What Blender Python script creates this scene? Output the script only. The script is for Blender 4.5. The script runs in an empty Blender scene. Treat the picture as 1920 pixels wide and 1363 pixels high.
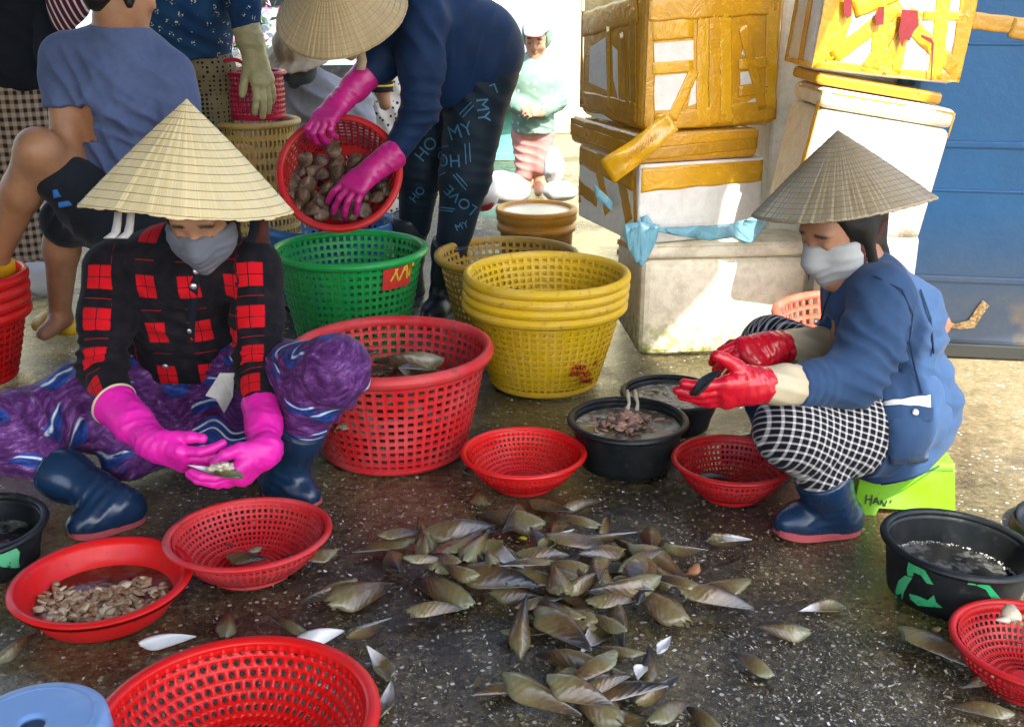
import bpy, bmesh, math, random
import numpy as np
from mathutils import Vector, Matrix, Euler
from mathutils.bvhtree import BVHTree

random.seed(7)
RNG = np.random.default_rng(11)
scene = bpy.context.scene
COL = scene.collection
R = math.radians

# ------------------------------------------------------------------ camera, sky, sun, exposure
PITCH = R(19.5); FPX = 2050.0; CAMH = 1.2
cam_d = bpy.data.cameras.new('camera'); cam = bpy.data.objects.new('camera', cam_d); COL.objects.link(cam)
cam.location = (0, 0, CAMH); cam.rotation_euler = (R(90) - PITCH, 0, 0)
cam_d.sensor_width = 36.0; cam_d.lens = 36.0 * FPX / 1920.0
cam_d.clip_start = 0.05; cam_d.clip_end = 300
scene.camera = cam

SUN = Vector((0.28, -0.60, 0.75)).normalized()          # direction towards the sun
SUN_EL = math.asin(SUN.z)
world = bpy.data.worlds.new('World'); scene.world = world; world.use_nodes = True
wn = world.node_tree.nodes; wl = world.node_tree.links
sky = wn.new('ShaderNodeTexSky'); sky.sky_type = 'NISHITA'; sky.sun_disc = False
sky.sun_elevation = SUN_EL; sky.sun_rotation = math.atan2(SUN.x, SUN.y)
sky.air_density = 1.0; sky.dust_density = 2.5; sky.ozone_density = 1.0
wl.new(sky.outputs[0], wn['Background'].inputs[0]); wn['Background'].inputs[1].default_value = 0.15
sun_d = bpy.data.lights.new('sun', 'SUN'); sun = bpy.data.objects.new('sun', sun_d); COL.objects.link(sun)
sun_d.energy = 2.6; sun_d.angle = R(0.55); sun_d.color = (1.0, 0.94, 0.84)
sun.rotation_euler = (-SUN).to_track_quat('-Z', 'Y').to_euler(); sun.location = (4, -3, 6)

vs = scene.view_settings
scene.display_settings.display_device = 'sRGB'
vs.view_transform = 'Standard'; vs.look = 'None'; vs.exposure = 2.22; vs.gamma = 1.0; vs.use_curve_mapping = False
scene.render.engine = 'CYCLES'
cy = scene.cycles
cy.use_denoising = True
cy.max_bounces = 8; cy.diffuse_bounces = 4; cy.glossy_bounces = 3; cy.transmission_bounces = 4; cy.transparent_max_bounces = 6
cy.caustics_reflective = False; cy.caustics_refractive = False
cy.use_adaptive_sampling = True; cy.adaptive_threshold = 0.015
cy.sample_clamp_indirect = 6.0

# ------------------------------------------------------------------ pixels of the photograph to places
CP, SP = math.cos(PITCH), math.sin(PITCH)
def ray(px, py):
    u = (px - 960) / FPX; v = (681.5 - py) / FPX
    return (u, CP + v * SP, -SP + v * CP)
def A(px, py, y):
    d = ray(px, py); t = y / d[1]
    return Vector((d[0] * t, y, CAMH + d[2] * t))
def G(px, py, z=0.0):
    d = ray(px, py); t = (z - CAMH) / d[2]
    return Vector((d[0] * t, d[1] * t, z))

# ------------------------------------------------------------------ objects
def tag(o, label=None, cat=None, group=None, kind=None):
    if label: o['label'] = label
    if cat: o['category'] = cat
    if group: o['group'] = group
    if kind: o['kind'] = kind
    return o
def link(name, me, mat=None, parent=None, smooth=False, loc=None, rot=None):
    o = bpy.data.objects.new(name, me); COL.objects.link(o)
    if mat is not None and len(me.materials) == 0: me.materials.append(mat)
    if smooth and len(me.polygons): me.polygons.foreach_set('use_smooth', np.ones(len(me.polygons), bool))
    if parent is not None: o.parent = parent
    if loc is not None: o.location = loc
    if rot is not None: o.rotation_euler = rot
    return o
def empty(name, loc=(0, 0, 0), rot=(0, 0, 0)):
    o = bpy.data.objects.new(name, None); COL.objects.link(o); o.empty_display_size = 0.1
    o.location = loc; o.rotation_euler = rot
    return o
def pyd(name, verts, faces):
    me = bpy.data.meshes.new(name); me.from_pydata([tuple(v) for v in verts], [], [tuple(f) for f in faces]); me.update()
    return me
def quads_mesh(name, V, Q):
    """fast mesh from numpy arrays: V (n,3), Q (m,4)"""
    me = bpy.data.meshes.new(name)
    V = np.ascontiguousarray(V, np.float32); Q = np.ascontiguousarray(Q, np.int32)
    me.vertices.add(len(V)); me.vertices.foreach_set('co', V.ravel())
    me.loops.add(Q.size); me.loops.foreach_set('vertex_index', Q.ravel())
    me.polygons.add(len(Q)); me.polygons.foreach_set('loop_start', np.arange(0, Q.size, Q.shape[1], dtype=np.int32))
    me.polygons.foreach_set('loop_total', np.full(len(Q), Q.shape[1], np.int32))
    me.update(calc_edges=True); me.validate()
    return me
def copy_tree(o, parent=None):
    c = o.copy(); COL.objects.link(c); c.parent = parent
    for ch in o.children: copy_tree(ch, c)
    return c
def fix_normals(me):
    bm = bmesh.new(); bm.from_mesh(me); bmesh.ops.recalc_face_normals(bm, faces=bm.faces); bm.to_mesh(me); bm.free(); me.update()
    return me

class MB:
    """collects simple shapes into one mesh"""
    def __init__(s): s.v = []; s.f = []
    def add(s, V, Fs):
        n = len(s.v); s.v += [tuple(x) for x in V]; s.f += [tuple(i + n for i in f) for f in Fs]
    def grid(s, P, closed_u=False, closed_v=False):
        nu, nv = len(P), len(P[0]); n = len(s.v)
        for r in P: s.v += [tuple(x) for x in r]
        for i in range(nu - (0 if closed_u else 1)):
            for j in range(nv - (0 if closed_v else 1)):
                a = i; b = (i + 1) % nu; c = j; d = (j + 1) % nv
                s.f.append((n + a * nv + c, n + b * nv + c, n + b * nv + d, n + a * nv + d))
    def lathe(s, prof, seg=48, wob=None):
        """prof: list of (r, z)"""
        Pn = []
        for (r, z) in prof:
            row = []
            for j in range(seg):
                a = 2 * math.pi * j / seg
                rr = r * (1 + (wob(a, z) if wob else 0))
                row.append((rr * math.cos(a), rr * math.sin(a), z))
            Pn.append(row)
        s.grid(Pn, closed_v=True)
    def disc(s, r, z, seg=48, c=(0, 0)):
        n = len(s.v)
        s.v += [(c[0] + r * math.cos(2 * math.pi * j / seg), c[1] + r * math.sin(2 * math.pi * j / seg), z) for j in range(seg)]
        s.f.append(tuple(range(n, n + seg)))
    def tube(s, pts, rad, seg=8, cap=True):
        pts = [Vector(p) for p in pts]
        rs = rad if isinstance(rad, (list, tuple)) else [rad] * len(pts)
        up = Vector((0, 0, 1)); rows = []
        for i, p in enumerate(pts):
            t = (pts[min(i + 1, len(pts) - 1)] - pts[max(i - 1, 0)]).normalized()
            if abs(t.dot(up)) > 0.95: up = Vector((1, 0, 0)) if abs(t.x) < .9 else Vector((0, 1, 0))
            n1 = (up - t * up.dot(t)).normalized(); n2 = t.cross(n1); up = n1
            rows.append([p + (n1 * math.cos(2 * math.pi * j / seg) + n2 * math.sin(2 * math.pi * j / seg)) * rs[i] for j in range(seg)])
        n = len(s.v); s.grid(rows, closed_v=True)
        if cap:
            s.f.append(tuple(n + j for j in range(seg))[::-1]); m = n + (len(rows) - 1) * seg
            s.f.append(tuple(m + j for j in range(seg)))
    def box(s, lo, hi, M=None):
        V = [Vector((x, y, z)) for x in (lo[0], hi[0]) for y in (lo[1], hi[1]) for z in (lo[2], hi[2])]
        if M is not None: V = [M @ v for v in V]
        s.add(V, [(0, 1, 3, 2), (4, 6, 7, 5), (0, 4, 5, 1), (2, 3, 7, 6), (0, 2, 6, 4), (1, 5, 7, 3)])
    def build(s, name, mat, parent=None, smooth=False, bevel=0, norm=True, **k):
        me = pyd(name, s.v, s.f)
        if norm or bevel:
            bm = bmesh.new(); bm.from_mesh(me)
            if bevel: bmesh.ops.bevel(bm, geom=bm.edges[:], offset=bevel, segments=2, affect='EDGES', profile=0.6)
            bmesh.ops.recalc_face_normals(bm, faces=bm.faces); bm.to_mesh(me); bm.free()
        o = link(name, me, mat, parent, smooth, **k)
        return o

# ------------------------------------------------------------------ numpy noise
def _h(ix, iy, iz, seed):
    n = (ix.astype(np.int64) * 374761393 + iy.astype(np.int64) * 668265263 + iz.astype(np.int64) * 2147483647 + seed * 974634777) & 0x7fffffff
    n = ((n ^ (n >> 13)) * 1274126177) & 0x7fffffff
    n = ((n ^ (n >> 16)) * 461845907) & 0x7fffffff
    return ((n ^ (n >> 11)) & 0xffff) / 32767.5 - 1.0
def noise3(Pn, seed=0):
    Pn = np.asarray(Pn, np.float64); i = np.floor(Pn).astype(np.int64); f = Pn - i; u = f * f * (3 - 2 * f); r = 0
    for dx in (0, 1):
        for dy in (0, 1):
            for dz in (0, 1):
                w = (u[:, 0] if dx else 1 - u[:, 0]) * (u[:, 1] if dy else 1 - u[:, 1]) * (u[:, 2] if dz else 1 - u[:, 2])
                r = r + w * _h(i[:, 0] + dx, i[:, 1] + dy, i[:, 2] + dz, seed)
    return r
def fbm(Pn, seed=0, oct=3):
    Pn = np.asarray(Pn, np.float64); a = 1.0; r = 0
    for k in range(oct):
        r = r + a * noise3(Pn * (2 ** k), seed + k * 17); a *= 0.5
    return r

# ------------------------------------------------------------------ materials
class NT:
    def __init__(s, name):
        s.m = bpy.data.materials.new(name); s.m.use_nodes = True
        s.t = s.m.node_tree; s.n = s.t.nodes; s.l = s.t.links
        s.b = s.n['Principled BSDF']; s.tc = None
    def node(s, typ, **k):
        x = s.n.new(typ)
        for a, v in k.items():
            if a.startswith('in_'):
                kk = a[3:]; kk = int(kk) if kk.isdigit() else kk
                s.set(x.inputs[kk], v)
            else: setattr(x, a, v)
        return x
    def set(s, inp, v):
        if hasattr(v, 'links') or isinstance(v, bpy.types.NodeSocket): s.l.new(v, inp)
        elif isinstance(v, (tuple, list)) and len(v) == 3 and inp.type == 'RGBA': inp.default_value = (*v, 1)
        else: inp.default_value = v
    def obj(s):
        if s.tc is None:
            tc = s.node('ShaderNodeTexCoord'); oi = s.node('ShaderNodeObjectInfo')
            mul = s.math('MULTIPLY', oi.outputs['Random'], 17.0)
            add = s.node('ShaderNodeVectorMath', operation='ADD'); s.l.new(tc.outputs['Object'], add.inputs[0]); s.l.new(mul, add.inputs[1])
            s.tc = add.outputs[0]
        return s.tc
    def world(s):
        return s.node('ShaderNodeNewGeometry').outputs['Position']
    def attr(s, name, out='Vector'):
        return s.node('ShaderNodeAttribute', attribute_name=name).outputs[out]
    def math(s, op, a, b=None, c=None, clamp=False):
        x = s.node('ShaderNodeMath', operation=op, use_clamp=clamp)
        s.set(x.inputs[0], a)
        if b is not None: s.set(x.inputs[1], b)
        if c is not None: s.set(x.inputs[2], c)
        return x.outputs[0]
    def vmath(s, op, a, b=None, out=0):
        x = s.node('ShaderNodeVectorMath', operation=op); s.set(x.inputs[0], a)
        if b is not None: s.set(x.inputs[1] if op != 'SCALE' else x.inputs[3], b)
        return x.outputs[out]
    def sep(s, v):
        x = s.node('ShaderNodeSeparateXYZ'); s.l.new(v, x.inputs[0]); return x.outputs
    def comb(s, a, b, c):
        x = s.node('ShaderNodeCombineXYZ'); s.set(x.inputs[0], a); s.set(x.inputs[1], b); s.set(x.inputs[2], c); return x.outputs[0]
    def noise(s, scale=5, detail=3, rough=.55, vec=None, dist=0, out=0):
        x = s.node('ShaderNodeTexNoise'); x.inputs['Scale'].default_value = scale; x.inputs['Detail'].default_value = detail
        x.inputs['Roughness'].default_value = rough; x.inputs['Distortion'].default_value = dist
        s.l.new(vec if vec is not None else s.obj(), x.inputs['Vector']); return x.outputs[out]
    def voro(s, scale=5, vec=None, feature='F1', out='Distance', rnd=1.0):
        x = s.node('ShaderNodeTexVoronoi', feature=feature); x.inputs['Scale'].default_value = scale; x.inputs['Randomness'].default_value = rnd
        s.l.new(vec if vec is not None else s.obj(), x.inputs['Vector']); return x.outputs[out]
    def ramp(s, fac, stops, interp='LINEAR'):
        x = s.node('ShaderNodeValToRGB'); cr = x.color_ramp; cr.interpolation = interp
        while len(cr.elements) > 1: cr.elements.remove(cr.elements[-1])
        for i, (p, c) in enumerate(stops):
            c = c if isinstance(c, (tuple, list)) else (c, c, c)
            e = cr.elements[0] if i == 0 else cr.elements.new(p)
            e.position = p; e.color = (*c[:3], 1)
        s.l.new(fac, x.inputs[0]); return x.outputs[0]
    def step(s, fac, lo, hi):
        x = s.node('ShaderNodeMapRange', clamp=True); s.l.new(fac, x.inputs[0])
        x.inputs[1].default_value = lo; x.inputs[2].default_value = hi; return x.outputs[0]
    def mix(s, fac, a, b, blend='MIX'):
        x = s.node('ShaderNodeMix', data_type='RGBA', blend_type=blend)
        s.set(x.inputs[0], fac); s.set(x.inputs[6], a); s.set(x.inputs[7], b); return x.outputs[2]
    def bump(s, h, strength=.3, dist=.01, normal=None):
        x = s.node('ShaderNodeBump'); x.inputs['Strength'].default_value = strength; x.inputs['Distance'].default_value = dist
        s.l.new(h, x.inputs['Height'])
        if normal is not None: s.l.new(normal, x.inputs['Normal'])
        s.l.new(x.outputs[0], s.b.inputs['Normal']); return x.outputs[0]
    def base(s, v): s.set(s.b.inputs['Base Color'], v)
    def rough(s, v): s.set(s.b.inputs['Roughness'], v)
    def spec(s, v): s.b.inputs['Specular IOR Level'].default_value = v

def plastic(name, col, rough=.42, fade=.25, dirt=(.05, .04, .025), dirt_amt=.5, spots=0.6, bump=.2, spec=.3, wet=0):
    t = NT(name)
    n1 = t.noise(6, 4, .6); n2 = t.noise(38, 3, .6); n3 = t.noise(2.2, 2, .5)
    faded = tuple(min(1, c * (1 - fade) + fade * .72) for c in col)
    c = t.mix(t.step(n1, .42, .75), col, faded)
    c = t.mix(t.math('MULTIPLY', t.step(n3, .3, .7), .35), c, tuple(x * .72 for x in col))
    d = t.math('MULTIPLY', t.step(n2, .58, .72), t.step(n1, .38, .6))
    c = t.mix(t.math('MULTIPLY', d, dirt_amt), c, dirt)
    if spots:
        v = t.noise(95, 2, .5); c = t.mix(t.math('MULTIPLY', t.step(v, .66, .72), spots), c, dirt)
    t.base(c); t.rough(t.math('ADD', t.math('MULTIPLY', n2, .3), rough - .15)); t.spec(spec)
    if wet: t.b.inputs['Coat Weight'].default_value = wet; t.b.inputs['Coat Roughness'].default_value = .12
    t.bump(t.math('ADD', n2, t.math('MULTIPLY', n1, 2)), bump, .002)
    return t.m
def fabric(name, col, col2=None, rough=.88, weave=900, bump=.25, var=.35, sheen=.06):
    t = NT(name)
    n1 = t.noise(5, 4, .6); n2 = t.noise(weave, 1, .5); n3 = t.noise(40, 3)
    c2 = col2 or tuple(x * (1 - var) for x in col)
    t.base(t.mix(t.step(t.math('ADD', n1, t.math('MULTIPLY', n3, .25)), .45, .85), col, c2)); t.rough(rough); t.spec(.2)
    t.b.inputs['Sheen Weight'].default_value = sheen; t.b.inputs['Sheen Roughness'].default_value = .5
    t.bump(t.math('ADD', t.math('MULTIPLY', n2, .6), t.math('MULTIPLY', n3, 1.5)), bump, .0015)
    return t.m
def rubber(name, col, rough=.3, var=.2, spec=.5):
    t = NT(name)
    n1 = t.noise(14, 3); n2 = t.noise(120, 2)
    t.base(t.mix(t.step(n1, .4, .75), col, tuple(c * (1 - var) for c in col)))
    t.rough(t.math('ADD', t.math('MULTIPLY', n1, .3), rough - .12)); t.spec(spec)
    t.bump(t.math('ADD', t.math('MULTIPLY', n1, 3), n2), .18, .002)
    return t.m
# ------------------------------------------------------------------ material library
M = {}
M['red'] = plastic('red_plastic', (.66, .008, .008), .36, .03, (.09, .05, .025), .55, .7)
M['red_faded'] = plastic('faded_red_plastic', (.58, .016, .020), .5, .12, (.05, .045, .03), .55, .5)
M['crimson'] = plastic('crimson_plastic', (.50, .008, .05), .4, .05)
M['red_dark'] = plastic('dark_red_plastic', (.46, .008, .010), .4, .05, (.05, .03, .02), .5, .5)
M['yellow'] = plastic('yellow_plastic', (.72, .46, .010), .45, .12, (.16, .08, .01), .6, .4)
M['ochre'] = plastic('ochre_plastic', (.45, .27, .035), .5, .15, (.12, .07, .02), .6, .5)
M['tan'] = plastic('tan_plastic', (.50, .33, .09), .5, .15, (.14, .08, .03), .6, .5)
M['green'] = plastic('green_plastic', (.008, .30, .055), .38, .06, (.01, .08, .02), .5, .3)
M['orange_red'] = plastic('orange_red_plastic', (.72, .10, .05), .5, .2)
M['blue'] = plastic('blue_plastic', (.02, .14, .34), .45, .15)
M['black'] = plastic('black_plastic', (.006, .008, .009), .40, .03, (.07, .07, .06), .5, .3, .2, .3)
M['stool_blue'] = plastic('blue_stool_plastic', (.16, .30, .58), .42, .2, (.10, .12, .16), .4, .3)
M['lime'] = plastic('lime_plastic', (.17, .44, .008), .4, .1, (.05, .12, .02), .4, .2)
M['pail'] = plastic('orange_yellow_plastic', (.58, .25, .02), .4, .1)
M['tank'] = None
def rust_paint(): return plastic('green_paint', (.03, .45, .16), .5, .2, (.01, .015, .012), .9, .8)
M['green_paint'] = rust_paint()
M['red_paint'] = plastic('red_paint', (.58, .03, .02), .5, .05, (.35, .2, .05), .3, .2)
M['yellow_paint'] = plastic('yellow_paint', (.7, .45, .03), .5, .1)
M['ink'] = plastic('dark_ink', (.02, .03, .02), .6, .1)
M['print'] = fabric('pale_blue_print', (.05, .17, .28), (.02, .09, .16))
M['brass'] = NT('metal_button'); M['brass'].base((.75, .73, .70)); M['brass'].b.inputs['Metallic'].default_value = .85; M['brass'].rough(.32); M['brass'] = M['brass'].m

def ground_mat():
    t = NT('wet_concrete')
    p = t.world()
    n1 = t.noise(1.6, 4, .55, p); n2 = t.noise(9, 5, .65, p); n3 = t.noise(55, 5, .75, p); n4 = t.noise(240, 2, .6, p); n5 = t.noise(150, 3, .7, p)
    xyz = t.sep(p)
    # floor to the right: drier cement, with the tan of sunlit ground painted in
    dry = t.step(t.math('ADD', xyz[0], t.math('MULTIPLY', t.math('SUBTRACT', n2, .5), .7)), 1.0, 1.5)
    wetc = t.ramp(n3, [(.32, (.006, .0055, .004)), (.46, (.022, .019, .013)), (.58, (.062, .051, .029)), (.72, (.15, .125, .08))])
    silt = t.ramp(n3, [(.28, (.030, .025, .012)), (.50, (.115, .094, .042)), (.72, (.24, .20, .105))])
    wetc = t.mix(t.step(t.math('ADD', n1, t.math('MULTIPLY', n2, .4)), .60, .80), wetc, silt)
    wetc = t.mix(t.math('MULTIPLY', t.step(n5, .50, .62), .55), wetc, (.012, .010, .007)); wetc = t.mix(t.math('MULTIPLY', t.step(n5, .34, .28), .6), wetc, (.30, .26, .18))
    dry_lit_col = t.ramp(n3, [(.2, (.12, .09, .04)), (.5, (.22, .175, .08)), (.75, (.33, .28, .16))])
    dry_lit_col = t.mix(t.step(n2, .58, .68), dry_lit_col, (.11, .095, .055))
    c = t.mix(dry, wetc, dry_lit_col)
    # pale grit, thicker in places
    v = t.voro(75, p, 'F1', 'Distance'); vc = t.voro(75, p, 'F1', 'Color')
    pick = t.math('GREATER_THAN', t.sep(vc)[0], t.math('SUBTRACT', .95, t.math('MULTIPLY', t.step(n2, .40, .7), .28)))
    grit = t.math('MULTIPLY', pick, t.math('LESS_THAN', v, .34))
    c = t.mix(t.math('MULTIPLY', grit, .85), c, t.ramp(t.sep(vc)[1], [(0, (.20, .16, .10)), (.6, (.42, .39, .33)), (1, (.66, .65, .62))]))
    t.base(c)
    pud = t.step(t.math('ADD', n1, t.math('MULTIPLY', n2, .25)), .50, .66)
    r = t.math('SUBTRACT', .36, t.math('MULTIPLY', pud, .29))
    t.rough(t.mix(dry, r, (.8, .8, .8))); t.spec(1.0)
    h = t.math('ADD', t.math('MULTIPLY', n3, t.math('SUBTRACT', 1.0, t.math('MULTIPLY', pud, .75))), t.math('ADD', t.math('MULTIPLY', n4, .35), t.math('MULTIPLY', grit, .5)))
    t.bump(h, .85, .007)
    return t.m
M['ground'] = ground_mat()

def foam_mat(name, dirty=.3, moss=0.0, col=(.80, .79, .74)):
    t = NT(name)
    n1 = t.noise(4, 5, .65); n2 = t.noise(26, 4, .65); b = t.voro(170)
    c = t.mix(t.math('MULTIPLY', t.step(n2, .42, .72), dirty), col, (.34, .28, .17))
    c = t.mix(t.math('MULTIPLY', t.step(n1, .54, .74), dirty), c, (.30, .26, .17))
    sc = t.noise(9, 5, .75, t.vmath('MULTIPLY', t.obj(), (1, 1, 5)))
    c = t.mix(t.math('MULTIPLY', t.step(sc, .64, .70), dirty * .8), c, (.10, .085, .05))
    if moss:
        z = t.sep(t.node('ShaderNodeTexCoord').outputs['Object'])[2]
        mz = t.math('SUBTRACT', 1.0, t.step(z, 0.0, .17))
        mm = t.math('MULTIPLY', mz, t.step(n2, .40, .60))
        c = t.mix(t.math('MULTIPLY', mm, moss), c, (.30, .36, .02))
        c = t.mix(t.math('MULTIPLY', t.math('MULTIPLY', t.math('SUBTRACT', 1.0, t.step(z, 0, .05)), t.step(n2, .35, .6)), .8), c, (.07, .065, .03))
    t.base(c); t.rough(.75); t.spec(.25)
    t.bump(t.math('ADD', b, t.math('MULTIPLY', n2, 2)), .25, .003)
    return t.m
M['foam'] = foam_mat('white_foam', .22)
M['foam_dirty'] = foam_mat('dirty_white_foam', .42, 1.0, (.88, .81, .62))
M['foam_grey'] = foam_mat('grey_white_foam', .3, .25, (.86, .82, .70))
M['pit'] = foam_mat('shadowed_foam', .9, 0, (.3, .28, .25))

def tape_mat(name, col, alpha=1.0):
    t = NT(name)
    n1 = t.noise(9, 4, .6); n2 = t.noise(46, 4, .65)
    w = t.noise(9, 3, .5, t.obj(), 2.5); rid = t.math('ABSOLUTE', t.math('SUBTRACT', w, .5))
    c = t.mix(t.step(n1, .35, .7), col, tuple(x * .82 for x in col))
    c = t.mix(t.math('MULTIPLY', t.math('SUBTRACT', 1.0, t.step(rid, .0, .03)), .35), c, tuple(min(1, x * 1.35 + .03) for x in col))
    t.base(c); t.rough(t.math('ADD', t.math('MULTIPLY', n2, .15), .14)); t.spec(.6)
    t.b.inputs['Coat Weight'].default_value = .25; t.b.inputs['Coat Roughness'].default_value = .12
    t.bump(t.math('ADD', t.math('MULTIPLY', rid, -5), t.math('MULTIPLY', n2, .3)), .18, .005)
    return t.m
M['tape'] = tape_mat('amber_tape', (.66, .325, .010))
M['tape_y'] = tape_mat('yellow_tape', (.74, .39, .012))
M['tape_d'] = tape_mat('brown_tape', (.54, .27, .010))
M['sheet_blue'] = tape_mat('pale_blue_plastic_sheet', (.20, .47, .58))

def straw_mat(name, col, col2, rough=.6, rib=70, coat=0):
    t = NT(name)
    a = t.attr('pat'); xyz = t.sep(a)                 # x = angle*R, y = distance from the tip, z = leaf random
    st = t.noise(1, 4, .65, t.comb(t.math('MULTIPLY', xyz[0], rib * 4), t.math('MULTIPLY', xyz[1], 9), xyz[2]))
    n1 = t.noise(7, 3)
    c = t.mix(t.step(st, .3, .72), col, col2)
    c = t.mix(t.math('MULTIPLY', xyz[2], .45), c, tuple(x * .72 for x in col))
    c = t.mix(t.math('MULTIPLY', t.step(n1, .5, .8), .35), c, tuple(x * .6 for x in col2))
    t.base(c); t.rough(rough); t.spec(.35)
    if coat: t.b.inputs['Coat Weight'].default_value = coat; t.b.inputs['Coat Roughness'].default_value = .28
    t.bump(st, .5, .004)
    return t.m
M['straw'] = straw_mat('palm_leaf', (.90, .76, .44), (.80, .62, .31))
M['straw_grey'] = straw_mat('weathered_palm_leaf', (.40, .34, .22), (.20, .155, .085), .45, 75, .5)
M['straw_tan'] = straw_mat('tan_palm_leaf', (.52, .40, .22), (.36, .255, .12), .6, 60)
M['thread'] = plastic('hat_thread', (.30, .20, .08), .7, .1)

def skin_mat(name, col, lip=(.42, .13, .10)):
    t = NT(name)
    n = t.noise(18, 3); a = t.sep(t.attr('pat'))
    c = t.mix(t.step(n, .35, .75), col, tuple(x * .70 for x in col)); c = t.mix(t.math('MULTIPLY', t.step(t.noise(5, 4, .6), .45, .7), .5), c, (col[0] * .95, col[1] * .72, col[2] * .62))
    c = t.mix(a[0], c, lip); c = t.mix(a[1], c, (.02, .014, .01)); c = t.mix(t.math('MULTIPLY', a[2], .45), c, (.60, .20, .14))
    t.base(c); t.rough(.5); t.spec(.4)
    t.b.inputs['Subsurface Weight'].default_value = .12; t.b.inputs['Subsurface Radius'].default_value = (.01, .004, .002)
    t.bump(t.math('ADD', t.noise(160, 3), t.math('MULTIPLY', t.noise(22, 4), 2.5)), .35, .0015)
    return t.m
M['skin'] = skin_mat('warm_skin', (.42, .215, .125))
M['skin_tan'] = skin_mat('tanned_skin', (.36, .175, .09))
M['skin_child'] = skin_mat('child_skin', (.56, .31, .20))
M['hair'] = fabric('black_hair', (.010, .008, .007), rough=.45)
# ------------------------------------------------------------------ lattice baskets
def profile_fn(prof):
    Pn = np.array(prof, float); d = np.r_[0, np.cumsum(np.hypot(*(Pn[1:] - Pn[:-1]).T))]; d /= d[-1]
    def f(t):
        t = np.asarray(t, float); r = np.interp(t, d, Pn[:, 0]); z = np.interp(t, d, Pn[:, 1])
        e = 1e-3; r2 = np.interp(np.clip(t + e, 0, 1), d, Pn[:, 0]); z2 = np.interp(np.clip(t + e, 0, 1), d, Pn[:, 1])
        r1 = np.interp(np.clip(t - e, 0, 1), d, Pn[:, 0]); z1 = np.interp(np.clip(t - e, 0, 1), d, Pn[:, 1])
        tr, tz = r2 - r1, z2 - z1; ln = np.hypot(tr, tz) + 1e-9
        return r, z, tz / ln, -tr / ln
    return f
def lattice_mesh(name, prof, ncol, nrow, th=.004, hb=.36, vb=.36, rib_out=.002, rib_in=.002, jitter=0.0):
    f = profile_fn(prof)
    h = 1.0 / nrow; T = []; tm = []
    for i in range(nrow):
        T += [i * h, i * h + vb * h / 2, (i + 1) * h - vb * h / 2]; tm += [1, 0, 0]
    T.append(1.0); tm.append(1); T = np.array(T); tm = np.array(tm)
    w = 2 * math.pi / ncol; TH = []; am = []
    for j in range(ncol):
        TH += [j * w, j * w + hb * w / 2, (j + 1) * w - hb * w / 2]; am += [1, 0, 0]
    TH = np.array(TH); am = np.array(am)
    r, z, nr, nz = f(T)
    def surf(off):
        rr = r[:, None] + nr[:, None] * off; zz = z[:, None] + nz[:, None] * off
        return np.stack([rr * np.cos(TH)[None], rr * np.sin(TH)[None], zz + 0 * TH[None]], -1)
    O = surf(th / 2 + rib_out * tm[:, None] * np.ones(len(am))[None])
    I = surf(-th / 2 - rib_in * am[None, :] * np.ones(len(tm))[:, None])
    nT, nA = len(T), len(TH)
    V = np.concatenate([O.reshape(-1, 3), I.reshape(-1, 3)]); n = nT * nA
    ii, jj = np.meshgrid(np.arange(nT - 1), np.arange(nA), indexing='ij')
    hole = (ii % 3 == 1) & (jj % 3 == 1)
    a = ii * nA + jj; b = ii * nA + (jj + 1) % nA; c = (ii + 1) * nA + (jj + 1) % nA; d = (ii + 1) * nA + jj
    k = ~hole
    Q = [np.stack([a[k], b[k], c[k], d[k]], -1), np.stack([a[k], d[k], c[k], b[k]], -1) + n]
    a, b, c, d = a[hole], b[hole], c[hole], d[hole]
    for p, q in ((a, b), (b, c), (c, d), (d, a)): Q.append(np.stack([p, p + n, q + n, q], -1))
    return quads_mesh(name, V, np.concatenate(Q))
def round_hole_mesh(name, prof, ncol, nrow, th=.004, fill=.30):
    f = profile_fn(prof); V = []; Q = []; n = 0
    h = 1.0 / nrow; w = 2 * math.pi / ncol
    sq = [(-.5, -.5), (0, -.5), (.5, -.5), (.5, 0), (.5, .5), (0, .5), (-.5, .5), (-.5, 0)]
    for i in range(nrow):
        for j in range(ncol):
            cj = j + .5 * (i % 2); ci = i + .5
            pts = [(ci + y, cj + x) for x, y in sq] + [(ci + fill * math.sin(R(225 + 45 * q)), cj + fill * math.cos(R(225 + 45 * q))) for q in range(8)]
            for off in (th / 2, -th / 2):
                r, z, nr, nz = f(np.array([p[0] * h for p in pts])); aa = np.array([p[1] * w for p in pts])
                rr = r + nr * off
                V.append(np.stack([rr * np.cos(aa), rr * np.sin(aa), z + nz * off], -1))
            for q in range(8):
                e = (q + 1) % 8
                Q += [(n + q, n + e, n + 8 + e, n + 8 + q), (n + 16 + q, n + 24 + q, n + 24 + e, n + 16 + e), (n + 8 + q, n + 8 + e, n + 24 + e, n + 24 + q)]
            n += 32
    return quads_mesh(name, np.concatenate(V), np.array(Q))
def ring_prof(r, z, a, b, n=10, tilt=0):
    return [(r + a * math.cos(2 * math.pi * k / n), z + b * math.sin(2 * math.pi * k / n)) for k in range(n + 1)]

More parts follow.
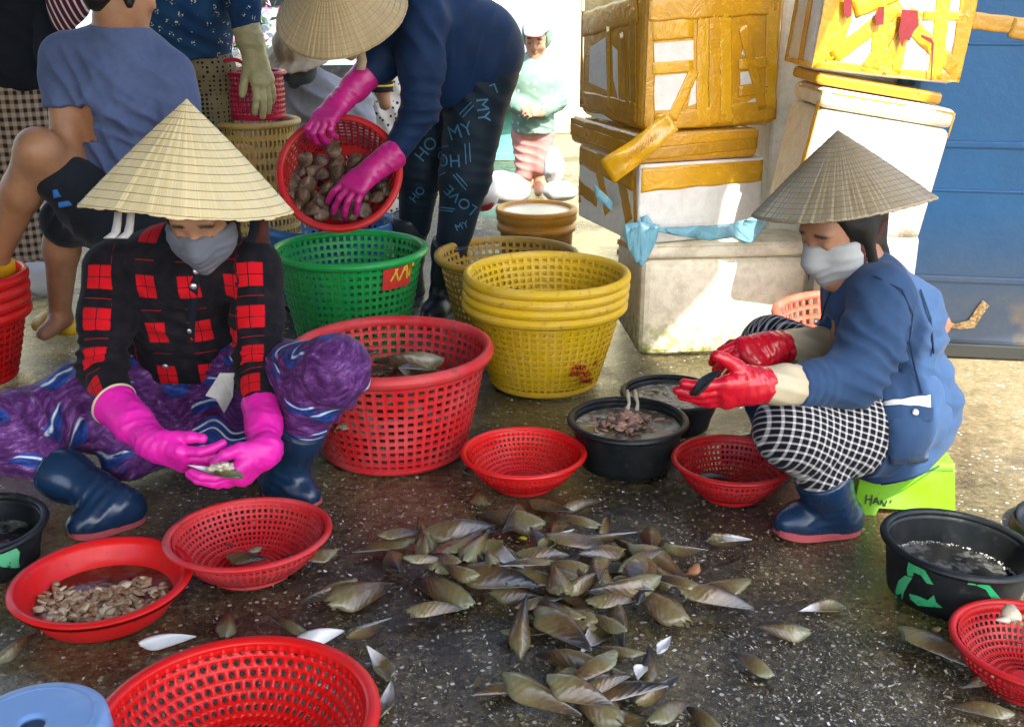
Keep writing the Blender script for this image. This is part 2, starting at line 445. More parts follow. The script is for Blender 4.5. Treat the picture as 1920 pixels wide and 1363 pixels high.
CRATE_CACHE = {}
def basket_parts(root, Rt, Rb, Hh, ncol, nrow, mat, rim_a, rim_b, kind='tub', th=.004, hb=.36, vb=.36, key=None, wob=.007):
    """rim, wall and base of a perforated basket as children of root"""
    k = key or (Rt, Rb, Hh, ncol, nrow, kind, mat.name)
    if k not in CRATE_CACHE:
        if kind == 'tub':
            prof = [(Rb + .004, .012), (Rb + (Rt - Rb) * .48, Hh * .5), (Rt - .012, Hh - rim_b * 1.2)]
            w = lattice_mesh('wall', prof, ncol, nrow, th, hb, vb, .0022, .0022)
            rim = MB(); rim.lathe(ring_prof(Rt - .004, Hh - rim_b, rim_a, rim_b, 14), 72, lambda a, z: wob * math.sin(2 * a + 1) + wob * .5 * math.sin(5 * a))
            bs = MB(); bs.lathe([(Rb - .03, .010), (Rb - .004, .010), (Rb + .001, .0), (Rb + .006, .006), (Rb + .009, .022), (Rb + .002, .022), (Rb - .006, .016), (Rb - .03, .014)], 64)
            for rr in (.2, .45, .7): bs.lathe([(Rb * rr - .006, .010), (Rb * rr + .006, .010), (Rb * rr + .006, .014), (Rb * rr - .006, .014), (Rb * rr - .006, .010)], 48)
            for q in range(16):
                a = 2 * math.pi * q / 16; Mx = Matrix.Rotation(a, 4, 'Z'); bs.box((.01, -.005, .0095), (Rb - .01, .005, .0145), Mx)
            bs.lathe([(.0001, .010), (.04, .010), (.04, .0146), (.0001, .0146)], 24)
        else:
            prof = [(Rb * .30, .006), (Rb * .75, .0055), (Rb, .010), (Rb + (Rt - Rb) * .36, Hh * .26), (Rb + (Rt - Rb) * .70, Hh * .58), (Rt - .012, Hh - rim_b * 1.2)]
            if kind == 'bowl': w = lattice_mesh('wall', prof, ncol, nrow, th, hb, vb, .0014, .0012)
            else: w = round_hole_mesh('wall', prof, ncol, nrow, th)
            rim = MB(); rim.lathe(ring_prof(Rt - .003, Hh - rim_b, rim_a, rim_b, 12), 72, lambda a, z: wob * math.sin(2 * a + .6))
            rim.lathe([(Rt - .013, Hh - rim_b * 2.6), (Rt - .004, Hh - rim_b), (Rt - .009, Hh - rim_b), (Rt - .018, Hh - rim_b * 2.6), (Rt - .013, Hh - rim_b * 2.6)], 72)
            bs = MB(); bs.lathe([(Rb * .96, .0), (Rb * 1.03, 0.0), (Rb * 1.04, .012), (Rb * .95, .012), (Rb * .96, .0)], 56)
            bs.lathe([(.0001, .003), (Rb * .32, .003), (Rb * .32, .009), (.0001, .009)], 32)
        r_o = rim.build('rim', mat, None, True); b_o = bs.build('base', mat, None, False)
        w_o = link('wall', w, mat, None, True)
        CRATE_CACHE[k] = (r_o, w_o, b_o); outs = (r_o, w_o, b_o)
    else:
        outs = []
        for s in CRATE_CACHE[k]:
            c = s.copy(); COL.objects.link(c); outs.append(c)
    for o in outs: o.parent = root
    return outs
def basket(name, label, c, Rt, Rb, Hh, ncol, nrow, mat, rim_a=.011, rim_b=.012, rot=(0, 0, 0), group=None, kind='tub', cat='basket', **k):
    e = empty(name, c, rot); tag(e, label, cat, group)
    basket_parts(e, Rt, Rb, Hh, ncol, nrow, mat, rim_a, rim_b, kind, **k)
    return e

def pail(name, label, c, Rt, Rb, Hh, mat, rim=.008, rot=(0, 0, 0), group=None, cat='bucket', th=.006, band=None):
    e = empty(name, c, rot); tag(e, label, cat, group)
    m = MB()
    out = [(.0001, .004), (Rb * .9, .004), (Rb, .010), (Rb + .004, .03)]
    for q in range(1, 7): t = q / 6; out.append((Rb + .004 + (Rt - Rb - .008) * t, .03 + (Hh - .05) * t))
    inn = [(r - th, z + (.006 if z < .02 else 0)) for r, z in out[1:]][::-1]
    m.lathe(out + [(Rt - .003, Hh - .012), (Rt - th - .003, Hh - .012)] + inn + [(.0001, .010)], 72, lambda a, z: .006 * math.sin(2 * a + .4) * (z / Hh))
    m.build('body', mat, e, True)
    r_ = MB(); r_.lathe(ring_prof(Rt, Hh - rim, rim * 1.1, rim, 12), 72, lambda a, z: .006 * math.sin(2 * a + .4)); r_.build('rim', mat, e, True)
    return e
def liquid(name, parent, rad, z, mat, seg=48):
    m = MB(); rows = [[(rad * q / 6 * math.cos(2 * math.pi * j / seg), rad * q / 6 * math.sin(2 * math.pi * j / seg), z) for j in range(seg)] for q in range(1, 7)]
    m.grid(rows, closed_v=True); n = len(m.v); m.v.append((0, 0, z)); m.f += [(n, j, (j + 1) % seg) for j in range(seg)]
    return m.build(name, mat, parent, True)

# ------------------------------------------------------------------ lettering laid on a surface
def text_mesh(txt, size, extr=0.0):
    cu = bpy.data.curves.new('lettering', 'FONT'); cu.body = txt; cu.size = size; cu.align_x = 'CENTER'; cu.align_y = 'CENTER'; cu.resolution_u = 3
    o = bpy.data.objects.new('lettering', cu); COL.objects.link(o)
    dg = bpy.context.evaluated_depsgraph_get(); me = bpy.data.meshes.new_from_object(o.evaluated_get(dg))
    bpy.data.objects.remove(o); bpy.data.curves.remove(cu)
    return me
def bvh_world(objs):
    V = []; Fs = []
    bpy.context.view_layer.update()
    for o in objs:
        n = len(V); V += [o.matrix_world @ v.co for v in o.data.vertices]; Fs += [tuple(i + n for i in p.vertices) for p in o.data.polygons]
    return BVHTree.FromPolygons(V, Fs)
def lay_on(me, name, mat, parent, org, xd, yd, tree, off=.002, cuts=2, fallback=.0):
    """project a flat mesh (x right, y up) held at org on to the surface behind it"""
    bm = bmesh.new(); bm.from_mesh(me); bmesh.ops.triangulate(bm, faces=bm.faces)
    if cuts: bmesh.ops.subdivide_edges(bm, edges=bm.edges[:], cuts=cuts, use_grid_fill=True)
    xd = Vector(xd).normalized(); yd = Vector(yd); yd = (yd - xd * yd.dot(xd)).normalized(); nd = xd.cross(yd)
    dead = []
    for v in bm.verts:
        p = Vector(org) + xd * v.co.x + yd * v.co.y
        h = tree.ray_cast(p + nd * .12, -nd, .4)
        if h[0] is None: dead.append(v)
        else: v.co = h[0] + nd * off
    bmesh.ops.delete(bm, geom=dead, context='VERTS')
    bpy.context.view_layer.update()
    if parent is not None: bm.transform(parent.matrix_world.inverted())
    bm.to_mesh(me); bm.free(); me.update()
    return link(name, me, mat, parent)
def shape_mesh(polys):
    V = []; Fs = []
    for p in polys:
        n = len(V); V += [(x, y, 0) for x, y in p]; Fs.append(tuple(range(n, n + len(p))))
    return pyd('mark', V, Fs)

def on_surf(tree, px, py, y, off=.003):
    """the point of a surface that a pixel shows, lifted off it a little"""
    o = Vector((0, 0, CAMH)); d = (A(px, py, y) - o).normalized(); h = tree.ray_cast(o, d, 8)
    if h[0] is None: return A(px, py, y), Vector((0, -1, 0))
    nn = h[1] if h[1].dot(d) < 0 else -h[1]
    return h[0] + nn * off, nn
def px_mark(root, tree, poly, mat, y, off=.002, name='paint_mark', cut=9.0):
    """a painted shape given by pixels, laid on a surface"""
    bm = bmesh.new(); bm.faces.new([bm.verts.new((x, yy, 0)) for x, yy in poly]); bmesh.ops.triangulate(bm, faces=bm.faces)
    for _ in range(5):
        long = [e_ for e_ in bm.edges if e_.calc_length() > cut]
        if not long: break
        bmesh.ops.subdivide_edges(bm, edges=long, cuts=1)
    bpy.context.view_layer.update(); Mi = root.matrix_world.inverted()
    for v in bm.verts: v.co = Mi @ on_surf(tree, v.co.x, v.co.y, y, off)[0]
    me = bpy.data.meshes.new(name); bm.to_mesh(me); bm.free(); return link(name, me, mat, root)
def px_stroke(root, tree, pts, wpx, mat, y, off=.0025, name='letter_stroke'):
    poly = []; back = []
    for i, p in enumerate(pts):
        a = Vector(pts[max(0, i - 1)]); b = Vector(pts[min(len(pts) - 1, i + 1)]); d = (b - a).normalized(); n = Vector((-d.y, d.x)) * wpx * .5
        poly.append((p[0] + n.x, p[1] + n.y)); back.append((p[0] - n.x, p[1] - n.y))
    return px_mark(root, tree, poly + back[::-1], mat, y, off, name)
# ------------------------------------------------------------------ ground, shelter roof, yard
gm = MB(); nx, ny = 90, 90
gv = []
for i in range(nx + 1):
    row = []
    for j in range(ny + 1):
        x = -3.2 + 6.4 * i / nx; y = .4 + 6.2 * j / ny
        row.append((x, y, 0))
    gv.append(row)
flat = np.array(gv).reshape(-1, 3)
hz = fbm(np.c_[flat[:, :2] * 2.2, 0 * flat[:, 0]], 3, 3) * .0035 - .004
flat[:, 2] = hz
gv = flat.reshape(nx + 1, ny + 1, 3)
edge = (0, nx), (0, ny)
for i in range(nx + 1):
    for j in range(ny + 1):
        if i in (0, nx) or j in (0, ny): gv[i, j, 2] = -.004
gm.grid([list(map(tuple, r)) for r in gv])
B = 60.0
n = len(gm.v)
gm.v += [(-B, -B, -.004), (B, -B, -.004), (B, B, -.004), (-B, B, -.004), (-3.2, .4, -.004), (3.2, .4, -.004), (3.2, 6.6, -.004), (-3.2, 6.6, -.004)]
gm.f += [(n, n + 1, n + 5, n + 4), (n + 1, n + 2, n + 6, n + 5), (n + 2, n + 3, n + 7, n + 6), (n + 3, n, n + 4, n + 7)]
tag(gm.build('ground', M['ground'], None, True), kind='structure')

# shelter roof above the working place; its slanting edge lets the sun in on the boxes and the yard
RZ = 2.75; sh = (SUN.x / SUN.z * RZ, SUN.y / SUN.z * RZ)
t = NT('roof_sheet'); t.base((.20, .20, .195)); t.rough(.6); M['roof'] = t.m
def awning(name, line, extra):
    pts = [(x + sh[0], y + sh[1]) for x, y in line] + extra; rm = MB(); k = len(pts)
    rm.v = [(x, y, RZ) for x, y in pts] + [(x, y, RZ + .05) for x, y in pts]
    rm.f = [tuple(range(k))[::-1], tuple(range(k, 2 * k))] + [(i, (i + 1) % k, k + (i + 1) % k, k + i) for i in range(k)]
    tag(rm.build(name, M['roof']), kind='structure')
awning('roof', [(1.30, .60), (.86, 2.33), (.52, 3.30), (.45, 3.46), (.58, 3.68), (.50, 3.95), (.52, 4.75), (-.30, 5.5), (-.55, 6.7)], [(-7, 6.7 + sh[1]), (-7, -1.9), (1.75, -1.9)])
t = NT('added_shade_wall'); n = t.noise(4, 4); t.base(t.mix(n, (.26, .25, .22), (.16, .155, .14))); t.rough(.85); M['shade_wall'] = t.m
for nm, lo, hi in (('shade_wall_left', (-5.0, -2.74, 0), (-4.85, 3.4, RZ - .01)),):  # unseen dark wall, added on the left to make the shade light directional
    w = MB(); w.box(lo, hi); tag(w.build(nm, M['shade_wall']), kind='structure')
awning('side_roof', [(1.02, 3.50), (3.2, 3.46), (3.2, 4.9), (.66, 4.9), (.88, 4.1)], [])

# yard behind: pale sunlit wall with a turquoise band at its foot
def yard_wall_mat():
    t = NT('yard_plaster'); n = t.noise(3, 5); z = t.sep(t.world())[2]
    c = t.mix(t.step(n, .4, .7), (.70, .66, .42), (.60, .56, .34))
    t.base(c); t.rough(.85); t.bump(t.noise(30, 4), .3, .01); return t.m
w = MB(); w.box((-7, 9.0, 0), (9, 9.2, 3.2)); w.build('wall', yard_wall_mat()).name = 'yard_wall'
tag(bpy.data.objects['yard_wall'], 'pale yellow sunlit wall at the back of the yard', 'wall')
def panel_mat():
    t = NT('turquoise_panel'); n = t.noise(6, 4); t.base(t.mix(t.step(n, .4, .7), (.14, .46, .36), (.10, .37, .29))); t.rough(.5); return t.m
w = MB(); w.box((-.95, 7.6, 0), (.12, 7.68, .62)); w.box((-.95, 7.55, .60), (.12, 7.73, .66)); w.box((-.95, 7.57, 0), (.12, 7.71, .05))
tag(w.build('low_screen', panel_mat(), bevel=.006), 'low turquoise screen in the bright yard behind the child', 'screen')
# ------------------------------------------------------------------ baskets, basins and buckets
def fit(l, r, cy, by, rb):
    """centre, rim radius and height of a round vessel from the photograph"""
    cx = (l + r) / 2; y = 2.5
    for _ in range(30):
        p = A(cx, cy, y); zc = y * CP - (p.z - CAMH) * SP; rr = (r - l) / 2 / FPX * zc; y = G(cx, by).y + rb * rr
    p = A(cx, cy, y); return Vector((p.x, y, 0)), rr, p.z
def at_y(l, r, cy, y):
    cx = (l + r) / 2; p = A(cx, cy, y); zc = y * CP - (p.z - CAMH) * SP
    return Vector((p.x, y, 0)), (r - l) / 2 / FPX * zc, p.z

# nested yellow baskets
c, rr, hh = fit(870, 1174, 506, 748, .66)
lev = .029; H1 = hh - 3 * lev
names = ['lowest of the four nested yellow baskets, its lattice wall showing', 'second from the bottom of the four nested yellow baskets', 'third from the bottom of the four nested yellow baskets', 'topmost of the four nested yellow baskets, its inside showing']
ystack = []
for q in range(4):
    ystack.append(basket('plastic_basket', names[q], c + Vector((.002 * q, 0, q * lev)), rr, rr * .66, H1, 56, 12, M['yellow'], .012, .0155, (0, 0, .02 * q), 'stacked yellow baskets', hb=.42, vb=.46))
ctr, orr, ohh = at_y(818, 1083, 472, 3.72)
ochre = basket('plastic_basket', 'ochre basket behind the stack of yellow baskets', ctr, orr, orr * .68, ohh, 56, 11, M['ochre'], .012, .014, hb=.42, vb=.46)
c, grr, ghh = at_y(512, 797, 461, 3.55)
green = basket('plastic_basket', 'green basket with red patch lettered XAI', c, grr, grr * .68, ghh, 60, 13, M['green'], .013, .014, (0, 0, 0), hb=.44, vb=.48)
gc = c
c, rr, hh = fit(547, 919, 645, 893, .72)
redbig = basket('plastic_basket', 'big faded red basket beside the knee of the plaid jacket person', c, rr, rr * .72, hh, 58, 12, M['red_faded'], .014, .017, (0, 0, .3), hb=.40, vb=.44)
RB_C, RB_R, RB_H = c, rr, hh
# stack of red baskets at the picture's edge
c0 = A(-58, 705, 3.25); c0.z = 0
for q, nm in enumerate(['lowest of the four nested red baskets behind the purple knee', 'second from the bottom of the nested red baskets behind the purple knee', 'third from the bottom of the nested red baskets behind the purple knee', 'topmost of the four nested red baskets behind the purple knee']):
    basket('plastic_basket', nm, c0 + Vector((.001 * q, .002 * q, q * .036)), .205, .14, .235, 46, 9, M['red'], .012, .018, (0, 0, .1 * q), 'stacked red baskets', hb=.4, vb=.42)
c, rr, hh = at_y(1457, 1768, 585, 3.02)
basket('plastic_basket', 'orange red basket behind the back of the blue jacket person', c, rr, rr * .7, hh, 48, 9, M['orange_red'], .013, .013, hb=.4, vb=.42)
# blue basket under the tilted one
c, rr, hh = at_y(494, 740, 412, 4.12)
basket('plastic_basket', 'blue basket under the tilted clam basket', c, rr, rr * .72, hh, 48, 10, M['blue'], .014, .02, hb=.5, vb=.5)
# tan basket carrying a crimson one
c, rr, hh = at_y(402, 558, 222, 4.15)
tan_c = c; tan_h = hh
basket('plastic_basket', 'tall tan basket under the crimson basket', c, rr, rr * .8, hh, 52, 16, M['tan'], .012, .012, hb=.45, vb=.5)
c2, rr2, hh2 = at_y(412, 526, 133, 4.15)
cb = basket('plastic_basket', 'crimson basket with raised handle standing on the tan basket', Vector((tan_c.x + .006, tan_c.y, tan_h + .001)), rr2, rr2 * .86, hh2 - tan_h, 44, 8, M['crimson'], .010, .008, hb=.38, vb=.4)
m = MB(); hp = []
for q in range(13):
    a = math.pi * q / 12; hp.append((-.055 + rr2 * .55 * -math.cos(a) * .8, -.05 - rr2 * .35, hh2 - tan_h - .01 + .055 * math.sin(a) ** .6))
m.tube(hp, .007, 8); m.build('handle', M['crimson'], cb, True)

# colanders on the floor
c, rr, hh = fit(867, 1097, 852, 931, .5)
col_mid = basket('colander', 'bright red colander between the big red basket and the full black bucket', c, rr, rr * .5, hh + .012, 66, 11, M['red'], .007, .006, kind='bowl', cat='colander', th=.003, hb=.5, vb=.5)
c, rr, hh = fit(1262, 1485, 866, 950, .5)
col_r = basket('colander', 'dark red colander in front of the gingham knee', c, rr, rr * .5, hh + .012, 66, 11, M['red_dark'], .007, .006, kind='bowl', cat='colander', th=.003, hb=.46, vb=.46)
COLR = c
c, rr, hh = fit(316, 617, 1006, 1108, .52)
COLL, COLL_R = c, rr
col_l = basket('colander', 'red colander holding shell scraps under the pink gloves', c, rr, rr * .52, hh + .014, 72, 13, M['red_faded'], .008, .006, (R(-2), 0, .2), kind='bowl', cat='colander', th=.003, hb=.44, vb=.44)
c, rr, hh = fit(1787, 2085, 1212, 1330, .55)
COLF = c
col_f = basket('colander', 'red colander in the corner in front of the black tub', c, rr, rr * .55, hh + .012, 66, 11, M['red_dark'], .007, .006, (0, R(2), 0), kind='bowl', cat='colander', th=.003, hb=.42, vb=.42)
pc = G(442, 1338, .115); zc = pc.y * CP - (pc.z - CAMH) * SP
BR = 258 / FPX * zc
big_col = basket('colander', 'large bright red colander with round holes, nearest the blue stool', (pc.x, pc.y, 0), BR, BR * .60, .115, 64, 11, M['red'], .012, .007, kind='round', cat='colander', th=.004)
# red basin
c, rr, hh = fit(30, 351, 1086, 1207, .72)
BAS, BAS_R, BAS_H = c, rr, hh
basin = empty('wash_basin', c); tag(basin, 'bright red basin with shucked meat in brown water', 'basin')
m = MB(); rb = rr * .72
prof = [(.0001, .004), (rb * .93, .004), (rb, .0), (rb + .005, .006), (rb + (rr - rb) * .55, hh * .55), (rr * .90, hh * .90), (rr - .010, hh - .002), (rr, hh + .001), (rr + .001, hh - .006),
        (rr + .002, hh - .009), (rr - .001, hh + .005), (rr - .012, hh + .003), (rr * .885, hh * .90), (rb + (rr - rb) * .55 - .004, hh * .56), (rb - .002, .012), (rb * .9, .008), (.0001, .008)]
m.lathe(prof, 84); m.build('body', M['red'], basin, True)
m = MB(); m.lathe(ring_prof(rr - .004, hh, .010, .005, 10), 84); m.build('rim', M['red'], basin, True)

# black rubber buckets
c, rr, hh = fit(1070, 1285, 782, 908, .8)
BM, BM_R, BM_H = c, rr, hh
bk_mid = pail('rubber_bucket', 'black bucket of meat and cloudy water beside the bright red colander', c, rr, rr * .80, hh, M['black'], .0085)
c, rr, hh = fit(1168, 1350, 733, 828, .8)
BBK, BBK_R, BBK_H = c, rr, hh
bk_back = pail('rubber_bucket', 'black bucket of cloudy water below the red gloves', c, rr, rr * .80, hh, M['black'], .007)
c, rr, hh = fit(1657, 1930, 1014, 1180, .82)
TUB, TUB_R, TUB_H = c, rr, hh
tub = pail('rubber_bucket', 'black tub with flaking green paint marks and dark water', c, rr, rr * .84, hh, M['black'], .008, (R(-1.0), R(4), 0))
c, rr, hh = at_y(1888, 2140, 1018, 2.22)
pail('rubber_bucket', 'black tub behind the one with green paint marks, cut by the frame', c, rr, rr * .84, hh, M['black'], .008)
c, rr, hh = fit(-190, 73, 982, 1120, .85)
LB, LB_R, LB_H = c, rr, hh
lbk = pail('rubber_bucket', 'black bucket with a green paint blot behind the red basin', c, rr, rr * .86, hh, M['black'], .008)

def water_mat(name, col, foam=(.55, .54, .48), amt=.5, scale=14, rough=.06):
    t = NT(name); n1 = t.noise(scale, 5, .65); n2 = t.noise(scale * 6, 3)
    f = t.math('MULTIPLY', t.step(t.math('ADD', n1, t.math('MULTIPLY', n2, .3)), .62, .82), amt)
    t.base(t.mix(f, col, foam)); t.rough(t.math('ADD', t.math('MULTIPLY', f, .5), rough)); t.spec(.6)
    t.bump(t.math('ADD', n1, t.math('MULTIPLY', f, 1.5)), .25, .004); return t.m
M['water_pale'] = water_mat('cloudy_water', (.13, .11, .065), (.55, .53, .44), .9)
M['water_milk'] = water_mat('milky_water', (.24, .22, .16), (.6, .59, .52), .9)
M['water_dark'] = water_mat('dark_water', (.012, .014, .014), (.38, .38, .36), .55, 9)
M['water_brown'] = water_mat('brown_water', (.06, .022, .012), (.3, .18, .1), .3)
liquid('water', bk_mid, BM_R * .95, BM_H * .80, M['water_pale'])
liquid('water', bk_back, BBK_R * .94, BBK_H * .76, M['water_milk'])
liquid('water', tub, TUB_R * .895, TUB_H * .46, M['water_dark'])
liquid('water', lbk, LB_R * .9, LB_H * .45, M['water_dark'])
liquid('water', basin, BAS_R * .80, BAS_H * .36, M['water_brown'])
# foam line round the water in the tub
m = MB(); rng = random.Random(5)
for q in range(260):
    a = rng.uniform(0, 6.28); r_ = TUB_R * .88 - abs(rng.gauss(0, .006)); s = rng.uniform(.001, .003)
    p = Vector((r_ * math.cos(a), r_ * math.sin(a), TUB_H * .46 + .001))
    m.add([p + Vector(v) * s for v in ((1, 0, 0), (0, 1, 0), (-1, 0, 0), (0, -1, 0), (0, 0, 1))], [(0, 1, 4), (1, 2, 4), (2, 3, 4), (3, 0, 4)])
t = NT('foam_bubbles'); t.base((.5, .5, .47)); t.rough(.25); M['bubbles'] = t.m
fo = m.build('foam_line', M['bubbles'], tub, True); fo['kind'] = 'stuff'

# lettering and paint on the vessels
def kids(o, *names): return [c for c in o.children if c.name.split('.')[0] in names]
tr = bvh_world(kids(tub, 'body'))
for p in ([(1706, 1048), (1723, 1052), (1735, 1068), (1751, 1095), (1738, 1092), (1728, 1078), (1716, 1072), (1712, 1080), (1703, 1078), (1702, 1066)],
          [(1698, 1078), (1712, 1082), (1704, 1094), (1696, 1110), (1692, 1128), (1680, 1132), (1678, 1116), (1686, 1088)],
          [(1706, 1112), (1722, 1116), (1740, 1124), (1752, 1114), (1756, 1128), (1768, 1138), (1742, 1136), (1722, 1134), (1708, 1122)],
          [(1813, 1078), (1832, 1080), (1850, 1090), (1862, 1105), (1875, 1120), (1870, 1128), (1860, 1124), (1848, 1104), (1830, 1096), (1813, 1094)]): px_mark(tub, tr, p, M['green_paint'], TUB.y)
px_mark(lbk, bvh_world(kids(lbk, 'body')), [(-10, 1040), (10, 1030), (28, 1025), (36, 1034), (34, 1052), (36, 1062), (28, 1064), (24, 1050), (12, 1054), (4, 1062), (-10, 1056)], M['green_paint'], LB.y)
# red patch with yellow letters on the green basket
def curve_patch(name, root, rad_fn, a0, a1, z0, z1, mat, off=.003, n=14):
    m = MB(); rows = []
    for i in range(n + 1):
        a = a0 + (a1 - a0) * i / n
        rows.append([((rad_fn(z) + off) * math.cos(a), (rad_fn(z) + off) * math.sin(a), z) for z in (z0, (z0 + z1) / 2, z1)])
    m.grid(rows); return m.build(name, mat, root, True)
grad = lambda z: grr * .68 + .006 + (grr - .012 - grr * .68) * (z / (ghh - .017)) + .003
curve_patch('painted_patch', green, grad, R(-57), R(-29), ghh - .100, ghh - .028, M['red_paint'], .0035)
pt_ = bvh_world(kids(green, 'painted_patch')); zz = lambda x, y: (700 + x / 17.04, 470 + y / 17.04)
for st_ in (((670, 460), (790, 960)), ((830, 460), (540, 980)), ((1020, 460), (810, 930)), ((950, 610), (1075, 590)), ((1075, 420), (1050, 880)), ((1185, 400), (1110, 800)), ((1285, 370), (1200, 600))):
    px_stroke(green, pt_, [zz(*p) for p in st_], 3.2, M['yellow_paint'], 3.4)
# smeared red paint low on the yellow basket
yt_ = bvh_world(kids(ystack[0], 'wall'))
for x0, x1, y0 in ((1072, 1096, 689), (1070, 1106, 701), (1088, 1110, 713), (1112, 1120, 680)):
    x = x0
    while x < x1: px_mark(ystack[0], yt_, [(x, y0 - 5), (x + 3.2, y0 - 6), (x + 2.8, y0 + 4), (x - .5, y0 + 5)], M['red_paint'], 3.0, .003); x += 4.6

# ------------------------------------------------------------------ stools
pc = G(60, 1354, .27); zc = pc.y * CP - (pc.z - CAMH) * SP; sr = 135 / FPX * zc
st = empty('plastic_stool', (pc.x, pc.y, 0)); tag(st, 'round blue plastic stool with a hole in its seat', 'stool')
m = MB(); hr = .016; zt = .27
m.lathe([(hr, zt - .004), (hr + .004, zt), (hr + .006, zt), (sr * .4, zt), (sr * .75, zt), (sr * .78, zt), (sr * .80, zt + .0015), (sr * .82, zt), (sr * .84, zt), (sr - .010, zt), (sr - .006, zt - .001), (sr, zt - .006), (sr + .004, zt - .035), (sr - .002, zt - .035), (sr - .006, zt - .014), (sr * .8, zt - .008), (hr, zt - .008), (hr, zt - .004)], 72)
m.build('seat', M['stool_blue'], st, True)
for q in range(4):
    a = R(45 + 90 * q); m = MB(); d = Vector((math.cos(a), math.sin(a), 0)); s2 = Vector((-d.y, d.x, 0))
    V = []
    for (z, r0, w_) in ((zt - .02, sr * .80, .05), (0, sr * 1.0, .034)):
        for (o1, o2) in ((-1, 0), (1, 0), (.8, -.012), (-.8, -.012)): V.append(d * (r0 + o2) + s2 * (o1 * w_) + Vector((0, 0, z)))
    m.add(V, [(0, 1, 2, 3), (7, 6, 5, 4), (0, 4, 5, 1), (1, 5, 6, 2), (2, 6, 7, 3), (3, 7, 4, 0)]); m.build('leg', M['stool_blue'], st)

ls = empty('plastic_stool', G(1690, 972)); LSP = Vector(ls.location) + Vector((.02, .12, 0)); ls.location = LSP; ls.rotation_euler = (0, 0, R(-6))
tag(ls, 'low lime green plastic stool lettered HAN under the blue jacket person', 'stool')
sw, sd, shh = .105, .10, .135
m = MB(); m.box((-sw, -sd, shh - .02), (sw, sd, shh)); m.build('seat', M['lime'], ls, bevel=.008)
for sx, sy in ((0, -1), (0, 1), (-1, 0), (1, 0)):
    m = MB(); f_ = 1.12
    if sy:
        V = [(-sw, sy * sd, shh - .02), (sw, sy * sd, shh - .02), (sw * f_, sy * sd * f_, .0), (sw * .62, sy * sd * f_, 0), (sw * .55, sy * sd * 1.09, .018), (-sw * .55, sy * sd * 1.09, .018), (-sw * .62, sy * sd * f_, 0), (-sw * f_, sy * sd * f_, 0)]
        V2 = [(x * .96, y - sy * .006, z) for x, y, z in V]
    else:
        V = [(sx * sw, -sd, shh - .02), (sx * sw, sd, shh - .02), (sx * sw * f_, sd * f_, .0), (sx * sw * f_, sd * .62, 0), (sx * sw * 1.06, sd * .55, .045), (sx * sw * 1.06, -sd * .55, .045), (sx * sw * f_, -sd * .62, 0), (sx * sw * f_, -sd * f_, 0)]
        V2 = [(x - sx * .006, y * .96, z) for x, y, z in V]
    k8 = 8; m.add(V + V2, [tuple(range(8)), tuple(range(15, 7, -1))] + [(i, (i + 1) % 8, 8 + (i + 1) % 8, 8 + i) for i in range(8)])
    m.build('side_panel', M['lime'], ls)
st_t = bvh_world(kids(ls, 'side_panel', 'seat')); zz = lambda x, y: (1590 + x / 10.1, 880 + y / 10.1)
for st_ in (((350, 470), (330, 650)), ((455, 470), (425, 675)), ((340, 560), (450, 560)), ((540, 520), (470, 640)), ((540, 520), (580, 665)), ((505, 600), (562, 612)), ((600, 665), (635, 575)), ((635, 575), (690, 695)), ((690, 695), (735, 570)), ((815, 570), (800, 630))):
    px_stroke(ls, st_t, [zz(*p) for p in st_], 2.6, M['ink'], 2.3)

# ------------------------------------------------------------------ lidded pail behind the baskets
c, rr, hh = at_y(932, 1080, 389, 4.45)
pl = empty('lidded_pail', c); tag(pl, 'orange yellow pail with a translucent lid behind the ochre basket', 'pail')
m = MB(); m.lathe([(.0001, 0), (rr * .84, 0), (rr * .86, .01), (rr * .93, hh - .09), (rr * 1.0, hh - .088), (rr * 1.0, hh - .066), (rr * .955, hh - .064), (rr * .96, hh - .05), (rr * 1.02, hh - .046), (rr * 1.02, hh - .02)], 64); m.build('body', M['pail'], pl, True)
m = MB(); m.lathe([(rr * 1.0, hh - .022), (rr * 1.04, hh - .018), (rr * 1.04, hh - .002), (rr * .98, hh + .002), (rr * .88, hh), (rr * .87, hh - .012), (rr * .86, hh - .013)], 64)
m.build('lid_rim', M['pail'], pl, True)
t = NT('milky_lid'); t.base((.80, .72, .55)); t.rough(.25); t.bump(t.noise(20, 3), .3, .003); M['lid'] = t.m
liquid('lid', pl, rr * .875, hh - .012, M['lid'])
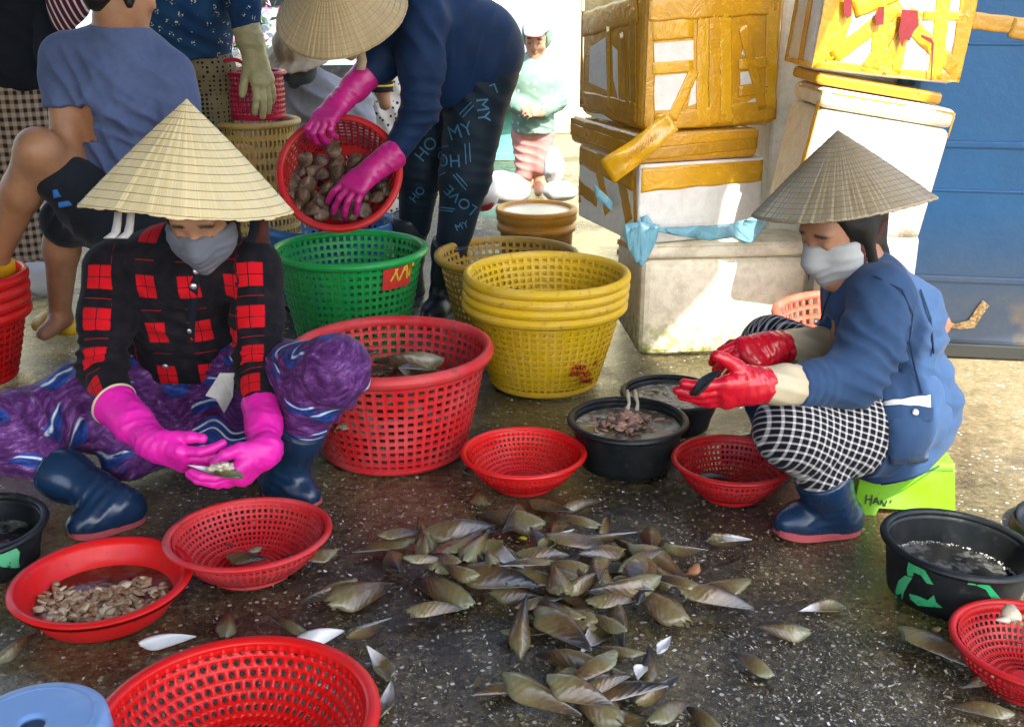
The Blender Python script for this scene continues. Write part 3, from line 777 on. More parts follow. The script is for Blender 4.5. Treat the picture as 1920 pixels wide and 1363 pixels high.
# ------------------------------------------------------------------ implicit bodies: smooth unions of tapered limbs, meshed in one skin
def _v(p): return np.array([p[0], p[1], p[2]], np.float32)
class Body:
    def __init__(s, vox=.008): s.vox = vox; s.ops = []
    def cone(s, a, b, ra, rb, k=.03, flat=None, sub=False):
        s.ops.append(('c', _v(a), _v(b), float(ra), float(rb), k, flat, sub)); return s
    def chain(s, pts, rad, k=.03, flat=None):
        for i in range(len(pts) - 1): s.cone(pts[i], pts[i + 1], rad[i], rad[i + 1], k, flat)
        return s
    def ell(s, c, r, k=.03, rot=None, sub=False):
        s.ops.append(('e', _v(c), np.array(r, np.float32), np.array(rot if rot is not None else np.eye(3), np.float32), k, sub)); return s
    def cut(s, p, n, k=.006, rad=None):
        s.ops.append(('p', _v(p), _v(Vector(n).normalized()), k, rad)); return s
    def field(s):
        lo = np.full(3, 1e9); hi = -lo
        for o in s.ops:
            if o[0] == 'c' and not o[7]:
                r = max(o[3], o[4]); lo = np.minimum(lo, np.minimum(o[1], o[2]) - r); hi = np.maximum(hi, np.maximum(o[1], o[2]) + r)
            if o[0] == 'e' and not o[5]:
                r = o[2].max(); lo = np.minimum(lo, o[1] - r); hi = np.maximum(hi, o[1] + r)
        pad = 3 * s.vox; lo -= pad; hi += pad
        n = np.ceil((hi - lo) / s.vox).astype(int) + 1
        ax = [np.float32(lo[i]) + np.arange(n[i], dtype=np.float32) * np.float32(s.vox) for i in range(3)]
        D = np.ones(n, np.float32)
        for o in s.ops:
            if o[0] == 'c':
                r = max(o[3], o[4]); m = r + o[5] + 3 * s.vox; blo = np.minimum(o[1], o[2]) - m; bhi = np.maximum(o[1], o[2]) + m; k = o[5]
            elif o[0] == 'e':
                m = o[2].max() + o[4] + 3 * s.vox; blo = o[1] - m; bhi = o[1] + m; k = o[4]
            else:
                blo, bhi, k = lo, hi, o[3]
                if o[4]: blo, bhi = o[1] - o[4], o[1] + o[4]
            i0 = np.clip(np.floor((blo - lo) / s.vox).astype(int), 0, n); i1 = np.clip(np.ceil((bhi - lo) / s.vox).astype(int) + 1, 0, n)
            if np.any(i1 <= i0): continue
            sl = tuple(slice(a, b) for a, b in zip(i0, i1))
            X = ax[0][sl[0]][:, None, None]; Y = ax[1][sl[1]][None, :, None]; Z = ax[2][sl[2]][None, None, :]
            if o[0] == 'c':
                a, b = o[1], o[2]; ab = b - a; L = float(ab @ ab) + 1e-9
                px, py, pz = X - a[0], Y - a[1], Z - a[2]
                t = np.clip((px * ab[0] + py * ab[1] + pz * ab[2]) / L, 0, 1)
                dx, dy, dz = px - t * ab[0], py - t * ab[1], pz - t * ab[2]
                if o[6] is not None:
                    ax_, f = o[6]; q = _v(Vector(ax_).normalized()); e = (dx * q[0] + dy * q[1] + dz * q[2]) * (1 / f - 1)
                    dx = dx + e * q[0]; dy = dy + e * q[1]; dz = dz + e * q[2]
                d = np.sqrt(dx * dx + dy * dy + dz * dz) - (o[3] + (o[4] - o[3]) * t); sub = o[7]
                if o[6] is not None: d = d * min(1, (1 + o[6][1]) / 2)
            elif o[0] == 'e':
                c, r, Rm = o[1], o[2], o[3]; px, py, pz = X - c[0], Y - c[1], Z - c[2]
                u = (px * Rm[0, 0] + py * Rm[1, 0] + pz * Rm[2, 0]) / r[0]; v = (px * Rm[0, 1] + py * Rm[1, 1] + pz * Rm[2, 1]) / r[1]; w = (px * Rm[0, 2] + py * Rm[1, 2] + pz * Rm[2, 2]) / r[2]
                q = np.sqrt(u * u + v * v + w * w); d = (q - 1) * float(r.min()) * .5 + (q - 1) * float(r.mean()) * .5; sub = o[5]
            else:
                d = (X - o[1][0]) * o[2][0] + (Y - o[1][1]) * o[2][1] + (Z - o[1][2]) * o[2][2]; d = -d; sub = True
            E = D[sl]
            if sub:
                d = -d; h = np.clip(k - np.abs(E - d), 0, None) / k; D[sl] = np.maximum(E, d) + h * h * k * .25
            else:
                h = np.clip(k - np.abs(E - d), 0, None) / k; D[sl] = np.minimum(E, d) - h * h * k * .25
        return D, lo.astype(np.float32)
    def mesh(s, smooth=1):
        D, lo = s.field(); return nets(D, lo, s.vox, smooth)
def nets(D, lo, vox, smooth=1):
    S = D < 0; n = np.array(D.shape)
    c = np.zeros(n - 1, np.int8)
    for dx in (0, 1):
        for dy in (0, 1):
            for dz in (0, 1): c += S[dx:n[0] - 1 + dx, dy:n[1] - 1 + dy, dz:n[2] - 1 + dz]
    act = (c > 0) & (c < 8); idx = np.full(n - 1, -1, np.int32); I = np.argwhere(act); idx[act] = np.arange(len(I))
    acc = np.zeros((len(I), 3)); cnt = np.zeros(len(I))
    cor = [(dx, dy, dz) for dx in (0, 1) for dy in (0, 1) for dz in (0, 1)]
    val = {q: D[I[:, 0] + q[0], I[:, 1] + q[1], I[:, 2] + q[2]] for q in cor}
    for q in cor:
        for ax in range(3):
            if q[ax]: continue
            q2 = list(q); q2[ax] = 1; q2 = tuple(q2); a, b = val[q], val[q2]; m = (a < 0) != (b < 0)
            t = np.where(m, a / np.where(m, a - b, 1), 0); p = np.tile(np.array(q, float), (len(I), 1)); p[:, ax] += t
            acc += p * m[:, None]; cnt += m
    V = (I + acc / np.maximum(cnt, 1)[:, None]) * vox + lo
    Q = []
    for ax in range(3):
        o1, o2 = [(1, 2), (2, 0), (0, 1)][ax]
        sa = [slice(None)] * 3; sb = [slice(None)] * 3; sa[ax] = slice(0, -1); sb[ax] = slice(1, None)
        df = S[tuple(sa)] != S[tuple(sb)]; E = np.argwhere(df)
        E = E[(E[:, o1] > 0) & (E[:, o2] > 0) & (E[:, o1] < n[o1] - 1) & (E[:, o2] < n[o2] - 1)]
        fl = S[tuple(E.T)]
        def g(a, b):
            P_ = E.copy(); P_[:, o1] -= a; P_[:, o2] -= b; return idx[tuple(P_.T)]
        q = np.stack([g(0, 0), g(1, 0), g(1, 1), g(0, 1)], -1); q[~fl] = q[~fl][:, ::-1]; Q.append(q)
    Q = np.concatenate(Q); Q = Q[(Q >= 0).all(1)]
    for _ in range(smooth):
        acc = np.zeros_like(V); cnt = np.zeros(len(V))
        for a, b in ((0, 1), (1, 2), (2, 3), (3, 0)):
            np.add.at(acc, Q[:, a], V[Q[:, b]]); np.add.at(acc, Q[:, b], V[Q[:, a]]); np.add.at(cnt, Q[:, a], 1); np.add.at(cnt, Q[:, b], 1)
        V = V * .5 + .5 * acc / np.maximum(cnt, 1)[:, None]
    return V, Q
def normals_of(V, Q):
    fn = np.cross(V[Q[:, 2]] - V[Q[:, 0]], V[Q[:, 3]] - V[Q[:, 1]]); N = np.zeros_like(V)
    for k in range(4): np.add.at(N, Q[:, k], fn)
    return N / (np.linalg.norm(N, axis=1, keepdims=True) + 1e-12)
def folds(V, N, items, seed=0):
    """items: (centre, axis the ridges are stacked along, wavelength, height, reach)"""
    d = np.zeros(len(V))
    for i, (c, ax, wl, amp, rad) in enumerate(items):
        q = V - _v(c); r = np.linalg.norm(q, axis=1); w = np.exp(-(r / rad) ** 2)
        m = w > .02
        if not m.any(): continue
        a = q[m] @ _v(Vector(ax).normalized())
        ph = a / wl * 6.283 + 2.4 * noise3(V[m] / (wl * 2.2), seed + i) + 1.2 * noise3(V[m] / (wl * 5), seed + i + 40)
        rid = 1 - np.abs(np.sin(ph / 2)) * 2
        d[m] += w[m] * amp * rid * (.65 + .5 * noise3(V[m] / (wl * 3), seed + i + 80))
    return V + N * d[:, None]
def crumple(V, N, amp, scale, seed=0):
    n = fbm(V * scale, seed, 3); r = 1 - 2 * np.abs(fbm(V * scale * .8 + 31, seed + 5, 2))
    return V + N * (amp * (.5 * n + .5 * r))[:, None]
def skin_object(name, V, Q, mat, parent, pat=None):
    inv = parent.matrix_world.inverted() if parent is not None else Matrix()
    if parent is not None: V = V - np.array(parent.location)
    me = quads_mesh(name, V, Q)
    o = link(name, me, mat, parent, True)
    if pat is not None:
        at = me.attributes.new('pat', 'FLOAT_VECTOR', 'POINT'); at.data.foreach_set('vector', np.ascontiguousarray(pat, np.float32).ravel())
    return o
def chaikin(pts, n=3):
    pts = [Vector(p) for p in pts]
    for _ in range(n):
        q = [pts[0]]
        for a, b in zip(pts[:-1], pts[1:]): q += [a.lerp(b, .25), a.lerp(b, .75)]
        pts = q + [pts[-1]]
    return pts
def limb_uv(V, chains):
    """chains: list of (points, reference vector, radius); returns u (round), v (along), chain id"""
    chains = [(chaikin(p), r, d) for p, r, d in chains]
    best = np.full(len(V), 1e9); out = np.zeros((len(V), 3))
    for ci, (pts, ref, rad) in enumerate(chains):
        s0 = 0.0
        for i in range(len(pts) - 1):
            a, b = _v(pts[i]), _v(pts[i + 1]); ab = b - a; L = np.linalg.norm(ab); ax = ab / L
            t = ((V - a) @ ax) / L; tc = np.clip(t, -.3 if i == 0 else 0, 1.3 if i == len(pts) - 2 else 1)
            off = V - (a + np.clip(t, 0, 1)[:, None] * ab); d = np.linalg.norm(off, axis=1) - rad
            r = _v(ref); r = r - ax * (r @ ax); r /= np.linalg.norm(r); q = np.cross(ax, r)
            ang = np.arctan2(off @ q, off @ r); m = d < best
            best[m] = d[m]; out[m, 0] = ang[m] * rad; out[m, 1] = s0 + tc[m] * L; out[m, 2] = ci
            s0 += L
    return out

def frame_from(fwd, up):
    f = Vector(fwd).normalized(); u = Vector(up); u = (u - f * u.dot(f)).normalized(); r = f.cross(u)
    return r, f, u
def add_head(B, c, fwd, up, sc=1.0, neck_to=None, neck_r=.048):
    """a head with face; c is the head's centre"""
    r, f, u = frame_from(fwd, up); Rm = np.array([[r[i], f[i], u[i]] for i in range(3)])
    P_ = lambda x, y, z: Vector(c) + (r * x + f * y + u * z) * sc
    k = .02 * sc
    def E(x, y, z, a, b, d, kk=k, sub=False): B.ell(P_(x, y, z), (a * sc, b * sc, d * sc), kk, Rm, sub)
    E(0, -.012, .035, .074, .092, .082); E(0, .028, -.02, .060, .062, .088, .03 * sc)
    B.cone(P_(-.045, .0, -.055), P_(0, .062, -.098), .022 * sc, .018 * sc, .03 * sc); B.cone(P_(.045, .0, -.055), P_(0, .062, -.098), .022 * sc, .018 * sc, .03 * sc)
    B.cone(P_(-.038, .074, .026), P_(.038, .074, .026), .011 * sc, .011 * sc, .02 * sc)
    for s_ in (-1, 1):
        E(s_ * .031, .092, .004, .019, .016, .011, .010 * sc, True)
        E(s_ * .031, .0755, .003, .0165, .012, .0115, .004 * sc)
        E(s_ * .036, .062, -.030, .022, .020, .022, .02 * sc)
        E(s_ * .074, -.008, -.004, .009, .020, .031, .008 * sc)
        E(s_ * .010, .094, -.030, .009, .010, .008, .006 * sc)
    B.cone(P_(0, .086, .012), P_(0, .100, -.026), .0075 * sc, .0105 * sc, .010 * sc)
    E(0, .0865, -.053, .021, .010, .0055, .005 * sc); E(0, .0850, -.064, .018, .010, .0065, .005 * sc)
    E(0, .103, -.0585, .022, .010, .0012, .003 * sc, True)
    if neck_to is not None: B.cone(P_(0, -.02, -.06), neck_to, neck_r * sc, (neck_r + .008) * sc, .03 * sc)
    return P_, (r, f, u)
def face_pat(V, P_, fr, sc=1.0):
    """lips, brows and flush as colour masks"""
    r, f, u = fr; o = _v(P_(0, 0, 0)); q = (V - o) / sc
    x = q @ _v(r); y = q @ _v(f); z = q @ _v(u); front = y > .04
    sm = lambda d, w: np.clip(1 - d / w, 0, 1)
    lips = front * np.clip(sm(np.hypot(x / .023, (z + .0585) / .0115), 1.0) * 3, 0, 1)
    br = front * np.clip(sm(np.hypot((np.abs(x) - .033) / .022, (z - .027 + .15 * (np.abs(x) - .033)) / .006), 1.0) * 2.5, 0, 1)
    lash = front * np.clip(sm(np.hypot((np.abs(x) - .031) / .017, (z + .004 + 10 * (np.abs(x) - .031) ** 2) / .0032), 1.0) * 2.5, 0, 1)
    cheek = front * sm(np.hypot((np.abs(x) - .038) / .028, (z + .03) / .024), 1.0)
    near = np.linalg.norm(q, axis=1) < .16
    return np.stack([lips, np.maximum(br, lash), cheek], -1) * near[:, None]

def add_hand(B, wrist, fdir, back, curls, sc=1.0, thumb=(45, 20, 25), side=1, spread=(8, 2, -3, -9), fat=1.0, thumb_out=1.0):
    """wrist point; fdir = direction of the fingers; back = direction of the back of the hand; side=+1 puts the thumb on +x.
    curls: for index..little the bends (mcp, pip, dip) in degrees"""
    f = Vector(fdir).normalized(); b = Vector(back); b = (b - f * b.dot(f)).normalized(); x = f.cross(b) * side
    P_ = lambda a, c, d: Vector(wrist) + (x * a + f * c + b * d) * sc
    kx = (.030, .010, -.010, -.028); ky = (.084, .088, .083, .074); ln = ((.043, .026, .021), (.047, .030, .022), (.043, .028, .021), (.034, .021, .019))
    rr = (.0098, .0100, .0095, .0085)
    for i in range(4):
        B.cone(P_(kx[i] * .45, -.004, 0), P_(kx[i], ky[i], .002), .019 * sc * fat, .0135 * sc * fat, .016 * sc)
    B.ell(P_(.022, .036, -.010), (.020 * sc, .030 * sc, .015 * sc), .015 * sc, np.array([[x[j], f[j], b[j]] for j in range(3)]))
    tips = []
    for i in range(4):
        p = P_(kx[i], ky[i], .002); sp = R(spread[i]); d0 = f * math.cos(sp) + x * math.sin(sp); ang = 0.0
        for j in range(3):
            ang += R(curls[i][j]); d = d0 * math.cos(ang) - b * math.sin(ang); q = p + d * (ln[i][j] * sc)
            B.cone(p, q, rr[i] * sc * fat * (1 - .05 * j), rr[i] * sc * fat * (.95 - .05 * j), .004 * sc); p = q
        tips.append(p)
    t0 = P_(.022, .018, -.006); a1, a2, a3 = (R(t) for t in thumb)
    dx = x * math.sin(a1) * thumb_out + f * math.cos(a1) - b * .35; dx.normalize()
    p1 = t0 + dx * (.042 * sc); d2 = (dx * math.cos(a2) + (f * .7 - x * .5).normalized() * math.sin(a2)).normalized(); p2 = p1 + d2 * (.032 * sc)
    d3 = (d2 * math.cos(a3) + (f * .5 - x * .8).normalized() * math.sin(a3)).normalized(); p3 = p2 + d3 * (.026 * sc)
    B.cone(t0, p1, .0165 * sc * fat, .0125 * sc * fat, .012 * sc); B.cone(p1, p2, .0122 * sc * fat, .0108 * sc * fat, .004 * sc); B.cone(p2, p3, .0108 * sc * fat, .009 * sc * fat, .004 * sc)
    return tips + [p3]

def conical_hat(parent, tip, centre, rad, mat, n_leaf=44, ragged=.012, rings=16, step=.003, curve=.02, seed=3, name='conical_hat', flat_tip=.012, hoop_lift=.0016):
    """leaf hat: tip = apex point, centre = middle of the brim circle"""
    tip = Vector(tip); centre = Vector(centre); axis = (tip - centre); hgt = axis.length; axis.normalize()
    rng = random.Random(seed); seg = n_leaf * 6; nr = 26
    leaf = [rng.uniform(-1, 1) for _ in range(n_leaf + 1)]; rag = [rng.uniform(0, 1) for _ in range(n_leaf + 1)]
    q = axis.to_track_quat('Z', 'Y'); off = np.array(parent.location) if parent is not None else np.zeros(3)
    V = []; PT = []; th = .0035
    tot = math.hypot(rad, hgt)
    for layer in (0, 1):
        for i in range(nr):
            t = i / (nr - 1)
            for j in range(seg):
                a = 2 * math.pi * j / seg; lf = j // 6; fr = (j % 6) / 6
                tt = t * (1 - (ragged * rag[lf] + ragged * .5 * abs(fr - .5)) * (t > .97))
                r_ = max(rad * tt, flat_tip * (1 if i == 0 else min(1, tt * 2 + .5)) * (1 - .9 * (i == 0)))
                z = hgt * (1 - tt) + curve * math.sin(math.pi * tt) * .5
                lift = step * (fr - .5) * min(1, t * 3) + .0004 * math.sin(2 * math.pi * (t * rings)) * (t > .05) + .0016 * leaf[lf] * t
                r2 = r_ + (lift - layer * th) * .75; z2 = z + (lift - layer * th) * .75
                w = Vector((r2 * math.cos(a), r2 * math.sin(a), z2)); w += Vector((0, 0, -.004 * math.sin(2 * a + 1) * t - .003 * math.sin(3 * a) * t))
                w = q @ w + centre; V.append((w.x - off[0], w.y - off[1], w.z - off[2])); PT.append((a * rad, tt * tot, .5 + .5 * leaf[lf]))
    V = np.array(V); Q = []
    for layer in (0, 1):
        o = layer * nr * seg
        for i in range(nr - 1):
            for j in range(seg):
                j2 = (j + 1) % seg; f_ = (o + i * seg + j, o + (i + 1) * seg + j, o + (i + 1) * seg + j2, o + i * seg + j2)
                Q.append(f_ if layer == 0 else f_[::-1])
    o1 = (nr - 1) * seg; o2 = nr * seg + (nr - 1) * seg
    for j in range(seg): j2 = (j + 1) % seg; Q.append((o1 + j, o2 + j, o2 + j2, o1 + j2))
    me = quads_mesh(name, V, np.array(Q)); h = link(name, me, mat, parent, True)
    at = me.attributes.new('pat', 'FLOAT_VECTOR', 'POINT'); at.data.foreach_set('vector', np.array(PT, np.float32).ravel())
    for i in range(1, rings + 1):                      # sewn hoops
        t = i / (rings + .4); m = MB(); pts = []
        for j in range(97):
            a = 2 * math.pi * j / 96; lift = hoop_lift
            r_ = rad * t + lift; z = hgt * (1 - t) + curve * math.sin(math.pi * t) * .5 + lift - .004 * math.sin(2 * a + 1) * t - .003 * math.sin(3 * a) * t
            w = q @ Vector((r_ * math.cos(a), r_ * math.sin(a), z)) + centre; pts.append(Vector((w.x - off[0], w.y - off[1], w.z - off[2])))
        m.tube(pts, .0006, 4, False); m.build('stitched_hoop', M['thread'], h, False)
    return h
def boot(parent, ankle, toe, top, mat, sole_mat, r_top=.062, r_ank=.043, cut_n=None, sc=1.0, floor=0.0, name='boot', rim=None):
    """rubber boot: ankle joint, toe tip on the ground, top of the shaft"""
    ankle = Vector(ankle); toe = Vector(toe); top = Vector(top); fw = Vector((toe.x - ankle.x, toe.y - ankle.y, 0)).normalized(); sd = Vector((-fw.y, fw.x, 0))
    B = Body(.0055)
    z0 = floor + .030 * sc
    heel = Vector((ankle.x, ankle.y, z0)) - fw * (.028 * sc); ball = Vector((toe.x, toe.y, z0)) - fw * (.072 * sc); tip = Vector((toe.x, toe.y, z0)) - fw * (.033 * sc)
    B.cone(heel, ball, .034 * sc, .040 * sc, .02); B.cone(ball, tip, .042 * sc, .034 * sc, .02)
    B.cone(ankle + Vector((0, 0, -.02)), ball + Vector((0, 0, .010)), .043 * sc, .036 * sc, .03); B.cone(heel + Vector((0, 0, .01)), ankle, .036 * sc, r_ank, .03)
    ax = (top - ankle); B.chain([ankle, ankle + ax * .35, ankle + ax * .8, top + ax.normalized() * .03], [r_ank, r_ank * 1.12, r_top * .97, r_top * 1.03], .03)
    B.cut(Vector((0, 0, floor + .012)), (0, 0, -1), .004)
    cn = Vector(cut_n) if cut_n is not None else ax
    B.cut(top, cn, .004)
    V, Q = B.mesh(1); N = normals_of(V, Q)
    V = folds(V, N, [(ankle + fw * .03, ax, .024, .0035, .06), (ankle - fw * .02 + ax * .2, ax, .03, .003, .06)], 3)
    o = skin_object(name, V, Q, mat, parent)
    # sole: the outline of the foot, a slab with a heel block
    m = MB(); n = 28; L = (Vector((toe.x, toe.y, 0)) - Vector((heel.x, heel.y, 0))).length + .036 * sc; hb = Vector((heel.x, heel.y, floor)) - fw * (.037 * sc)
    def outline(s0, s1, grow):
        up = []; dn = []
        for i in range(n + 1):
            t = i / n; w = (.036 + .008 * math.sin(math.pi * min(1, t * 1.15)) + .006 * math.exp(-((t - .72) / .2) ** 2)) * sc * math.sqrt(max(0, 1 - (2 * abs(t - .5)) ** 5)) + grow
            c_ = hb + fw * (L * t); up.append(c_ + sd * w); dn.append(c_ - sd * w)
        return up + dn[::-1]
    off = Vector(parent.location)
    o1 = outline(0, 1, .002); k = len(o1); lift = lambda p: .008 * max(0, ((p - hb).dot(fw) / L - .75) * 4) ** 2
    arch = lambda p: (.010 if .33 < (p - hb).dot(fw) / L < .48 else .0)
    V1 = [p + Vector((0, 0, .002 + lift(p) + arch(p))) - off for p in o1]; V2 = [p + Vector((0, 0, .020 * sc + lift(p) * .6)) - off for p in o1]
    m.add(V1 + V2, [tuple(range(k))[::-1], tuple(range(k, 2 * k))] + [(i, (i + 1) % k, k + (i + 1) % k, k + i) for i in range(k)])
    m.build('sole', sole_mat, o, False)
    # rolled edge at the top of the shaft
    axn = cn.normalized(); r1, _, r2 = frame_from(axn, Vector((.3, 1, .2))); m = MB()
    m.tube([top + (r1 * math.cos(2 * math.pi * j / 40) + r2 * math.sin(2 * math.pi * j / 40)) * (r_top * .985) - off for j in range(41)], .0032, 6, False); m.build('boot_rim', rim or mat, o, True)
    return o
def buttons(parent, pts, nrm, mat, rad=.007):
    for p in pts:
        m = MB(); m.lathe([(.0001, .004), (rad * .5, .0038), (rad * .9, .0024), (rad, 0), (rad * .8, -.003)], 16)
        o = m.build('button', mat, parent, True); o.location = Vector(p) - Vector(parent.location); o.rotation_euler = Vector(nrm).to_track_quat('Z', 'Y').to_euler()
# ------------------------------------------------------------------ cloth patterns (they follow the limbs through the 'pat' attribute)
def tri_band(t, v, period, half, soft=.0012):
    """1 inside a band of half width round every multiple of period"""
    m = t.math('ABSOLUTE', t.math('SUBTRACT', t.math('MODULO', t.math('ADD', v, period * 40.5), period), period / 2))
    return t.step(m, half + soft, half - soft) if False else t.math('SUBTRACT', 1.0, t.step(m, half - soft, half + soft))
def weave_bump(t, extra=None, s=.25, sc=700):
    h = t.math('ADD', t.math('MULTIPLY', t.noise(sc, 1), .5), t.math('MULTIPLY', t.noise(45, 3), 1.5))
    t.bump(h, s, .0015); t.rough(.9); t.spec(.15); t.b.inputs['Sheen Weight'].default_value = .03
def plaid_mat():
    t = NT('red_black_plaid'); a = t.sep(t.attr('pat')); u, v, k = a[0], a[1], a[2]
    isl = t.math('GREATER_THAN', k, .5)                       # sleeves carry one column in front
    def sq(pu, pv, hu, hv):
        s_ = t.math('MULTIPLY', tri_band(t, u, pu, hu), tri_band(t, v, pv, hv))
        ln = t.math('MAXIMUM', tri_band(t, u, pu, .0011, .0005), tri_band(t, v, pv, .0011, .0005))
        dotted = t.math('MULTIPLY', tri_band(t, t.math('ADD', v, pv / 2), pv, .0010, .0005), t.math('MULTIPLY', tri_band(t, u, pu, hu), .55))
        return t.math('MAXIMUM', t.math('MULTIPLY', s_, t.math('SUBTRACT', 1.0, ln)), dotted)
    f = t.math('ADD', t.math('MULTIPLY', isl, sq(.155, .103, .029, .028)), t.math('MULTIPLY', t.math('SUBTRACT', 1.0, isl), sq(.104, .128, .024, .029)))
    n = t.noise(30, 4)
    red = t.mix(n, (.62, .006, .012), (.42, .006, .012)); blk = t.mix(t.step(n, .4, .7), (.006, .006, .008), (.016, .012, .016))
    t.base(t.mix(f, blk, red)); weave_bump(t, s=.35); return t.m
def gingham_mat():
    t = NT('black_white_gingham'); a = t.sep(t.attr('pat')); p = .0165; n = t.noise(300, 2)
    bu = tri_band(t, a[0], p, .0052, .0008); bv = tri_band(t, a[1], p, .0052, .0008)
    f = t.math('MULTIPLY', bu, bv); g = t.math('MAXIMUM', bu, bv)
    c = t.mix(g, (.66, .64, .62), (.15, .14, .15)); c = t.mix(f, c, (.008, .008, .012))
    # woven: dark blocks dominate, pale thread grid between
    wt = t.math('MULTIPLY', tri_band(t, a[0], p, .0060, .0008), tri_band(t, a[1], p, .0060, .0008))
    it = t.math('MULTIPLY', t.math('SUBTRACT', 1.0, tri_band(t, a[0], p, .0060, .0008)), t.math('SUBTRACT', 1.0, tri_band(t, a[1], p, .0060, .0008)))
    c = t.mix(wt, t.mix(it, t.mix(n, (.40, .39, .38), (.20, .195, .20)), (.66, .64, .62)), (.006, .006, .011))
    t.base(c); weave_bump(t); return t.m
def purple_mat():
    t = NT('purple_swirl_print'); p = t.obj()
    wp = t.vmath('ADD', p, t.vmath('SCALE', t.noise(4, 2, .5, p, 0, 1), .22))
    st = t.noise(1, 5, .72, t.vmath('MULTIPLY', wp, (30, 30, 95)))
    c = t.ramp(st, [(.28, (.022, .005, .034)), (.48, (.075, .018, .105)), (.60, (.15, .05, .20)), (.72, (.36, .23, .42))])
    # long brush strokes: stretched cells, blue with a white edge on one side
    vp = t.vmath('MULTIPLY', wp, (8, 8, 22)); x = t.node('ShaderNodeTexVoronoi', feature='F1'); x.inputs['Scale'].default_value = 1.0; t.l.new(vp, x.inputs['Vector'])
    d = x.outputs['Distance']; rc = t.sep(x.outputs['Color']); on = t.math('GREATER_THAN', rc[0], .38)
    loc = t.sep(t.vmath('SUBTRACT', vp, x.outputs['Position']))
    stroke = t.math('MULTIPLY', on, t.math('SUBTRACT', 1.0, t.step(d, .42, .48)))
    c = t.mix(stroke, c, t.mix(t.step(st, .35, .65), (.006, .012, .075), (.03, .085, .36)))
    edge_ = t.math('MULTIPLY', stroke, t.math('MULTIPLY', t.step(loc[2], .10, .16), t.math('SUBTRACT', 1.0, t.step(loc[2], .22, .28))))
    c = t.mix(t.math('MULTIPLY', edge_, t.step(st, .32, .5)), c, (.60, .66, .74))
    t.base(c); weave_bump(t, s=.2); t.rough(.6); return t.m
def dots_mat(name, base, dot, scale, thr=.25, rnd=1.0, base2=None):
    t = NT(name); v = t.voro(scale, None, 'F1', 'Distance', rnd)
    n = t.noise(8, 3); c = t.mix(t.step(n, .4, .7), base, base2 or tuple(x * .7 for x in base))
    t.base(t.mix(t.math('SUBTRACT', 1.0, t.step(v, thr - .03, thr + .03)), c, dot)); weave_bump(t); return t.m
def floral_mat():
    t = NT('navy_floral'); v = t.voro(28); w = t.voro(150)
    m = t.math('MULTIPLY', t.math('SUBTRACT', 1.0, t.step(v, .24, .30)), t.math('SUBTRACT', 1.0, t.step(w, .30, .42)))
    n = t.noise(6, 3); c = t.mix(t.step(n, .4, .7), (.008, .03, .085), (.016, .06, .13))
    t.base(t.mix(m, c, (.55, .55, .42))); weave_bump(t); return t.m
def check_mat(name, c1, c2, p):
    t = NT(name); a = t.sep(t.obj()); q = t.math('ADD', a[0], t.math('MULTIPLY', a[1], .6))
    f = t.math('ADD', t.math('MULTIPLY', tri_band(t, q, p, p * .24, p * .06), .5), t.math('MULTIPLY', tri_band(t, a[2], p, p * .24, p * .06), .5))
    t.base(t.mix(f, c1, c2)); weave_bump(t); return t.m
M['plaid'] = plaid_mat(); M['gingham'] = gingham_mat(); M['purple'] = purple_mat()
M['dots_olive'] = dots_mat('olive_dotted', (.20, .17, .10), (.012, .010, .008), 62, .32, .0)
M['dots_white'] = dots_mat('white_navy_dots', (.72, .70, .64), (.03, .035, .08), 40, .30, .8)
M['dots_mint'] = dots_mat('mint_dotted', (.20, .32, .25), (.55, .58, .48), 22, .22, .2, (.15, .26, .20))
M['floral'] = floral_mat(); M['brown_check'] = check_mat('brown_check', (.34, .26, .18), (.022, .012, .012), .034)
M['denim_blue'] = fabric('blue_jersey', (.030, .068, .150), (.018, .044, .105), var=.3)
M['tee'] = fabric('slate_blue_cotton', (.085, .115, .225), (.058, .080, .165))
M['navy'] = fabric('navy_jersey', (.004, .022, .075), (.003, .014, .045), rough=.7, sheen=.03)
M['navy_print'] = fabric('dark_teal_leggings', (.003, .010, .020), (.005, .015, .028), rough=.65, sheen=.02)
M['black_cloth'] = fabric('black_cloth', (.008, .011, .018), sheen=.03); M['shorts'] = fabric('black_shorts', (.012, .015, .022))
M['mask_grey'] = fabric('grey_mask_cloth', (.15, .16, .185), (.11, .12, .14)); M['mask_pale'] = fabric('pale_grey_mask_cloth', (.42, .43, .42), (.33, .34, .33))
M['grey_cloth'] = fabric('grey_jacket_cloth', (.20, .20, .22), (.30, .31, .34)); M['hood_grey'] = fabric('grey_green_hood', (.08, .10, .10))
M['beige_cloth'] = fabric('beige_cotton', (.50, .40, .26)); M['pink_cloth'] = fabric('pink_trousers', (.62, .30, .27)); M['white_cloth'] = fabric('white_cloth', (.75, .73, .70))
M['pale_blue_cloth'] = fabric('pale_blue_cloth', (.16, .32, .55)); M['brown_strap'] = fabric('brown_strap', (.10, .032, .022)); M['grey_pocket'] = fabric('pale_pocket_cloth', (.42, .41, .38))
M['pink_rubber'] = rubber('magenta_rubber', (.78, .018, .38), .42, .12); M['magenta_rubber'] = rubber('deep_magenta_rubber', (.46, .012, .17), .4, .2)
M['red_rubber'] = rubber('wet_red_rubber', (.56, .006, .022), .22, .25); M['cream_rubber'] = rubber('cream_rubber', (.55, .46, .30), .5, .12)
M['olive_rubber'] = rubber('olive_rubber', (.36, .33, .16), .5, .15); M['boot_navy'] = rubber('navy_boot_rubber', (.008, .028, .070), .24, .3)
M['sole_pink'] = rubber('pink_sole_rubber', (.50, .09, .10), .6, .3); M['boot_grey'] = rubber('dark_boot_rubber', (.02, .025, .03), .35, .2); M['clog'] = rubber('yellow_clog_rubber', (.72, .42, .01), .45, .15)
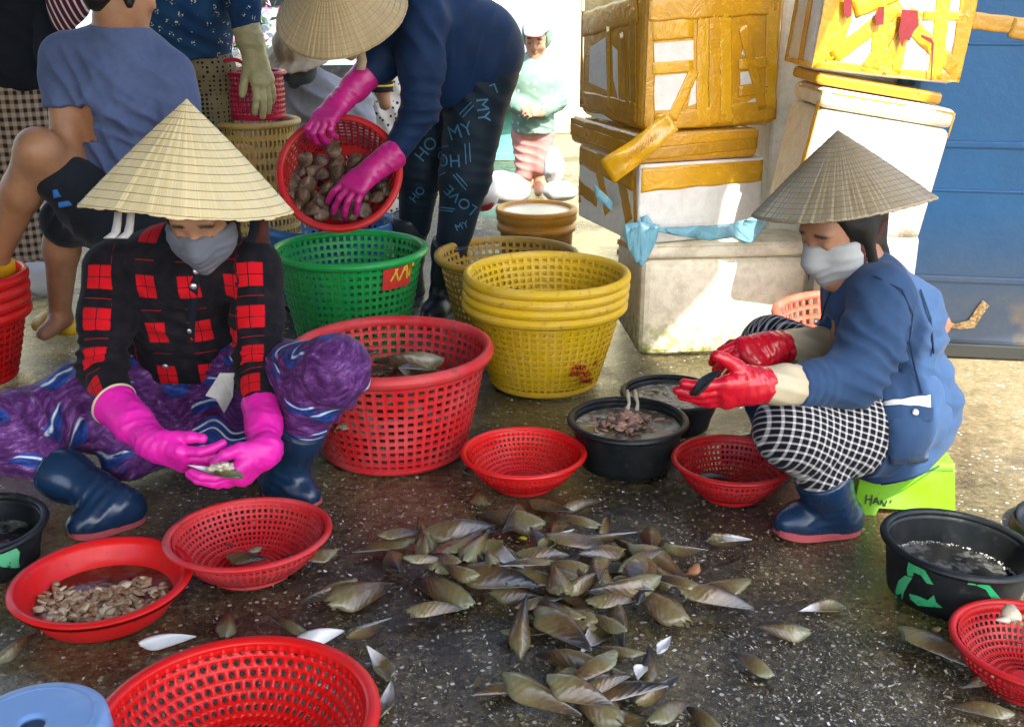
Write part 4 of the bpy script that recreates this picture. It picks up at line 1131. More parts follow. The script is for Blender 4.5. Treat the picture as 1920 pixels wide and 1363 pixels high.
M['sleeve_stripe'] = fabric('black_sleeve', (.012, .012, .016)); M['stripe_yellow'] = fabric('yellow_stripe', (.7, .5, .06))
M['blue_trim'] = fabric('blue_trim', (.03, .14, .38))
M['plaid_red'] = fabric('red_knit', (.55, .006, .012), (.40, .006, .012))
M['seam'] = fabric('dark_blue_stitching', (.014, .034, .08))
# ------------------------------------------------------------------ people
def person(loc, label, group=None):
    e = empty('person', loc); tag(e, label, 'person', group); bpy.context.view_layer.update(); return e
def clothe(root, name, B, mat, fold=(), crump=(.003, 9), seed=1, pat=None, smooth=1):
    V, Q = B.mesh(smooth); N = normals_of(V, Q)
    if fold: V = folds(V, N, fold, seed)
    if crump: V = crumple(V, N, crump[0], crump[1], seed)
    return skin_object(name, V, Q, mat, root, None if pat is None else pat(V))
def mask_part(root, P_, fr, mat, sc=1.0, w=.078, top=-.004, back=-.005, low=.085):
    r, f, u = fr; Rm = np.array([[r[i], f[i], u[i]] for i in range(3)]); B = Body(.0045)
    B.ell(P_(0, .026, -.034), (w * sc, .070 * sc, low * sc), .02, Rm); B.cone(P_(0, .082, .0), P_(0, .101, -.034), .017 * sc, .021 * sc, .03); B.cone(P_(0, .088, -.05), P_(0, .070, -.105), .014 * sc, .012 * sc, .04)
    B.cut(P_(0, .09, top + .012), (u - f * .10), .006); B.cut(P_(0, back, 0), (-f - u * .12), .006)
    V, Q = B.mesh(1); N = normals_of(V, Q)
    V = folds(V, N, [(P_(0, .09, -.075), u + r * .3, .020, .0032, .05), (P_(-.05, .04, -.03), u - r * .4, .024, .0025, .04), (P_(.05, .04, -.03), u + r * .4, .024, .0025, .04)], 5)
    return skin_object('face_mask', V, Q, mat, root)
def hair_part(root, P_, fr, mat, sc=1.0, grow=.010, front=.045, low=-.06, name='hair'):
    r, f, u = fr; Rm = np.array([[r[i], f[i], u[i]] for i in range(3)]); B = Body(.007)
    B.ell(P_(0, -.016, .030), ((.076 + grow) * sc, (.094 + grow) * sc, (.086 + grow) * sc), .02, Rm)
    B.cone(P_(0, -.06, 0), P_(0, -.07, low), .05 * sc, .04 * sc, .03)
    for s_ in (-1, 1): B.cone(P_(s_ * .070, -.005, .02), P_(s_ * .068, -.01, low), .020 * sc, .014 * sc, .02)
    B.cut(P_(0, front, 0), f - u * .35, .01)
    return clothe(root, name, B, mat, crump=(.003, 30))
def ribbon(root, pts, w, mat, name='strap', side=(1, 0, 0), th=.002):
    m = MB(); off = Vector(root.location); s_ = Vector(side).normalized(); rows = []
    P_ = [Vector(p) for p in pts]
    for i, p in enumerate(P_):
        t = (P_[min(i + 1, len(P_) - 1)] - P_[max(0, i - 1)]).normalized(); n = t.cross(s_).normalized()
        ww = w if not isinstance(w, (list, tuple)) else w[i]
        rows.append([p - off + s_ * ww + n * th, p - off + s_ * ww - n * th, p - off - s_ * ww - n * th, p - off - s_ * ww + n * th])
    m.grid(rows, closed_v=True); m.f += [(0, 1, 2, 3), tuple(len(m.v) - 4 + i for i in (3, 2, 1, 0))]
    return m.build(name, mat, root, True)

# ---- person in the plaid jacket
LWo = Vector((-.85, 2.62, 0))
lw = person(LWo, 'person in black and red plaid jacket opening a shell with pink gloves')
hipL, hipR = Vector((-.935, 2.76, .20)), Vector((-.765, 2.76, .20)); pel = Vector((-.85, 2.79, .21))
kneeA = A(4, 806, 2.40); bootA = A(100, 880, 2.34); ankA = A(222, 945, 2.27)
kneeB = A(628, 694, 2.34); bootB = A(566, 796, 2.37); ankB = A(528, 898, 2.42)
shA, elA, wrA = A(207, 505, 2.60), A(192, 688, 2.50), A(216, 762, 2.37)
shB, elB, wrB = A(478, 500, 2.60), A(486, 686, 2.50), A(488, 768, 2.37)
chest = Vector((-.845, 2.66, .47)); neck = A(372, 470, 2.58); headc = A(377, 402, 2.47)
hands = {}
B = Body(.0075)
Pl, frl = add_head(B, headc, (.03, -.90, -.40), (0, -.35, .92), .98, neck, .046)
B.chain([neck, chest + Vector((0, .03, -.02)), pel], [.055, .10, .11], .05)
B.chain([chest + Vector((0, 0, .06)), shA, elA, wrA], [.06, .05, .038, .028]); B.chain([chest + Vector((0, 0, .06)), shB, elB, wrB], [.06, .05, .038, .028])
B.chain([pel, hipL, kneeA, ankA + (bootA - ankA) * .3], [.09, .08, .055, .035]); B.chain([pel, hipR, kneeB, ankB + (bootB - ankB) * .3], [.09, .08, .055, .035])
clothe(lw, 'body', B, M['skin'], crump=None, pat=lambda V: face_pat(V, Pl, frl, .98))
hair_part(lw, Pl, frl, M['hair'], .98, .010, .040, -.085)
mask_part(lw, Pl, frl, M['mask_grey'], .98, .082, -.012, -.03)
# trousers and tunic
B = Body(.0075)
B.ell(pel + Vector((0, -.02, .02)), (.155, .12, .12), .05); B.cone(pel + Vector((0, -.03, .05)), Vector((-.845, 2.72, .33)), .105, .08, .05)
mA = hipL.lerp(kneeA, .5) + Vector((0, 0, -.02)); mB = hipR.lerp(kneeB, .5) + Vector((0, 0, -.03))
B.chain([hipL, mA, kneeA, bootA.lerp(ankA, .25)], [.112, .105, .082, .044], .05); B.chain([hipR, mB, kneeB, bootB.lerp(ankB, .25)], [.112, .098, .072, .048], .05)
B.ell(A(395, 815, 2.60), (.17, .08, .075), .06); B.chain([A(330, 800, 2.62), A(240, 850, 2.50)], [.085, .07], .05); B.chain([A(450, 800, 2.62), A(540, 800, 2.50)], [.085, .07], .05)
B.ell(kneeA.lerp(mA, .25) + Vector((0, -.02, -.04)), (.09, .07, .06), .06)
clothe(lw, 'trousers', B, M['purple'], [(kneeA, hipL - kneeA, .045, .011, .14), (kneeB + Vector((.02, -.03, -.06)), Vector((.6, 0, 1)), .06, .007, .10), (kneeB + Vector((-.05, 0, -.02)), hipR - kneeB, .045, .008, .10), (mA, Vector((1, 0, -.5)), .05, .014, .14), (pel + Vector((0, -.12, .05)), (0.3, 0, 1), .035, .010, .14)], (.0035, 9), 2)
# jacket
B = Body(.0065); FL = ((0, 1, 0), .78)
B.cone(Vector((-.85, 2.74, .25)), chest + Vector((0, .01, 0)), .165, .150, .05, FL); B.cone(chest, (shA + shB) / 2 + Vector((0, .01, -.01)), .150, .105, .05, FL)
B.cone(shA + Vector((.03, 0, 0)), shB - Vector((.03, 0, 0)), .066, .066, .05); B.cone((shA + shB) / 2 + Vector((0, 0, .0)), neck + Vector((0, -.005, .03)), .085, .060, .035)
for s_, e_, w_ in ((shA, elA, wrA), (shB, elB, wrB)): B.chain([s_, s_.lerp(e_, .5), e_, w_], [.066, .062, .056, .047], .03)
B.cut(neck + Vector((0, -.01, .028)), Vector((0, -.35, 1)), .006)
B.cut(wrA, wrA - elA, .006, .062); B.cut(wrB, wrB - elB, .006, .062)
gap = A(385, 668, 2.50); B.cone(gap, gap + Vector((-.035, -.01, -.15)), .003, .085, .02, ((0, 1, 0), 1.5), sub=True)
B.cut(Vector((-.85, 2.62, .215)), Vector((0, -.25, -1)), .008)
def jpat(V):
    out = np.zeros((len(V), 3)); lu = limb_uv(V, [([shA, elA, wrA], (0, -1, 0), .056), ([shB, elB, wrB], (0, -1, 0), .056)])
    tors = (V[:, 0] > shA.x + .028) & (V[:, 0] < shB.x - .028)
    dA = np.linalg.norm(V - _v(elA), axis=1) < .075; dB = np.linalg.norm(V - _v(elB), axis=1) < .075
    wA = np.linalg.norm(V - _v(wrA), axis=1) < .085; wB = np.linalg.norm(V - _v(wrB), axis=1) < .085
    tors &= ~(dA | dB | wA | wB)
    out[:, 0] = V[:, 0] - (-.845) + .030; out[:, 1] = V[:, 2] + .012; 
    m = ~tors; out[m, 0] = lu[m, 0]; out[m, 1] = lu[m, 1] - .030; out[m, 2] = 1
    return out
jk = Body(.0065); jk.ops = B.ops
clothe(lw, 'jacket', B, M['plaid'], [(elA, elA - shA, .03, .008, .09), (elB, elB - shB, .03, .008, .09), (shA + Vector((.06, -.04, -.06)), (1, 0, .6), .035, .006, .08), (shB + Vector((-.06, -.04, -.06)), (-1, 0, .6), .035, .006, .08), (chest + Vector((0, -.12, -.1)), (.5, 0, 1), .045, .007, .12), (wrA, wrA - elA, .018, .004, .05), (wrB, wrB - elB, .018, .004, .05)], (.004, 9), 4, jpat)
jt = bvh_world([o for o in lw.children if o.name.startswith('jacket')])
for px, py in ((368, 508), (363, 536), (357, 619), (311, 685), (402, 682)):
    p, n_ = on_surf(jt, px, py, 2.5); buttons(lw, [p], n_, M['brass'], .0085)
# placket and collar edges
pl_pts = [on_surf(jt, px, py, 2.5, .002)[0] for px, py in ((372, 490), (368, 508), (364, 540), (361, 575), (358, 610), (358, 640))]
ribbon(lw, pl_pts, .010, M['black_cloth'], 'placket', (1, 0, 0), .0015)
for pts in (((322, 455), (338, 468), (358, 482), (372, 488)), ((418, 455), (408, 466), (394, 480), (376, 489))):
    ribbon(lw, [on_surf(jt, x, y, 2.5, .004)[0] for x, y in pts], .009, M['plaid_red'], 'collar_band', (0, 0, 1), .0015)
# pocket cloth hanging open
m = MB(); q = [A(385, 742, 2.44), A(412, 700, 2.45), A(440, 700, 2.46), A(436, 745, 2.46), A(420, 775, 2.45), A(405, 748, 2.43)]
m.add([v - LWo for v in q] + [v - LWo + Vector((0, .006, 0)) for v in q], [tuple(range(6)), tuple(range(11, 5, -1))] + [(i, (i + 1) % 6, 6 + (i + 1) % 6, 6 + i) for i in range(6)]); m.build('pocket_lining', M['grey_pocket'], lw)
# boots
toeA = G(128, 1012); boot(lw, ankA, toeA, bootA, M['boot_navy'], M['sole_pink'], .058, .040, sc=.9)
toeB = G(596, 955); boot(lw, ankB, toeB, bootB, M['boot_navy'], M['sole_pink'], .060, .042, sc=.92)
# gloves
def glove(root, cuff, wrist, fdir, back, curls, mat, side, cuff_r=.044, wr_r=.031, sc=1.0, mid=None, mat_cuff=None, thumb=(45, 20, 25), vox=.0030, fat=1.12, spread=(8, 2, -3, -9), hem=True):
    B = Body(vox); cuff = Vector(cuff); wrist = Vector(wrist); ax = cuff - wrist
    md = Vector(mid) if mid is not None else wrist + ax * .5
    tips = add_hand(B, wrist, fdir, back, curls, sc, thumb, side, spread, fat)
    if mat_cuff is None: B.chain([wrist + Vector(fdir).normalized() * .015, md, cuff], [wr_r, (wr_r + cuff_r) * .5, cuff_r], .02)
    else: B.cone(wrist + Vector(fdir).normalized() * .015, wrist + ax * .12, wr_r, wr_r * 1.05, .02)
    if mat_cuff is None: B.cut(cuff - (cuff - md).normalized() * .0, (cuff - md), .003)
    V, Q = B.mesh(1); N = normals_of(V, Q)
    V = folds(V, N, [(wrist, ax + Vector((.02, 0, .02)), .020, .0034, .04), (wrist + ax * .45 + Vector((0, -.02, 0)), ax + Vector((.05, 0, .06)), .034, .0026, .05), (wrist + Vector(fdir).normalized() * .05, Vector(fdir), .02, .0016, .04)], 9)
    V = crumple(V, normals_of(V, Q), .0018, 45, 3)
    g = skin_object('glove', V, Q, mat, root)
    if mat_cuff is not None:
        B = Body(.0045); B.chain([wrist, md, cuff], [wr_r * 1.12, (wr_r + cuff_r) * .52, cuff_r], .02); B.cut(wrist + ax * .08, -ax, .003); B.cut(cuff, ax, .003)
        V, Q = B.mesh(1); N = normals_of(V, Q); V = folds(V, N, [(md, ax + Vector((0, 0, .3)), .026, .004, .07)], 8)
        V = V - np.array(root.location); me = quads_mesh('glove_cuff', V, Q); c_ = link('glove_cuff', me, mat_cuff, g, True)
    elif hem:
        r1, _, r2 = frame_from(ax, Vector((.2, .1, 1))); m = MB(); off = Vector(root.location)
        m.tube([cuff + (r1 * math.cos(2 * math.pi * j / 32) + r2 * math.sin(2 * math.pi * j / 32)) * cuff_r - off for j in range(33)], .0035, 6, False); m.build('glove_hem', M['cream_rubber'] if hem is True else mat, g, True)
    return g
wA = A(286, 832, 2.26); cA = wrA + (elA - wrA) * .06
glove(lw, cA, wA, A(390, 880, 2.20) - wA, Vector((-.25, -.80, -.45)), [(18, 25, 15), (22, 25, 15), (25, 25, 15), (25, 30, 15)], M['pink_rubber'], -1, .053, .034, 1.08, thumb=(16, 4, 10))
wB = A(503, 842, 2.24); cB = wrB + (elB - wrB) * .15
glove(lw, cB, wB, A(430, 905, 2.17) - wB, Vector((.35, -.75, -.60)), [(20, 30, 20), (28, 32, 20), (32, 35, 20), (35, 35, 20)], M['pink_rubber'], 1, .045, .034, 1.08, thumb=(34, 28, 35), hem=False)
# hat with its ties
bc = A(352, 391, 2.46); tipp = A(350, 186, 2.485); zc = bc.y * CP - (bc.z - CAMH) * SP
conical_hat(lw, tipp, bc, 196 / FPX * zc, M['straw'], 40, .02, 15, .0022, .012, 3)
for dx in (0, 24): ribbon(lw, [A(222 + dx, 398, 2.44), A(220 + dx, 420, 2.43), A(217 + dx, 436, 2.42), A(205 + dx, 447, 2.41)], [.008, .009, .010, .013], M['white_cloth'], 'hat_tie')
ribbon(lw, [A(488, 398, 2.46), A(490, 425, 2.45), A(491, 455, 2.45)], .016, M['brown_strap'], 'hat_strap')
ribbon(lw, [A(478, 398, 2.44), A(476, 430, 2.44), A(470, 452, 2.45)], .010, M['black_cloth'], 'hat_strap')

# ---- person in the blue jacket
RWo = Vector((.90, 2.40, 0))
rw = person(RWo, 'person in blue button jacket and gingham trousers sitting on the lime stool in red gloves')
pel = Vector((.903, 2.43, .235)); hN, hF = Vector((.895, 2.33, .215)), Vector((.93, 2.53, .215))
kN, bN, aN = A(1487, 806, 2.16), A(1540, 886, 2.20), A(1566, 955, 2.235)
kF, bF, aF = A(1448, 655, 2.64), A(1438, 735, 2.62), A(1462, 825, 2.63)
shN, elN, wrN = A(1655, 560, 2.31), A(1600, 708, 2.19), A(1492, 722, 2.13)
shF, elF, wrF = A(1592, 545, 2.56), A(1585, 650, 2.56), A(1542, 643, 2.48)
neck = A(1605, 498, 2.43); headc = A(1578, 430, 2.42); chest = A(1648, 600, 2.43)
B = Body(.0075)
Pr, frr = add_head(B, headc, (-.84, -.42, -.34), (-.25, -.1, .95), .98, neck, .046)
B.chain([neck, chest, pel], [.055, .095, .11], .05)
for q in ((shN, elN, wrN), (shF, elF, wrF)): B.chain([chest + Vector((-.02, 0, .05))] + list(q), [.06, .05, .038, .028])
B.chain([pel, hN, kN, aN + (bN - aN) * .3], [.09, .08, .055, .035]); B.chain([pel, hF, kF, aF + (bF - aF) * .3], [.09, .08, .055, .035])
clothe(rw, 'body', B, M['skin'], crump=None, pat=lambda V: face_pat(V, Pr, frr, .98))
hair_part(rw, Pr, frr, M['hair'], .98, .008, .035, -.10)
mask_part(rw, Pr, frr, M['mask_pale'], .98, .078, -.010, -.005)
# strands of hair below the mask
m = MB(); rng = random.Random(4)
for q in range(26):
    a = A(1524 + rng.uniform(-10, 16), 470 + rng.uniform(-8, 8), 2.46 + rng.uniform(-.02, .02)); b = a + Vector((rng.uniform(-.012, .012), rng.uniform(-.01, .01), -rng.uniform(.03, .062)))
    m.tube([a - RWo, a.lerp(b, .5) - RWo + Vector((rng.uniform(-.004, .004), 0, 0)), b - RWo], [.0022, .0018, .0006], 5)
hs = m.build('hair_strands', M['hair'], rw, True); hs['kind'] = 'stuff'
B = Body(.0065)
B.ell(pel + Vector((-.015, 0, -.015)), (.105, .13, .088), .05)
mN, mF = hN.lerp(kN, .5), hF.lerp(kF, .5)
B.chain([hN, mN, kN], [.084, .096, .080], .04); B.chain([kN, bN, bN.lerp(aN, .3)], [.078, .050, .040], .03); B.chain([hF, mF, kF, bF.lerp(aF, .3)], [.105, .10, .078, .05], .04)
def gpat(V):
    # cloth laid along the thigh and turned down the shin
    out = np.zeros((len(V), 3)); near = V[:, 1] < 2.43
    for msk, h_, k_, b_ in ((near, hN, kN, aN), (~near, hF, kF, aF)):
        th = (k_ - h_).normalized(); ax = _v(th); q = V - _v(k_); s_ = q @ ax; pr = _v(Vector((-th.z, 0, th.x)).normalized()); v_ = q @ pr
        d2 = _v((b_ - k_).normalized()); w = np.clip((q @ d2) / .09, 0, 1); 
        out[:, 0] = np.where(msk, s_ + .35 * (V[:, 1] - h_.y), out[:, 0]); out[:, 1] = np.where(msk, v_ + .75 * np.abs(V[:, 1] - h_.y), out[:, 1])
    return out
clothe(rw, 'trousers', B, M['gingham'], [(kN + Vector((.04, 0, -.03)), bN - kN, .03, .006, .07), (mN, hN - kN, .045, .006, .1)], (.003, 9), 3,
       gpat)
B = Body(.0065)
B.cone(pel + Vector((.015, 0, .0)), chest + Vector((.015, 0, -.02)), .120, .116, .05, ((.0, 1, 0), 1.18)); B.cone(chest + Vector((.015, 0, 0)), (shN + shF) / 2 + Vector((.012, 0, 0)), .132, .095, .05)
B.cone(shN + Vector((0, .02, 0)), shF - Vector((0, .02, 0)), .066, .062, .05); B.cone((shN + shF) / 2, neck + Vector((-.012, 0, .02)), .08, .056, .035)
B.chain([shN, shN.lerp(elN, .55) + Vector((.012, 0, 0)), elN, wrN], [.070, .070, .062, .045], .03); B.chain([shF, elF, wrF], [.064, .058, .046], .03)
B.cone(pel + Vector((.02, -.05, .02)), pel + Vector((-.02, -.09, -.075)), .12, .105, .05); B.cone(pel + Vector((.025, .0, .0)), pel + Vector((.045, -.02, -.06)), .100, .092, .05)
B.cut(neck + Vector((-.01, 0, .022)), Vector((-.25, 0, 1)), .005); B.cut(Vector((0, 0, .150)), Vector((-.38, 0, -1)), .006) if False else None
B.cut(A(1650, 905, 2.27), Vector((.34, 0, -1)), .006); B.cut(wrN, wrN - elN, .004, .07); B.cut(wrF, wrF - elF, .004, .065)
clothe(rw, 'jacket', B, M['denim_blue'], [(elN + Vector((.02, 0, .02)), Vector((-.5, 0, -.8)), .034, .010, .10), (shN + Vector((0, -.03, -.06)), Vector((.8, 0, .6)), .05, .007, .09), (pel + Vector((-.06, -.13, .10)), Vector((1, 0, -.6)), .06, .010, .14), (chest + Vector((.06, -.12, -.08)), Vector((.7, 0, .7)), .07, .012, .12), (chest + Vector((.1, -.1, .02)), Vector((.4, 0, 1)), .06, .008, .10), (pel + Vector((.08, -.08, .12)), Vector((.3, 0, 1)), .05, .010, .12), (wrN + (elN - wrN) * .3, elN - wrN, .024, .005, .05)], (.0035, 8), 6)
B = Body(.0065); sk1 = hN + Vector((-.015, .01, .04)); sk2 = hN.lerp(kN, .30)
B.cone(sk1, sk2 + Vector((0, 0, .005)), .106, .116, .04); B.cone(pel + Vector((-.01, -.04, .06)), sk1, .10, .105, .05); B.cone(sk1, pel + Vector((.0, .06, -.01)), .104, .11, .05)
B.cut(A(1650, 905, 2.21), Vector((.36, 0, -1)), .005); B.cut(A(1652, 800, 2.2), Vector((-1, 0, .05)), .005)
clothe(rw, 'jacket_skirt', B, M['denim_blue'], [(A(1700, 830, 2.2), Vector((1, 0, -.3)), .05, .008, .12)], (.0035, 8), 7)
jt = bvh_world([o for o in rw.children if o.name.startswith('jacket')])
for px, py in ((1567, 503), (1559, 531), (1532, 604), (1653, 797)):
    p, n_ = on_surf(jt, px, py, 2.4); buttons(rw, [p], n_, M['brass'], .0085)
def surf_patch(root, name, tree, quad, mat, y=2.3, off=.004, n=8, bulge=0.0):
    """a cloth patch laid on a garment; quad = four pixels, clockwise from top left"""
    m = MB(); rows = []; o = Vector(root.location); (a, b, c, d) = [Vector((x, yy, 0)) for x, yy in quad]
    for i in range(n + 1):
        row = []
        for j in range(n + 1):
            s_, t_ = j / n, i / n; p = (a * (1 - s_) + b * s_) * (1 - t_) + (d * (1 - s_) + c * s_) * t_
            w, nn = on_surf(tree, p.x, p.y, y, off + bulge * math.sin(math.pi * s_) * math.sin(math.pi * t_)); row.append(w - o)
        rows.append(row)
    m.grid(rows); k = len(m.v)
    ob = m.build(name, mat, root, True)
    md = ob.modifiers.new('th', 'SOLIDIFY'); md.thickness = .003; md.offset = 1
    return ob
pk = surf_patch(rw, 'pocket', jt, [(1652, 765), (1742, 766), (1736, 862), (1668, 868)], M['denim_blue'], bulge=.018)
surf_patch(rw, 'pocket_flap', jt, [(1650, 764), (1743, 765), (1743, 788), (1652, 792)], M['denim_blue'], off=.012)
surf_patch(rw, 'pocket_paper', jt, [(1652, 756), (1740, 742), (1741, 768), (1652, 768)], M['white_cloth'], off=.006)
p, n_ = on_surf(jt, 1709, 777, 2.3, .018); buttons(rw, [p], n_, M['brass'], .0085)
for pts, nm in ((((1580, 500), (1566, 535), (1552, 570), (1538, 612), (1530, 640)), 'seam'), (((1640, 520), (1688, 545), (1706, 590), (1700, 640), (1680, 690)), 'seam'), (((1700, 640), (1712, 690), (1724, 740)), 'seam'), (((1655, 905), (1700, 896), (1740, 880), (1782, 862)), 'hem_stitch'), (((1722, 545), (1742, 600), (1748, 660)), 'seam')):
    ribbon(rw, [on_surf(jt, x, y, 2.4, .006)[0] for x, y in pts], .0020, M['seam'], nm, (1, 0, .3), .0012)
boot(rw, aN, G(1448, 1003), bN, M['boot_navy'], M['sole_pink'], .058, .041, sc=.98); boot(rw, aF, aF + Vector((-.16, -.03, 0)), bF, M['boot_navy'], M['sole_pink'], .060, .044, sc=.95)
wN = A(1424, 722, 2.09); glove(rw, wrN + (elN - wrN) * .06, wN, A(1285, 752, 2.05) - wN, Vector((.0, -.92, -.38)), [(6, 14, 8), (7, 15, 8), (8, 16, 8), (9, 17, 8)], M['red_rubber'], 1, .043, .033, .94, mat_cuff=M['cream_rubber'], thumb=(40, 4, 6), spread=(1, 0, 0, 1), fat=1.28)
wF = A(1458, 652, 2.42); glove(rw, wrF + (elF - wrF) * .06, wF, A(1385, 672, 2.36) - wF, Vector((-.1, -.75, .65)), [(35, 45, 25), (40, 50, 25), (45, 50, 25), (45, 50, 25)], M['red_rubber'], 1, .042, .034, 1.1, mat_cuff=M['cream_rubber'], thumb=(25, 20, 20))
bc = A(1580, 392, 2.43); tipp = A(1581, 244, 2.455) + Vector((-.012, 0, 0)); zc = bc.y * CP - (bc.z - CAMH) * SP
conical_hat(rw, tipp, bc, 168 / FPX * zc, M['straw_grey'], 90, .004, 18, .0016, .006, 8)
ribbon(rw, [A(1588, 412, 2.36), A(1600, 440, 2.35), A(1612, 470, 2.35), A(1618, 492, 2.36)], [.016, .015, .012, .006], M['brown_strap'], 'hat_strap')
ribbon(rw, [A(1652, 408, 2.38), A(1640, 440, 2.37), A(1622, 474, 2.36), A(1618, 495, 2.36)], [.016, .015, .012, .006], M['brown_strap'], 'hat_strap')
# ---- seated person in the slate blue T-shirt, seen from behind
mo = Vector((-1.25, 3.5, 0)); mn = person(mo, 'person in slate blue T-shirt and black shorts sitting with back turned')
pel = A(228, 395, 3.52); chest = A(212, 165, 3.44); neck = A(222, 45, 3.40); hd = A(230, -26, 3.40)
sL, sR = A(122, 112, 3.40), A(318, 140, 3.44); eL, wL = A(122, 292, 3.33), A(165, 270, 3.60); eR, wR = A(350, 300, 3.36), A(300, 330, 3.2)
k1, a1 = A(72, 282, 3.24), A(-8, 488, 3.38); k2, a2 = A(118, 400, 3.56), A(112, 585, 3.62)
B = Body(.008); Pm, frm = add_head(B, hd, (.62, .70, -.30), (.1, .1, 1), 1.05, neck, .046)
B.chain([neck, chest, pel], [.06, .12, .12], .06); B.chain([chest + Vector((0, 0, .1)), sL, eL, wL], [.06, .052, .043, .030]); B.chain([chest + Vector((0, 0, .1)), sR, eR, wR], [.06, .052, .04, .03])
B.chain([pel, A(170, 375, 3.42), k1, k1.lerp(a1, .35), a1], [.10, .085, .062, .058, .036], .03); B.chain([pel, A(190, 395, 3.52), k2, k2.lerp(a2, .35), a2], [.10, .09, .062, .056, .036], .03)
B.cone(a1, a1 + Vector((-.05, -.13, -.03)), .034, .028, .03); B.cone(a2 + Vector((0, .02, -.03)), a2 + Vector((-.02, -.10, -.045)), .034, .026, .03)
clothe(mn, 'body', B, M['skin_tan'], crump=None, pat=lambda V: face_pat(V, Pm, frm, 1.05))
hair_part(mn, Pm, frm, M['hair'], 1.05, .006, .03, -.05)
B = Body(.0075); B.cone(pel + Vector((0, 0, .02)), chest, .150, .165, .06, ((0, 1, 0), .85)); B.cone(chest, neck + Vector((0, 0, -.035)), .165, .085, .06)
B.cone(sL + Vector((.04, 0, 0)), sR - Vector((.04, 0, 0)), .075, .075, .06); B.chain([sL, sL.lerp(eL, .58)], [.074, .068], .03); B.chain([sR, sR.lerp(eR, .6)], [.074, .068], .03)
B.ell(chest + Vector((.02, .06, .02)), (.17, .10, .17), .06); B.cut(sL.lerp(eL, .53), eL - sL, .004, .08); B.cut(neck + Vector((0, 0, .005)), (0, -.1, 1), .005)
clothe(mn, 't_shirt', B, M['tee'], [(sL + Vector((.06, -.05, -.06)), (1, 0, .5), .05, .012, .10), (pel + Vector((.04, -.12, .14)), (1, 0, .25), .055, .018, .17), (chest + Vector((.1, -.12, .0)), (.7, 0, .8), .09, .014, .18), (chest + Vector((.12, -.1, -.12)), (.5, 0, .9), .06, .013, .13), (chest + Vector((-.08, -.14, -.05)), (.9, 0, -.5), .08, .010, .14)], (.006, 6), 11)
B = Body(.0085); B.ell(pel + Vector((0, 0, -.01)), (.17, .15, .11), .05); B.chain([pel, A(185, 385, 3.42), A(118, 335, 3.30)], [.12, .110, .085], .04); B.chain([pel, A(200, 400, 3.52), A(128, 415, 3.55)], [.12, .105, .088], .04)
clothe(mn, 'shorts', B, M['shorts'], [(A(160, 400, 3.4), (1, 0, -.6), .05, .010, .14)], (.004, 7), 12)
ribbon(mn, [A(100, 365, 3.205), A(135, 355, 3.27), A(172, 352, 3.29)], .012, M['blue_trim'], 'shorts_stripe', (0, 0, 1)); ribbon(mn, [A(110, 385, 3.22), A(150, 378, 3.28), A(185, 368, 3.30)], .008, M['blue_trim'], 'shorts_stripe', (0, 0, 1))
def clog(root, heel, toe, mat):
    B = Body(.006); h, t_ = Vector(heel), Vector(toe); B.cone(h + Vector((0, 0, .03)), h.lerp(t_, .6) + Vector((0, 0, .034)), .036, .047, .02); B.cone(h.lerp(t_, .55) + Vector((0, 0, .036)), t_ + Vector((0, 0, .028)), .047, .034, .02)
    c_ = h.lerp(t_, .15); B.ell(Vector((c_.x, c_.y, .075)) + Vector((0, 0, h.z)), (.036, .050, .035), .012, None, True); B.cut(h + Vector((0, 0, .004)), (0, 0, -1), .004)
    return clothe(root, 'clog', B, mat, crump=None)
clog(mn, G(136, 628), G(88, 618) + Vector((-.01, -.02, 0)), M['clog'])
f1 = a1 + Vector((0, 0, -.06)); clog(mn, f1 + Vector((.02, .02, 0)), f1 + Vector((-.05, -.15, 0)), M['clog'])
# cap
B = Body(.007); r_, f_, u_ = frm; B.ell(Pm(0, -.01, .05), (.092, .108, .085), .02, np.array([[r_[i], f_[i], u_[i]] for i in range(3)])); B.cut(Pm(0, 0, .02), -u_, .005); B.cone(Pm(-.03, -.10, .035), Pm(.03, -.10, .035), .03, .03, .02, (u_, .4))
clothe(mn, 'cap', B, M['hood_grey'], crump=(.002, 20))

# ---- bending person in navy with the tilted basket
bo = Vector((-.25, 3.95, 0)); bw = person(bo, 'bending person in navy top and printed leggings holding the tilted clam basket')
hipC = A(885, 85, 3.98); chest = A(775, 15, 3.84); neck = A(700, 5, 3.72); hd = A(652, 30, 3.66)
hA, kA_, aA = A(842, 175, 4.06), A(788, 320, 4.04), A(768, 520, 4.12); hB, kB_, aB = A(900, 165, 3.96), A(872, 330, 3.90), A(833, 548, 3.95)
s1, e1, w1 = A(722, 50, 3.78), A(712, 120, 3.76), A(682, 142, 3.72); s2, e2, w2 = A(790, 40, 3.70), A(790, 205, 3.66), A(742, 282, 3.64)
B = Body(.0085); Pb, frb = add_head(B, hd, (-.35, -.72, -.60), (-.3, -.65, .70), .98, neck, .046)
B.chain([neck, chest, hipC], [.055, .11, .12], .06); B.chain([chest, s1, e1, w1], [.06, .05, .038, .028]); B.chain([chest, s2, e2, w2], [.06, .05, .038, .028]); B.chain([hipC, hA, kA_, aA], [.11, .09, .06, .036]); B.chain([hipC, hB, kB_, aB], [.11, .09, .06, .036])
clothe(bw, 'body', B, M['skin'], crump=None, pat=lambda V: face_pat(V, Pb, frb, .98))
hair_part(bw, Pb, frb, M['hair'], .98, .008, .03, -.08); mask_part(bw, Pb, frb, M['beige_cloth'], .98)
B = Body(.008); B.ell(hipC + Vector((.0, 0, -.06)), (.155, .15, .16), .06); B.chain([hA + Vector((0, 0, .05)), kA_, kA_.lerp(aA, .5)], [.125, .080, .060], .04); B.chain([hB + Vector((0, 0, .05)), kB_, kB_.lerp(aB, .6)], [.13, .086, .062], .04)
